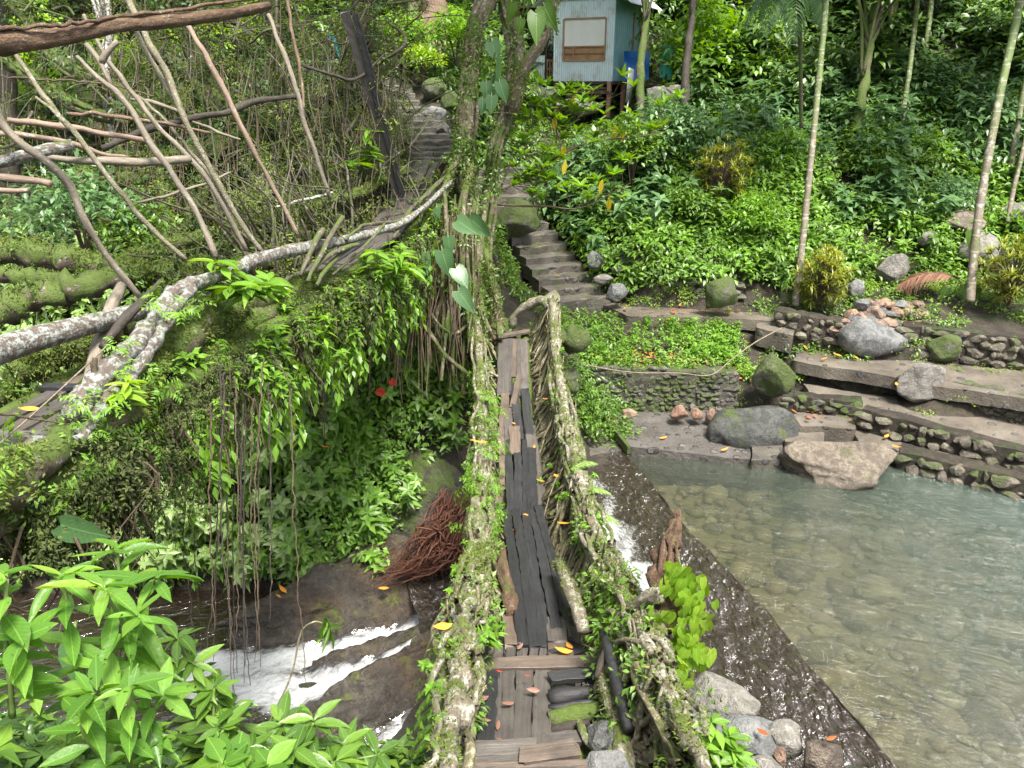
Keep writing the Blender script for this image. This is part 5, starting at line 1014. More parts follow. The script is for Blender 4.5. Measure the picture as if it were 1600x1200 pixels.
leafy('seedling', 'pair of upright yellow green sprouts above the deck beside the charred plank', B0(572, 260, 11.8), PL([(576, 205, 11.6), (582, 238, 11.6), (535, 260, 11.4)]), 'leaf_light', L=.28, W=.09, nl=6)
leafy('seedling', 'sprout of bright leaves over the mossy near side of the upper deck', B0(600, 430, 9.6), PL([(585, 395, 9.5), (625, 400, 9.8), (650, 420, 9.9)]), 'leaf_light', L=.3, W=.07, nl=6)
# epiphytes on the rails
def epiphyte(name, label, obs, n, kind, size, m, maskfn, leaf='far', cat='plant'):
    p, nn = samp_obj(obs, 400, maskfn); k = RNG.choice(len(p), min(n, len(p)), replace=False); mb = MB(); scatter(mb, p[k], kind, size, nn[k], .6, leaf)
    return tag(mb.build(name, M[m]), label, cat, kind='thing')
yb = lambda y0, y1: (lambda c, n: ((c[:, 1] > y0) & (c[:, 1] < y1) & (n[:, 2] > -.3)) * 1.)
rr = kids(lb, 'rail_root'); lr, rr_ = rr[0], rr[1]; wl_, wr_ = kids(lb, 'root_web')
epiphyte('creeper', 'leafy creeper covering the near end of the left rail', [lr, wl_], 110, 'bush', .12, 'leaf_mid', yb(2, 5.4))
epiphyte('creeper', 'fresh light leaves on the near half of the left rail', [lr, wl_], 80, 'whorl', .13, 'leaf_light', yb(2, 7.5))
epiphyte('fern', 'fine ferns fringing the left rail in the middle of the bridge', [lr, wl_], 45, 'fern', .24, 'leaf_light', yb(6.5, 10.8), cat='fern')
epiphyte('creeper', 'small plants along the far half of the left rail', [lr, wl_], 80, 'bush', .15, 'leaf_mid', yb(7.5, 13))
epiphyte('creeper', 'broad leaved creeper on the near end of the right rail', [rr_, wr_], 110, 'bush', .15, 'leaf_light', yb(4.2, 6.6))
epiphyte('creeper', 'sparse small leaves along the far half of the right rail', [rr_, wr_], 110, 'whorl', .12, 'leaf_light', yb(6, 13))
epiphyte('creeper', 'dark green leaves low on the near end of the right rail', [wr_, rr_], 130, 'bush', .14, 'leaf_mid', yb(2.6, 5.4))
epiphyte('creeper', 'leafy growth on the trunk and roots of the strangler fig', kids(fg, 'trunk', 'buttress_root'), 260, 'bush', .2, 'leaf_mid', lambda c, n: (c[:, 2] < .8) * 1.)
epiphyte('fern', 'bright ferns under the white blotched rail root of the upper bridge', kids(ub, 'side_root', 'rail_root'), 40, 'fern', .24, 'leaf_light', lambda c, n: ((c[:, 1] < 7) & (c[:, 0] > -3.4)) * 1., cat='fern')
epiphyte('creeper', 'small leaved creeper along the mossy side of the upper bridge', kids(ub, 'side_root'), 150, 'bush', .14, 'leaf_mid', lambda c, n: (n[:, 2] > -.6) * 1.)
epiphyte('creeper', 'scattered leafy plants among the tangled mossy limbs', kids(f2, 'limb'), 330, 'bush', .26, 'leaf_dark', lambda c, n: (n[:, 2] > -.6) * 1.)
epiphyte('creeper', 'drooping leafy sprays below the tangled mossy limbs', kids(f2, 'limb'), 380, 'hang', .4, 'leaf_dark', lambda c, n: (n[:, 2] < .2) * 1.)
epiphyte('moss_tuft', 'dark green moss and small leaves between the thin roots behind the upper deck', kids(ub, 'root_web'), 900, 'bush', .13, 'moss_bright', lambda c, n: (c[:, 0] < 0) * 1., cat='moss')
epiphyte('moss_tuft', 'mossy clumps caught in the tangle of thin roots at the upper left', kids(f2, 'tangled_root'), 1300, 'bush', .16, 'moss_bright', lambda c, n: (c[:, 0] < 0) * 1., cat='moss')
# lime vine on the stump
t = thing('lime_vine', 'glowing lime heart leaved vine draped over the broken stump', 'vine', P(1060, 1000, 5.2)); mb = MB(); ms = MB()
n = 170; u = RNG.uniform(0, 1, n); px_ = np.interp(u, [0, .25, .6, 1], [1062, 1074, 1064, 1056]) + RNG.normal(size=n) * np.interp(u, [0, .4, 1], [9, 26, 17]); py_ = 875 + 190 * u
p = np.array([P(a, b, RNG.uniform(5.05, 5.3)) for a, b in zip(px_, py_)]); d = np.stack([RNG.normal(size=n) * .35, -RNG.uniform(0, .4, n), -np.ones(n)], 1); add_leaves(mb, p, d, np.tile([.1, -1, .45], (n, 1)) + RNG.normal(size=(n, 3)) * .5, RNG.uniform(.08, .13, n), RNG.uniform(.055, .09, n), 'heart', 1.2)
mb.build('foliage', M['leaf_lime'], t); tube(ms, PL([(1060, 870, 5.35), (1072, 930, 5.3), (1060, 990, 5.25), (1050, 1060, 5.2)]), .006, ns=5); ms.build('stem', M['stem'], t)
# large arum leaves
def arum(label, leaves, m='leaf_blue', name='climbing_arum', cat='climber'):
    t = thing(name, label, cat, P(*leaves[0][:3]))
    for (px, py, D, L, ang) in leaves:      # ang: screen-like direction, 0 = down
        ml = MB(); ms = MB(); b = P(px, py, D); a = R(ang + RNG.uniform(-8, 8)); d = np.array([math.sin(a), -.25 + RNG.normal() * .2, -math.cos(a)]); add_leaves(ml, b[None], d[None], np.array([[.15, -1, .35]]) + RNG.normal(size=(1, 3)) * .4, np.array([L]), np.array([L * RNG.uniform(.55, .75)]), 'heart', 1.3)
        tube(ms, [b + nrm(np.array([-.3, .5, -.8])) * L * .9, b + [-.02, .1, .05], b + d * .03], .009, ns=5, n=9)
        lf_ = ml.build('leaf', M[m], t); ms.build('stem', M['stem'], t)
    return t
arum('large blue green heart shaped leaves hanging beside the fig roots', [(690, 392, 11.3, .42, 20), (712, 420, 11.2, .36, 35), (664, 395, 11.2, .34, 8), (716, 455, 11, .38, 40), (655, 420, 11.2, .3, -10), (640, 430, 11, .34, 15), (715, 345, 11.4, .36, 55), (735, 342, 11.5, .4, 48), (683, 325, 11.6, .22, 0), (700, 370, 11.4, .3, 10)])
arum('pair of broad heart shaped leaves high on the split fig trunk', [(768, 66, 12.2, .34, 20), (775, 88, 12.1, .5, 8), (780, 128, 12.1, .34, 25), (769, 150, 12.1, .28, 0)])
arum('small heart shaped leaves in the middle of the fig trunk', [(760, 130, 12.2, .3, -5), (770, 142, 12.2, .28, 12), (755, 155, 12.2, .25, -10), (771, 118, 12.2, .2, 20)])
arum('big ribbed arum leaves on the fig limb left of the hut', [(838, 22, 11.6, .45, 8), (850, 10, 11.6, .4, 30), (800, 5, 11.8, .3, -10), (826, -5, 11.8, .35, 0), (815, 30, 11.7, .24, -15)], 'leaf_mid')
arum('single dark blue leaf hanging under the moss of the upper bridge', [(212, 735, 5.6, .22, 25)])
arum('dark broad leaves in the shade at the left edge below the deck', [(70, 780, 4.2, .28, 20), (95, 820, 4.1, .26, 60), (60, 810, 4.2, .24, -5), (110, 1010, 3.4, .2, 10), (265, 560, 6.5, .2, 10)])
arum('pale green big leaves at the foot of the right hand palm', [(1505, 445, 16.4, .35, 10), (1480, 450, 16.4, .3, -20), (1525, 448, 16.4, .35, 20), (1515, 360, 17.2, .4, 10)], 'leaf_mid', 'broad_leaved_plant', 'plant')
M['yellow_leaf'] = leaf_mat('yellow_leaf', (.5, .42, .03), (.65, .5, .04), (.75, .6, .06), trans=.3)
# shrub with upright yellowing leaves in front of the hut
t = thing('yellowing_shrub', 'open branching shrub with upright pale leaves turning yellow, in front of the hut', 'shrub', P(800, 300, 13.6)); ms = MB(); ml = MB(); my = MB()
BR = [[(762, 300, 13.2), (800, 290, 13.2), (840, 270, 13.2), (870, 245, 13.2), (885, 205, 13.2), (915, 175, 13.2), (955, 152, 13.2)], [(775, 320, 13.3), (850, 322, 13.3), (905, 325, 13.3), (950, 305, 13.3), (985, 285, 13.3)], [(840, 270, 13.2), (868, 230, 13.2), (872, 190, 13.1), (900, 165, 13)], [(860, 250, 13.2), (920, 222, 13.1), (990, 215, 13), (1040, 205, 13)], [(850, 262, 13.2), (835, 290, 13.2), (832, 312, 13.2)], [(770, 330, 13.3), (800, 250, 13.4), (830, 200, 13.4), (850, 165, 13.4)]]
for b in BR:
    C = tube(ms, PL(b), [.022, .014, .005], ns=6, n=24, wob=.01)
    for i in list(range(6, 24)):
        p = C[i] + RNG.normal(size=3) * .1; k = RNG.integers(5, 9); a = RNG.uniform(0, 6.28, k); d = np.stack([np.cos(a), np.sin(a), RNG.uniform(.2, 1.6, k)], 1)
        p2 = p + [RNG.normal() * .12, 0, RNG.uniform(.05, .45)]; tube(ms, [C[i], p2], .005, ns=4, n=7); add_leaves(ml, np.tile(p2, (k, 1)), d, np.stack([-np.cos(a), -np.sin(a), np.ones(k)], 1), RNG.uniform(.16, .3, k), RNG.uniform(.06, .09, k), 'full', 1.)
for px, py in ((884, 228), (884, 250), (941, 280), (951, 308), (975, 198), (962, 195), (866, 180), (895, 150)):
    my = MB(); add_leaves(my, P(px, py, 13.0)[None], np.array([[RNG.normal() * .2, -.1, -1]]), np.array([[0, -1, .2]]), np.array([.26]), np.array([.09]), 'full', 2.); my.build('yellow_leaf', M['yellow_leaf'], t)
ms.build('branch', M['root_brown'], t); ml.build('foliage', M['leaf_light'], t)
# ------------------------------------------------------------------ shrubs
def tuft_shrub(label, c, r, m='leaf_yellow'):
    t = thing('dracaena_shrub', label, 'shrub', c - [0, 0, r]); ms = MB(); ml = MB()
    for q in range(110):
        v = RNG.normal(size=3); v /= np.linalg.norm(v); v[2] = v[2] * .95 + .1; p = c + v * r * RNG.uniform(.55, 1.02) * [1, 1, 1.05]; tube(ms, [c - [v[0] * -.05, 0, r * 1.0], c + v * r * .3 - [0, 0, r * .3], p], [.015, .008], ns=4, n=8)
        k = 17; a = RNG.uniform(0, 6.28, k); d = np.stack([np.cos(a), np.sin(a), RNG.uniform(-.3, 1.3, k)], 1) + v * .5; add_leaves(ml, np.tile(p, (k, 1)), d, np.tile([0, 0, 1.], (k, 1)), RNG.uniform(.14, .26, k), RNG.uniform(.018, .03, k), 'blade')
    ms.build('stem', M['root_brown'], t); ml.build('foliage', M[m], t)
tuft_shrub('olive yellow narrow leaved shrub in the middle of the green slope', P(1128, 268, 18.6), .72)
tuft_shrub('rounded olive narrow leaved shrub at the foot of the tall ringed palm', P(1284, 436, 16.4), .62)
tuft_shrub('yellow green narrow leaved shrub at the right edge behind the wall', P(1585, 428, 15.8), .68)
def bush(label, c, r, m, size=.35, n=70, flat=.8, name='leafy_shrub', kind='bush'):
    t = thing(name, label, 'shrub', c - [0, 0, r]); v = RNG.normal(size=(n, 3)); v /= np.linalg.norm(v, axis=1)[:, None]; v[:, 2] = np.abs(v[:, 2]) * flat * 1.2 - .25
    p = c + v * r * RNG.uniform(.5, 1.05, (n, 1)); ml = MB(); scatter(ml, p, kind, size); ms = MB()
    for q in range(8): tube(ms, [c - [0, 0, r], c + v[q] * r * .3, p[q]], [.025, .01], ns=5, n=9)
    ms.build('stem', M['root_brown'], t); ml.build('foliage', M[m], t); return t
bush('broad leaved green shrub left of the thick crooked pole', P(125, 345, 9.6), .75, 'leaf_blue', .34, 60); bush('low shrub in shade right of the thick crooked pole', P(205, 372, 9.8), .45, 'leaf_mid', .28, 40)
bush('tall bluish shrub below the trunk behind the hut', P(1040, 215, 19.6), .95, 'leaf_blue', .5, 70); bush('dense dark green shrub below the leaning sign', P(990, 240, 19), .8, 'leaf_mid', .42, 60)
bush('round bright shrub between the two slim palms', P(1440, 240, 20.5), .8, 'leaf_light', .42, 70); bush('leafy mound at the foot of the two slim palms', P(1360, 270, 19.5), .7, 'leaf_mid', .38, 60)
bush('low bluish shrub above the brown boulder on the right', P(1480, 315, 18.8), .7, 'leaf_blue', .4, 55); bush('light green shrub beside the tall ringed palm', P(1215, 250, 20), 1.0, 'leaf_light', .4, 80)
bush('bushy mid green shrub at the centre of the slope', P(1180, 350, 18.3), .8, 'leaf_light', .34, 80); bush('leafy bush under the narrow leaved shrub', P(1080, 330, 18.6), .7, 'leaf_mid', .36, 70)
bush('tall pale green shrub at the forest edge right of the hut', P(1120, 100, 24), 1.9, 'leaf_light', .8, 110); bush('deep green shrub at the forest edge beside the ringed palm', P(1215, 130, 25), 1.7, 'leaf_blue', .8, 90)
bush('big green bush filling the gap behind the mossy trunks', P(1320, 150, 26), 1.8, 'leaf_dark', .8, 90); bush('low light bush at the upper right edge', P(1570, 250, 21), 1.0, 'leaf_light', .42, 70)
bush('leafy green bush behind the top of the narrow steps', P(625, 70, 21.5), .9, 'leaf_light', .45, 70); bush('bright bush at the foot of the reddish trunk', P(660, 100, 20.4), .5, 'leaf_lime', .32, 40, name='leafy_shrub'); bush('light bush right of the reddish trunk', P(712, 60, 21), .8, 'leaf_light', .42, 60)
# ------------------------------------------------------------------ trees and palms
def tree(name, label, base, top, r, crown_c, crown_r, mleaf, n=150, size=.8, bark='bark_mossy', lower=None):
    t = thing(name, label, 'tree', base); mb = MB(); base = np.asarray(base); top = np.asarray(top)
    tube(mb, [base - [0, 0, .4], base * .66 + top * .34 + RNG.normal(size=3) * .04, base * .33 + top * .67 + RNG.normal(size=3) * .04, top], [r * 1.25, r, r * .8, r * .6], ns=12, rough=.1, wob=.02, n=40); mb.build('trunk', M[bark], t)
    ml = MB(); mb = MB(); g = RNG; K = 9; cc = []
    for k in range(K):
        v = g.normal(size=3); v /= np.linalg.norm(v); cc.append(crown_c + v * crown_r * g.uniform(.35, .8)); s = base + (top - base) * g.uniform(.55, 1); tube(mb, [s, (s + cc[-1]) / 2 + [0, 0, .2], cc[-1]], [r * .4, r * .1], ns=6, n=12, wob=.03)
    mb.build('limb', M[bark], t); cc = np.array(cc); k = g.integers(0, K, n); v = g.normal(size=(n, 3)); p = cc[k] + v * crown_r * .24; scatter(ml, p, 'bush', size); ml.build('crown', M[mleaf], t); return t
A3 = lambda *a: np.array(a, float)
def T(label, px, py, D, pxt, pyt, Dt, r, mleaf='leaf_mid', cr=2.2, n=130, bark='bark_mossy', size=.8, up=2.4, name='forest_tree'):
    b = P(px, py, D); tp = P(pxt, pyt, Dt); return tree(name, label, b, tp, r, tp + [0, .3, up], np.array([cr, cr, cr * .7]), mleaf, n, size, bark)
T('dark slim trunk close to the right corner of the hut', 1003, 172, 21.5, 1010, -60, 21.5, .11, 'leaf_dark')
T('dark trunk with white lichen spots right of the hut', 1070, 182, 21, 1088, -60, 21, .11, 'leaf_mid', bark='bark_dark')
T('crooked peeling mossy trunk left of the dark trunk in the right forest', 1322, 290, 20, 1362, 30, 20.5, .15, 'leaf_mid', cr=1.3, n=70, up=1.1, size=.6)
T('short broken mossy trunk leaning beside the crooked peeling one', 1316, 260, 20.4, 1325, 190, 20.5, .12, 'leaf_light', cr=.4, n=8, up=.3, size=.35)
T('straight dark mossy trunk wrapped in leaves in the right forest', 1385, 215, 23, 1392, -40, 23, .24, 'leaf_blue', cr=2)
T('thick reddish trunk above the narrow steps', 672, 105, 23, 668, -120, 23, .5, 'leaf_mid', bark='bark_red', up=3.5, cr=3)
T('mossy trunk left of the thick reddish trunk', 640, 90, 22, 650, -80, 22, .2, 'leaf_dark', up=3)
T('slim dark trunk at the far left edge', 8, 250, 14, 5, -80, 14, .14, 'leaf_lime', bark='bark_dark', cr=2)
T('pale slim trunk behind the forked pole', 178, 215, 13, 160, -40, 13, .09, 'leaf_light', bark='bark_lichen', up=2.4)
T('dark leaning trunk behind the rotten cross log', 150, 180, 14, 100, -60, 14.5, .16, 'leaf_light', up=2.5)
for lab, px, py, D, m, cr in (('tall yellow green tree far beyond the poles at the top left', 60, 60, 27, 'leaf_lime', 3.2), ('light green tree beyond the rotten log at the top left', 190, 30, 25, 'leaf_light', 2.6), ('low bright tree seen between the left poles', 50, 200, 22, 'leaf_lime', 1.8), ('green tree behind the second mossy fig', 330, 20, 24, 'leaf_mid', 3), ('broad green tree above the charred double plank', 520, -10, 25, 'leaf_light', 3), ('pale green forest tree right of the hut roof', 1150, 20, 30, 'leaf_light', 3.2), ('bluish forest tree behind the ringed palm', 1270, 30, 30, 'leaf_blue', 3), ('dark forest tree at the top behind the slim palms', 1440, 40, 31, 'leaf_dark', 3.2), ('dense dark tree at the top right corner', 1570, 60, 30, 'leaf_dark', 3.2), ('forest tree standing behind the hut', 930, -20, 32, 'leaf_mid', 3.2), ('forest tree between the fig and the hut', 790, -60, 33, 'leaf_mid', 2.4)):
    c = P(px, py, D); b = c.copy(); b[2] = float(hgt(np.array([b[0]]), np.array([b[1]]))[0]); tree('forest_tree', lab, b, c + [0, 0, .3], .2, c, np.array([cr, cr, cr * .8]), m, 170, .85, 'bark_mossy')
tz = NT('palm_trunk'); pos = tz.n('NewGeometry').outputs['Position']; z = tz.n('SeparateXYZ', Vector=pos).outputs[2]
fr_ = tz.math('FRACT', tz.math('MULTIPLY', tz.math('ADD', z, tz.math('MULTIPLY', tz.noise(2, pos), .08)), 3.3)); ring = tz.math('MULTIPLY', tz.math('LESS_THAN', fr_, .1), .5)
up_ = tz.n('MapRange', Value=tz.math('ADD', z, tz.noise(1.5, pos))); up_.inputs[1].default_value = -1.2; up_.inputs[2].default_value = .6
c = tz.mix(up_.outputs[0], tz.mix(tz.noise(5, pos, 5), (.12, .095, .07), (.24, .2, .155)), tz.mix(tz.noise(4, pos, 4), (.08, .13, .035), (.17, .22, .075)))
c = tz.mix(tz.ramp(tz.noise(7, pos, 6, .7), [(.55, 0.), (.62, .8)]), c, (.46, .45, .38)); c = tz.mix(tz.ramp(tz.noise(2.6, pos, 6, .7), [(.52, 0.), (.62, .85)]), c, (.07, .1, .02)); c = tz.mix(ring, c, (.36, .34, .27))
M['palm_trunk'] = tz.done(tz.n('BsdfPrincipled', **{'Base Color': c, 'Roughness': .65, 'Normal': tz.bump(tz.math('ADD', tz.noise(40, pos), ring), .5, .02)}))
def frond(ml, ms, base, az, el, L, m=34, lw=.045, ll=.42, sag=1.5):
    t = np.linspace(0, 1, 14); d0 = np.array([math.cos(az), math.sin(az)]); x = L * (t - .12 * t ** 2); C = np.stack([base[0] + d0[0] * x, base[1] + d0[1] * x, base[2] + L * (math.tan(el) * t * .8 - sag * .5 * t * t)], 1)
    tube(ms, C[::3], [.022, .012, .004], ns=5, n=14); u = np.linspace(.12, 1, m); p = np.stack([np.interp(u, t, C[:, k]) for k in range(3)], 1); T_ = nrm(np.gradient(C, axis=0)); T2 = np.stack([np.interp(u, t, T_[:, k]) for k in range(3)], 1)
    for s in (-1, 1):
        sd = nrm(np.cross(T2, [0, 0, 1.])) * s; add_leaves(ml, p, T2 * .75 + sd - [0, 0, .35], np.cross(sd, T2) * s + [0, 0, .8], L * ll * np.sin(.35 + u * 2.5) * RNG.uniform(.85, 1.1, m), lw, 'blade', 1.2)
def palm(label, pts, r, crown=True, fr=9, L=2.0, m='leaf_mid', name='areca_palm'):
    r = r * .78; A = PL(pts); t = thing(name, label, 'palm', A[0]); mb = MB(); tube(mb, A, [r * 1.15, r, r * .95, r * .9], ns=12, rough=.03, wob=.004, n=70); mb.build('trunk', M['palm_trunk'], t)
    if crown:
        ml = MB(); ms = MB()
        for k in range(fr): frond(ml, ms, A[-1] + [0, 0, .1], k * 6.28 / fr + RNG.uniform(-.2, .2), RNG.uniform(.3, .9), L * RNG.uniform(.85, 1.1))
        ml.build('frond', M[m], t); ms.build('midrib', M['stem'], t)
palm('tall ringed palm rising from beside the rounded narrow leaved shrub', [(1243, 478, 16.6), (1262, 300, 16.5), (1280, 120, 16.4), (1291, 0, 16.3), (1299, -110, 16.3)], .085)
palm('mossy leaning palm at the right with its foot in lime weeds', [(1515, 472, 15.9), (1530, 330, 15.9), (1562, 150, 15.8), (1590, 20, 15.8), (1612, -140, 15.8)], .105)
palm('slim palm leaning right, left one of the two in the dark forest', [(1398, 262, 20.5), (1412, 170, 20.5), (1425, 80, 20.4), (1440, -60, 20.4)], .085, L=1.8)
palm('slim brownish palm, right one of the two in the dark forest', [(1428, 205, 22.5), (1440, 120, 22.4), (1452, 30, 22.3), (1462, -80, 22.3)], .1, L=1.8)
palm('pale spotted palm at the right edge, the upper one', [(1577, 275, 19.5), (1588, 210, 19.4), (1602, 130, 19.4), (1640, -60, 19.3)], .09, L=1.8)
palm('thin grey palm at the right edge, the lower one', [(1574, 348, 18), (1585, 290, 18), (1602, 220, 18), (1650, 0, 18), (1670, -120, 18)], .065, L=1.8)
t = thing('fan_of_fronds', 'dark green palm with arching fronds at the top right corner', 'palm', P(1560, 140, 24)); ml = MB(); ms = MB()
for k, (az, el) in enumerate(((3.3, .5), (3.0, .2), (3.6, .3), (4.2, .4), (4.8, .3), (5.3, .5), (2.6, .6), (5.9, .3), (3.9, .8))): frond(ml, ms, P(1570, 60, 24), az, el, 2.6, ll=.34, lw=.07)
tube(ms, [P(1570, 60, 24), P(1568, 130, 24), P(1560, 170, 24)], .1); ml.build('frond', M['leaf_blue'], t); ms.build('trunk', M['bark_mossy'], t); t['label'] = 'dark green palm with arching fronds at the top right corner'
t = thing('fan_of_fronds', 'low dark palm with glossy fronds behind the slim brownish palm', 'palm', P(1490, 120, 25)); ml = MB(); ms = MB()
for az, el in ((3.4, .4), (2.9, .3), (4.0, .2), (4.6, .3), (5.4, .3), (6.1, .4)): frond(ml, ms, P(1500, 85, 25), az, el, 1.9, m=16, ll=.4, lw=.1)
tube(ms, [P(1500, 85, 25), P(1500, 150, 25)], .08); ml.build('frond', M['leaf_dark'], t); ms.build('trunk', M['bark_mossy'], t)
t = thing('palm_top', 'drooping grey green frond hanging in at the top edge left of the ringed palm', 'palm', P(1240, -40, 18)); ml = MB(); ms = MB()
for az, el in ((3.9, .1), (4.5, .0), (5.2, .1), (3.3, .3), (2, .5), (.5, .4)): frond(ml, ms, P(1245, -60, 18), az, el, 1.3, ll=.5, sag=2.6)
tube(ms, [P(1245, -60, 18), P(1250, 60, 18.6), P(1252, 200, 19.5)], .05); ml.build('frond', M['leaf_blue'], t); ms.build('trunk', M['bark_mossy'], t)
t = thing('dead_frond', 'dry reddish brown palm frond lying on the weeds at the right', 'frond', P(1450, 410, 16.6)); ml = MB(); ms = MB(); frond(ml, ms, P(1500, 435, 16.4), 2.9, .45, 1.35, ll=.45, sag=1.1, lw=.035); ml.build('blade', M['brown_leaf'], t); ms.build('midrib', M['root_brown'], t)
t = thing('fern_frond', 'pale green fern spreading over the weir water beside the right rail', 'fern', P(905, 765, 8.2)); ml = MB(); ms = MB()
for az, el, b in ((.3, .35, (905, 768)), (-.4, .3, (900, 790)), (.0, .2, (915, 800)), (-1.1, .3, (905, 800)), (.6, .5, (892, 735))): frond(ml, ms, P(*b, 8.3), az, el, .42, m=18, ll=.22, lw=.03, sag=1.)
ml.build('blade', M['leaf_pale'], t); ms.build('midrib', M['stem'], t)
t = thing('fern_frond', 'light green ferns drooping from the left side of the near left rail', 'fern', P(700, 1060, 4.1)); ml = MB(); ms = MB()
for k in range(7): frond(ml, ms, P(697 - k, 1065 + k * 12, 4.1), 3.1 + RNG.uniform(-.5, .5), .1, .19, m=16, ll=.24, lw=.02, sag=1.6)
ml.build('blade', M['leaf_light'], t); ms.build('midrib', M['stem'], t)
# ------------------------------------------------------------------ hut
HO = P(957, 127, 24.3); HA = math.atan2(-.95, 1.85); HR = rotz(HA)
hut = thing('hut', 'small pale blue corrugated metal hut on stilts with a white window sheet at the top', 'hut', HO)
def hl(x, y, z): return HO + HR @ np.array([x, y, z])
def part(name, m, build, parent=hut, label=None, smooth=False, kind='part'):
    mb = MB(); build(mb); o = mb.build(name, m, parent, smooth=smooth)
    if label: o['label'] = label
    return o
def hbox(mb, x0, x1, y0, y1, z0, z1): box(mb, hl((x0 + x1) / 2, (y0 + y1) / 2, (z0 + z1) / 2), (x1 - x0, y1 - y0, z1 - z0), HR)
def corr(mb, u0, u1, z0, z1, fn, pitch=.075, amp=.012, th=.006):
    """corrugated sheet; fn(u, z, off) -> world point, off along the outward normal"""
    n = max(4, int(abs(u1 - u0) / pitch * 6)); u = np.linspace(u0, u1, n); o = amp * np.sin(u / pitch * 6.2832)
    V = np.array([fn(a, z, b + k) for k in (0, -th) for z in (z0, z1) for a, b in zip(u, o)]); i = np.arange(n - 1)
    q1 = np.stack([i, i + 1, n + i + 1, n + i], 1); q2 = q1[:, ::-1] + 2 * n; e = np.array([[0, n, 3 * n, 2 * n], [n - 1, 3 * n - 1, 4 * n - 1, 2 * n - 1]]); mb.add(V, [q1, q2, e])
M['corr_blue'] = plain('corr_blue', (.55, .66, .69), .45, .12, 3, .2, 0., (.36, .36, .32)); M['sheet_teal'] = plain('sheet_teal', (.16, .33, .38), .5, .12, 3, .2, 0., (.3, .42, .42))
M['window_sheet'] = plain('window_sheet', (.68, .68, .66), .7, .08, 4, .5); M['roof_metal'] = plain('roof_metal', (.62, .66, .7), .4, .1, 3, .2, .1, (.4, .4, .38)); M['shade_wood'] = plain('shade_wood', (.3, .18, .11), .7, .3, 6)
M['tarp_blue'] = plain('tarp_blue', (.015, .13, .42), .35, .3, 3, .6, 0., (.01, .08, .2)); M['tarp_green'] = plain('tarp_green', (.03, .4, .33), .4, .2, 3, .5); M['board_dark'] = plain('board_dark', (.06, .04, .03), .8)
ff = lambda u, z, o: hl(u, -o, z); fs = lambda u, z, o: hl(o, u, z)
W, H, WX0, WX1, WZ0, WZ1 = 2.1, 2.5, -1.74, -.3, .62, 1.86
part('front_wall', M['corr_blue'], lambda m: (corr(m, -W, WX0, 0, H, ff), corr(m, WX1, 0, 0, H, ff), corr(m, WX0, WX1, 0, WZ0, ff), corr(m, WX0, WX1, WZ1, H, ff)))
part('side_wall', M['sheet_teal'], lambda m: corr(m, 0.0, 2.5, 0, H - .1, fs, .2, .006), label='teal flat sheet side wall')
def wf(m):
    hbox(m, WX0 - .03, WX0 + .02, -.03, .02, WZ0, WZ1); hbox(m, WX1 - .02, WX1 + .03, -.03, .02, WZ0, WZ1); hbox(m, WX0 + .02, WX1 - .02, -.03, .02, WZ1 - .03, WZ1 + .02); hbox(m, WX0 + .02, WX1 - .02, -.03, .02, WZ0 - .02, WZ0 + .03)
wd = part('window', M['shade_wood'], wf)
part('sheet', M['window_sheet'], lambda m: corr(m, WX0 + .02, WX1 - .02, 1.06, WZ1 - .03, ff, .5, .008), parent=wd, label='white cloth sheet covering the upper window')
part('shutter', M['wood_raw'], lambda m: [hbox(m, WX0 + .02, WX1 - .02, .03, .05, z, z + .19) for z in (.65, .845)] + [hbox(m, WX0 + .02, WX1 - .02, -.01, .028, 1.02, 1.055), hbox(m, -1.42, -1.37, -.008, .028, .65, 1.02), hbox(m, WX0 + .02, WX1 - .02, -.006, .025, .83, .86)], parent=wd)
part('gable', M['sheet_teal'], lambda m: m.add(np.array([hl(-W - .05, 0, H + .02), hl(.05, 0, H + .02), hl(-W / 2, 0, H + .95), hl(-W - .05, .03, H + .02), hl(.05, .03, H + .02), hl(-W / 2, .03, H + .95)]), [np.array([[0, 1, 2], [5, 4, 3]]), np.array([[0, 3, 4, 1], [1, 4, 5, 2], [2, 5, 3, 0]])]))
part('fascia', M['roof_metal'], lambda m: hbox(m, -W - .1, .1, -.06, -.02, H - .1, H + .02))
def roof(m):
    for s in (-1, 1):
        def rf(u, v, o, s=s):
            x = -W / 2 + s * v * (W / 2 + .62); return hl(x, u, H + 1.0 - v * 1.28 + o)
        corr(m, -.35, 2.9, 0, 1, rf, .1, .014)
part('roof', M['roof_metal'], roof)
part('door_frame', M['shade_wood'], lambda m: (hbox(m, .01, .05, 1.72, 1.8, 0, 2.1), hbox(m, .01, .05, 2.42, 2.5, 0, 2.1)))
for x, y in ((-.12, .05), (-1.1, .1), (-2.0, .1), (-.05, 1.2), (-.05, 2.4), (-2.0, 2.4)): part('stilt', M['shade_wood'], lambda m, x=x, y=y: hbox(m, x - .06, x + .06, y - .06, y + .06, -1.1, -.01))
part('floor', M['board_dark'], lambda m: (hbox(m, -W, -.02, .03, 2.45, -.09, -.01), hbox(m, -W, -.02, 2.46, 2.5, 0, H)))
vr = thing('veranda', 'open veranda with a low corrugated parapet left of the hut', 'veranda', hl(-2.9, .6, 0))
part('parapet', M['corr_blue'], lambda m: corr(m, -3.5, -2.55, .05, .8, lambda u, z, o: hl(u, .3 - o, z)), vr); part('back_wall', M['corr_blue'], lambda m: corr(m, -3.9, -2.14, 0, 1.9, lambda u, z, o: hl(u, 1.9 - o, z)), vr)
for x in (-3.5, -2.52, -2.2): part('post', M['board_dark'], lambda m, x=x: hbox(m, x - .03, x + .03, .34, .4, -.5, 2.3), vr)
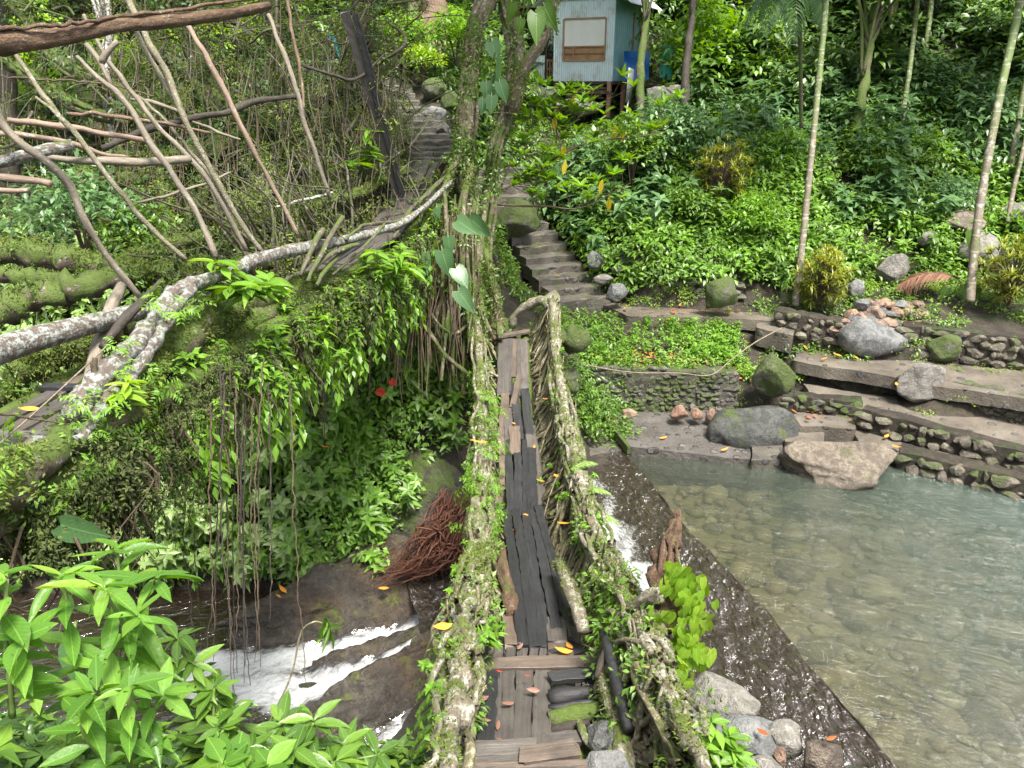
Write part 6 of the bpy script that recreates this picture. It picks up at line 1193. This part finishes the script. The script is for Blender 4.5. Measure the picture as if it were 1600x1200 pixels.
part('gate', M['shade_wood'], lambda m: [hbox(m, -2.48, -2.22, .3, .33, z, z + .06) for z in (.1, .35, .62)] + [hbox(m, x, x + .03, .27, .3, .05, .66) for x in (-2.46, -2.36, -2.27)], vr)
part('floor', M['board_dark'], lambda m: hbox(m, -3.6, -2.13, .3, 2.3, -.12, -.02), vr); part('roof', M['board_dark'], lambda m: hbox(m, -3.9, -2.75, .1, 2.4, 2.25, 2.3), vr)
def tarp(name, label, m, x0, x1, y, z0, z1):
    def b(mb):
        u, v = np.meshgrid(np.linspace(0, 1, 14), np.linspace(0, 1, 12), indexing='ij'); Q = np.stack([u.ravel() * 3, v.ravel() * 2, 0 * u.ravel()], 1); w = .05 * sn(Q, .6, 5, 3)
        V = np.array([hl(x0 + (x1 - x0) * a, y + o, z0 + (z1 - z0) * c) for a, c, o in zip(u.ravel(), v.ravel(), w)]); mb.add(V, grid_faces(14, 12)); mb.add(V + HR @ np.array([0, .02, 0]), grid_faces(14, 12)[:, ::-1])
    mb = MB(); b(mb); tag(mb.build(name, m), label, 'tarpaulin', kind='thing')
tarp('tarpaulin', 'blue tarpaulin screen stretched beside the right wall of the hut', M['tarp_blue'], .12, 1.0, .6, .02, .9); tarp('tarpaulin', 'green tarpaulin screen just right of the blue one beside the hut', M['tarp_green'], 1.25, 1.62, 1.0, .05, 1.05)
t = thing('signboard', 'blank weathered signboard seen from behind on a thin white post in front of the hut', 'sign', P(978, 190, 22.5)); mb = MB(); tube(mb, PL([(977, 195, 22.5), (982, 150, 22.5), (986, 110, 22.5)]), .025, ns=6); mb.build('post', M['window_sheet'], t)
mb = MB(); c = P(984, 134, 22.4); box(mb, c, (.42, .03, .95), rotz(R(62)) @ np.array([[math.cos(.12), 0, math.sin(.12)], [0, 1, 0], [-math.sin(.12), 0, math.cos(.12)]])); mb.build('board', plain('board_grey', (.32, .33, .32), .5), t)
mb = MB()
for q in range(60): a = P(RNG.uniform(885, 940), RNG.uniform(136, 152), 24.6); tube(mb, [a, a + [RNG.uniform(.2, .5), RNG.normal() * .1, RNG.normal() * .04]], .03, ns=6, n=7)
tag(mb.build('firewood', M['root_brown']), 'pile of split firewood stored under the hut floor', 'firewood', kind='thing')
M['rock_wet'] = rock_mat('rock_wet', (.06, .055, .045), (.12, .11, .09), moss=.7, lichen=.05, wet=.3)
# ------------------------------------------------------------------ boulders and stones
def boulder(label, px, py, D, s, m='rock', seed=1, rz=0, name='boulder', cat='boulder', group=None, cuts=9, rough=.09, sub=4, tilt=0):
    mb = MB(); c = P(px, py, D) - [0, 0, s[2] * .12]; rock(mb, c, s, seed, sub, rz, cuts, rough, tilt); return tag(mb.build(name, M[m], smooth=sub > 2), label, cat, group, 'thing')
boulder('large smooth greyish tan boulder at the edge of the pool', 1312, 718, 13.3, (1.0, .62, .5), 'rock_tan', 11, -.12, rough=.08, cuts=7, sub=5)
boulder('wet dark smooth boulder sloping into the slab left of the landing', 1184, 662, 14.45, (.95, .55, .74), 'rock_dark', 91, .2, rough=.08, cuts=14)
boulder('round mossy brown boulder at the left end of the riverside path', 1210, 580, 15.0, (.42, .4, .48), 'rock_moss', 13)
boulder('big flat faced grey boulder with a mossy left side under the pink stones', 1366, 526, 15.6, (.72, .4, .48), 'rock_grey', 14, 0, cuts=5, rough=.05)
boulder('squat light patched boulder in the middle of the terrace wall', 1440, 592, 14.5, (.52, .4, .42), 'rock', 15, .3)
boulder('mossy green block behind the upper path', 1125, 456, 16.7, (.45, .35, .4), 'rock_moss', 16, 0, cuts=6)
boulder('dark bluish boulder beside the stone steps', 968, 404, 18.2, (.34, .3, .36), 'rock_dark', 17); boulder('pale grey boulder next to the dark bluish one by the steps', 932, 405, 18.0, (.24, .22, .25), 'rock_grey', 18)
boulder('small round white stone below the dark bluish boulder', 963, 421, 17.6, (.11, .1, .1), 'rock_grey', 181, sub=3)
boulder('cracked grey stone at the foot of the steps', 962, 455, 17.3, (.27, .22, .22), 'rock_grey', 19); boulder('low grey stone on the edge of the steps', 942, 436, 17.6, (.25, .18, .14), 'rock', 20)
boulder('tall mossy slab like rock left of the stone steps', 805, 345, 19.0, (.65, .5, .55), 'rock_moss', 21); boulder('big shaded boulder above the stone steps', 835, 340, 21, (.5, .4, .4), 'rock_dark', 22)
boulder('long dark mossy boulder beside the narrow steps', 622, 215, 17.2, (.3, .8, .6), 'rock_moss', 23, .4); boulder('bluish round boulder right of the narrow steps', 678, 175, 18.8, (.3, .28, .26), 'rock_grey', 24)
boulder('bright mossy square boulder above the narrow steps', 680, 138, 20, (.36, .32, .28), 'rock_moss', 25, cuts=6); boulder('dark mossy boulder right of the square one', 708, 158, 19, (.3, .3, .3), 'rock_moss', 26); boulder('grey rock on the right side of the narrow steps near the deck', 692, 205, 17.5, (.25, .45, .25), 'rock', 27)
boulder('large rounded boulder between the hut and the spotted trunk', 1035, 148, 22.5, (.75, .6, .5), 'rock', 28); boulder('dark boulder at the left under the hut veranda', 845, 150, 23.5, (.6, .5, .45), 'rock_dark', 29); boulder('grey boulder under the front of the hut', 905, 165, 23.3, (.7, .4, .25), 'rock', 30)
boulder('dark rock partly hidden in shrubs right of the hut', 1102, 200, 21, (.4, .3, .3), 'rock_dark', 31)
boulder('flat tilted slab rock on the right slope', 1510, 345, 18, (.5, .4, .2), 'rock_tan', 32, .3, tilt=.3); boulder('grey boulder below the tilted slab on the right slope', 1530, 385, 17.6, (.5, .4, .38), 'rock', 33); boulder('brown round boulder in the weeds on the right slope', 1452, 372, 17.8, (.24, .2, .2), 'rock', 34)
boulder('lumpy pinkish boulder above the stone pile', 1392, 418, 17.3, (.38, .32, .4), 'rock', 35); boulder('grey upright stone left of the lumpy pinkish boulder', 1335, 450, 16.8, (.22, .2, .24), 'rock_grey', 36); boulder('boulder at the right edge of the slope', 1590, 330, 18.4, (.5, .4, .3), 'rock', 37)
boulder('mossy green boulder set in the wall right of the big grey one', 1480, 540, 15.3, (.42, .3, .3), 'rock_moss', 38)
for (px, py, s, lab) in ((982, 645, (.17, .12, .09), 'small tan block alone on the wet slab'), (1062, 645, (.19, .14, .17), 'pinkish block, left of the group of three on the wet slab'), (1089, 646, (.15, .13, .14), 'middle stone of the group of three on the wet slab'), (1112, 647, (.13, .12, .19), 'upright tan stone, right of the group of three on the slab')): boulder(lab, px, py, 14.9, s, 'rock_pink', int(px), RNG.uniform(-.3, .3), 'stone', 'stone', sub=3)
boulder('long brown boulder just under the pool surface by the big boulder', 1290, 785, 13.0, (.7, .4, .22), 'rock_tan', 40)
boulder('brown stone at the right edge breaking the pool surface', 1600, 765, 12.8, (.3, .25, .2), 'rock_tan', 41); boulder('submerged reddish slab in the lower right of the pool', 1520, 1130, 9.0, (.7, .35, .14), 'rock_tan', 42, -.5)
k = 0
for row in range(4):
    for i in range(16 - row * 2):
        px = 1308 + row * 12 + i * (150 - row * 22) / (15 - row * 2) + RNG.uniform(-4, 4); py = 515 - row * 13 + RNG.uniform(-4, 4) + (i * .5 if row < 2 else 0); s = RNG.uniform(.12, .19)
        if abs(px - 1366) < 40 and row == 0: py -= 14
        boulder('small angular pinkish or grey stone heaped in the rubble pile on the terrace', px, py, 15.75 + row * .1 + RNG.uniform(-.1, .1), (s * 1.25, s, s * .8), RNG.choice(['rock_pink', 'rock_pink', 'rock_pink', 'rock_grey']), 500 + k, RNG.uniform(0, 3), 'rubble_stone', 'stone', 'stones of the pinkish rubble heap', sub=2); k += 1
for i, (px, py, D, s, m, lab) in enumerate(((1120, 1088, 5.6, (.33, .26, .17), 'rock', 'long greenish boulder under the lime vine at the lower right'), (1105, 1135, 5.0, (.28, .24, .17), 'rock_grey', 'rounded grey boulder behind the bright seedling'), (1170, 1150, 4.9, (.21, .18, .14), 'rock_grey', 'flat topped grey boulder with a red leaf, lower right'), (1228, 1158, 4.9, (.13, .14, .16), 'rock', 'mossy speckled boulder beside the pale triangular one'), (1282, 1185, 4.75, (.15, .13, .19), 'rock_tan', 'pale triangular boulder nearest the weir water at the bottom'), (1218, 1182, 4.6, (.06, .05, .07), 'rock_pink', 'small pink stone wedged between the grey boulders'), (1200, 1205, 4.4, (.13, .1, .08), 'rock', 'low grey stone at the bottom edge under the pink stone'), (1150, 1208, 4.3, (.17, .14, .12), 'rock_grey', 'big dark grey stone at the bottom edge right of the roots'), (940, 1150, 4.75, (.14, .12, .1), 'rock_grey', 'grey lichen spotted stone beside the near platform'), (945, 1195, 4.5, (.17, .14, .11), 'rock_grey', 'smooth grey stone at the bottom edge beside the platform'), (1330, 1212, 4.8, (.08, .08, .06), 'rock_dark', 'small dark wet stone at the bottom edge by the water'), (1290, 1235, 4.4, (.24, .2, .2), 'rock', 'boulder cut by the bottom edge of the view'), (1350, 1250, 4.6, (.2, .2, .2), 'rock_dark', 'dark boulder just below the bottom edge'))): boulder(lab, px, py, D, s, m, 700 + i, RNG.uniform(-.4, .4), cuts=15, rough=.06)
boulder('great dark mossy rock face behind the left rail of the lower bridge', 668, 790, 13.55, (1.2, .6, 1.25), 'rock_wet', 50, .3, tilt=-.35, rough=.09, sub=5)
boulder('dark rock jutting at the foot of the leafy cliff', 460, 880, 13.4, (.9, .45, .3), 'rock_dark', 51, .1); boulder('brown shaded boulder under the pale drooping leaves', 330, 870, 13.2, (.6, .4, .3), 'rock_dark', 52, .1)
boulder('long low rock ridge with dark green moss beside the rapids', 492, 938, 12.45, (1.3, .34, .34), 'rock_bed', 57, .42, rough=.16, cuts=4, sub=5)
# ------------------------------------------------------------------ fallen leaves
def litter(label, group, pts, m, size=.1, up=(0, 0, 1)):
    for p in pts:
        a = RNG.uniform(0, 6.28); ml = MB(); L = size * RNG.uniform(.8, 1.2); add_leaves(ml, np.asarray(p, float)[None], np.array([[math.cos(a), math.sin(a), RNG.uniform(0, .15)]]), np.array([[0, 0, 1.]]) + RNG.normal(size=(1, 3)) * .15, np.array([L]), np.array([L * .42]), 'full', -.6)
        tag(ml.build('fallen_leaf', M[m]), label, 'leaf', group, 'thing')
G1 = 'fallen leaves on the lower bridge'
litter('orange brown fallen leaf lying on the black planks of the lower bridge', G1, [deck(x, y) + [0, 0, .06] for x, y in ((857, 935), (825, 958), (822, 995), (834, 928), (872, 942), (808, 834), (840, 826), (817, 810), (800, 650), (806, 668), (835, 706))], 'orange_leaf', .075)
litter('large orange fallen leaf on the near platform', 'large orange leaves on the platform', [deck(x, y) + [0, 0, .085] for x, y in ((885, 1016), (895, 1030), (943, 1104))], 'orange_leaf', .13)
litter('dry brown curled leaf lying on the near platform', 'brown leaves on the platform', [deck(x, y) + [0, 0, .04] for x, y in ((764, 1094), (804, 1104), (768, 1132), (777, 1148), (844, 1086), (775, 1160), (808, 1020), (833, 1036), (745, 1090))], 'brown_leaf', .085)
litter('tiny red petal on the platform boards', 'red petals on the platform', [deck(x, y) + [0, 0, .09] for x, y in ((776, 1062), (829, 1070))], 'red_leaf', .05)
litter('orange leaf stuck on the left rail of the lower bridge', 'orange leaves on the left rail', [P(708, 995, 4.55) + [0, 0, .1], P(755, 702, 8.6) + [0, 0, .1], P(762, 690, 8.7)], 'orange_leaf', .14)
litter('orange leaf caught on the inner side of the right rail', 'orange leaves on the right rail', [P(x, y, D) for x, y, D in ((848, 622, 10.4), (866, 740, 8.6), (852, 752, 8.7), (870, 815, 7.7))], 'orange_leaf', .12)
litter('yellow orange fallen leaf on the wet cobbled slab', 'fallen leaves on the wet slab', [PZ(x, y, -6.31) for x, y in ((1030, 684), (1105, 668), (1132, 670), (1126, 703), (1064, 658), (962, 658), (900, 686), (893, 646), (1158, 671), (1178, 673))], 'orange_leaf', .15)
litter('orange fallen leaf on the upper concrete path', 'fallen leaves on the upper path', [PZ(x, y, -4.86) for x, y in ((975, 480), (1008, 472), (1045, 497), (1062, 478), (1110, 482), (1135, 486))], 'orange_leaf', .18)
litter('dead reddish leaf on the upper path or its edge', 'dead leaves on the upper path', [PZ(1020 + 150 * RNG.uniform(), 478 + 12 * RNG.uniform(), -4.87) for q in range(16)], 'dead_leaf', .13)
litter('orange leaf lying on the riverside path', 'fallen leaves on the riverside path', [PZ(x, y, -5.28) for x, y in ((1282, 561), (1342, 560), (1316, 556), (1402, 602), (1262, 545))], 'orange_leaf', .16)
litter('bright orange leaf on the lowest path by the pool', 'fallen leaves on the lowest path', [PZ(x, y, -6.14) for x, y in ((1382, 683), (1394, 694), (1430, 672), (1440, 676), (1545, 698), (1258, 634), (1255, 631), (1262, 636), (1340, 660), (1338, 652))], 'orange_leaf', .17)
litter('dark red dead leaf on the lowest path or landing', 'dead leaves on the lowest path', [PZ(RNG.uniform(1240, 1300) if q % 2 else RNG.uniform(1335, 1480), RNG.uniform(634, 655) if q % 2 else RNG.uniform(662, 682), -6.05 if q % 2 else -6.12) for q in range(30)], 'dead_leaf', .12)
litter('orange leaf lying on the stone steps', 'fallen leaves on the stone steps', [P(x, y, D) for x, y, D in ((846, 452, 17.9), (876, 430, 18.1))], 'orange_leaf', .15)
litter('orange leaf on the planks of the upper bridge', 'fallen leaves on the upper bridge', [P(x, y, D) + [0, 0, .03] for x, y, D in ((322, 530, 7.2), (218, 565, 6.1), (65, 644, 5.0), (315, 575, 7), (150, 626, 5.2))], 'orange_leaf', .13)
litter('orange leaf on the rocks at the foot of the cliff', 'fallen leaves at the cliff foot', [P(x, y, 12.2) for x, y in ((445, 933), (448, 926), (608, 918), (516, 698), (590, 612))], 'orange_leaf', .2)
litter('red leaf lying on the grey boulders at the lower right', 'leaves on the lower right boulders', [P(x, y, D) for x, y, D in ((1182, 1137, 4.78), (1290, 1155, 4.6), (1078, 1063, 5.5))], 'dead_leaf', .08)
mb = MB(); p, n = sample((cy > 14.55) & (cy < 15.0) & (cx > .9) & (cx < 5.2), 130); add_leaves(mb, p + [0, 0, .03], np.stack([RNG.normal(size=len(p)), RNG.normal(size=len(p)), RNG.uniform(0, .5, len(p))], 1), n + RNG.normal(size=n.shape) * .4, RNG.uniform(.08, .14, len(p)), .05, 'far'); p, n = sample(OFF & (cy > 16.5) & (cy < 24) & (cx > -1) & (cx < 2), 14); add_leaves(mb, p + [0, 0, .03], RNG.normal(size=(len(p), 3)), n + .1, RNG.uniform(.08, .14, len(p)), .05, 'far')
tag(mb.build('leaf_litter', M['dead_leaf']), 'dark red dead leaves littering the ledge behind the mossy wall', 'leaf litter', kind='stuff')
# flowers, cloth, hanging things
for lab, px, py, D, s in (('small bright red flower among the cliff plants', 595, 612, 12.0, .09), ('orange flower above the red one on the cliff', 613, 597, 12.1, .07)):
    ml = MB(); k = 8; a = np.arange(k) * .785; add_leaves(ml, np.tile(P(px, py, D - .5), (k, 1)), np.stack([np.cos(a), -.3 + 0 * a, np.sin(a)], 1), np.tile([0, -1, 0.], (k, 1)), np.full(k, s), s * .6, 'full'); tag(ml.build('flower', M['red_leaf']), lab, 'flower', kind='thing')
M['cloth'] = plain('cloth_teal', (.06, .4, .45), .7, .2, 4)
mb = MB(); u, v = np.meshgrid(np.linspace(0, 1, 8), np.linspace(0, 1, 10), indexing='ij'); c0 = P(512, 52, 16); V = c0 + np.stack([u * .2 + v * .16, .08 * np.sin(u * 9 + v * 3), -v * .42 - u * .1], -1).reshape(-1, 3); mb.add(V, grid_faces(8, 10)); mb.add(V + [0, .012, 0], grid_faces(8, 10)[:, ::-1]); tag(mb.build('cloth', M['cloth']), 'turquoise rag hanging among the mossy limbs', 'cloth', kind='thing')
t = thing('wilted_sprig', 'bent twig with wilted hanging leaves above the rapids', 'twig', P(420, 1130, 6.2)); ms = MB(); tube(ms, PL([(420, 1130, 6.2), (455, 1055, 6.2), (470, 990, 6.2), (490, 972, 6.2), (508, 975, 6.2)]), .008, ns=5); ms.build('twig', M['root_olive'], t); ml = MB(); k = 14; add_leaves(ml, P(510, 975, 6.2) + RNG.normal(size=(k, 3)) * [.025, .03, .06], np.tile([0, 0, -1.], (k, 1)) + RNG.normal(size=(k, 3)) * .25, RNG.normal(size=(k, 3)), RNG.uniform(.12, .24, k), .035, 'full'); ml.build('foliage', M['leaf_mid'], t)
g_ = 'thin hanging roots over the torrent'
for q in range(22):
    px = [150, 146, 340, 352, 366, 380, 395, 372, 360, 345, 402, 420, 310, 298, 455, 352, 412, 205, 190, 385, 330, 368][q]; D = RNG.uniform(5.5, 7.5) if q > 1 else 4.8; y0 = RNG.uniform(560, 640); y1 = RNG.uniform(960, 1110) if q > 1 else 900; ms = MB(); tube(ms, PL([(px, y0, D), (px + RNG.normal() * 6, (y0 + y1) / 2, D), (px + RNG.normal() * 14, y1, D)]), [.008 if q > 1 else .018, .006, .003 if q > 1 else .014], ns=5, wob=.01)
    tag(ms.build('hanging_rootlet', M['bark_dark' if q % 2 else 'root_brown']), 'long thin dark rootlet hanging from the mossy upper bridge over the torrent' if q > 1 else ['straight black stem hanging below the deck at the left', 'second black stem right beside the straight one at the left'][q], 'root', g_, 'thing')
# ------------------------------------------------------------------ light
w = bpy.data.worlds.new("World"); SC.world = w; w.use_nodes = True; nt = w.node_tree; nt.nodes.clear()
sky = nt.nodes.new('ShaderNodeTexSky'); sky.sky_type = 'NISHITA'; sky.sun_disc = False; sky.sun_elevation = R(66); sky.sun_rotation = R(150); sky.air_density = 1.0; sky.dust_density = 3.5; sky.ozone_density = 1.
hs = nt.nodes.new('ShaderNodeHueSaturation'); hs.inputs['Saturation'].default_value = .35
bg = nt.nodes.new('ShaderNodeBackground'); bg.inputs[1].default_value = .105; wo = nt.nodes.new('ShaderNodeOutputWorld')
nt.links.new(sky.outputs[0], hs.inputs['Color']); nt.links.new(hs.outputs[0], bg.inputs[0]); nt.links.new(bg.outputs[0], wo.inputs[0])
sd = bpy.data.lights.new("sun", 'SUN'); sd.energy = 3.2; sd.angle = R(16); sd.color = (1, .94, .84); so = bpy.data.objects.new("sun", sd); COL.objects.link(so)
dirv = Vector((math.sin(R(150)) * math.cos(R(66)), math.cos(R(150)) * math.cos(R(66)), math.sin(R(66))))
so.rotation_euler = dirv.to_track_quat('Z', 'Y').to_euler()
SC.view_settings.view_transform = 'Standard'; SC.view_settings.look = 'None'; SC.view_settings.gamma = 1; SC.view_settings.use_curve_mapping = False
SC.view_settings.exposure = 1.68
cy_ = SC.cycles; cy_.max_bounces = 6; cy_.diffuse_bounces = 3; cy_.glossy_bounces = 2; cy_.transmission_bounces = 3; cy_.transparent_max_bounces = 6; cy_.caustics_reflective = False; cy_.caustics_refractive = False
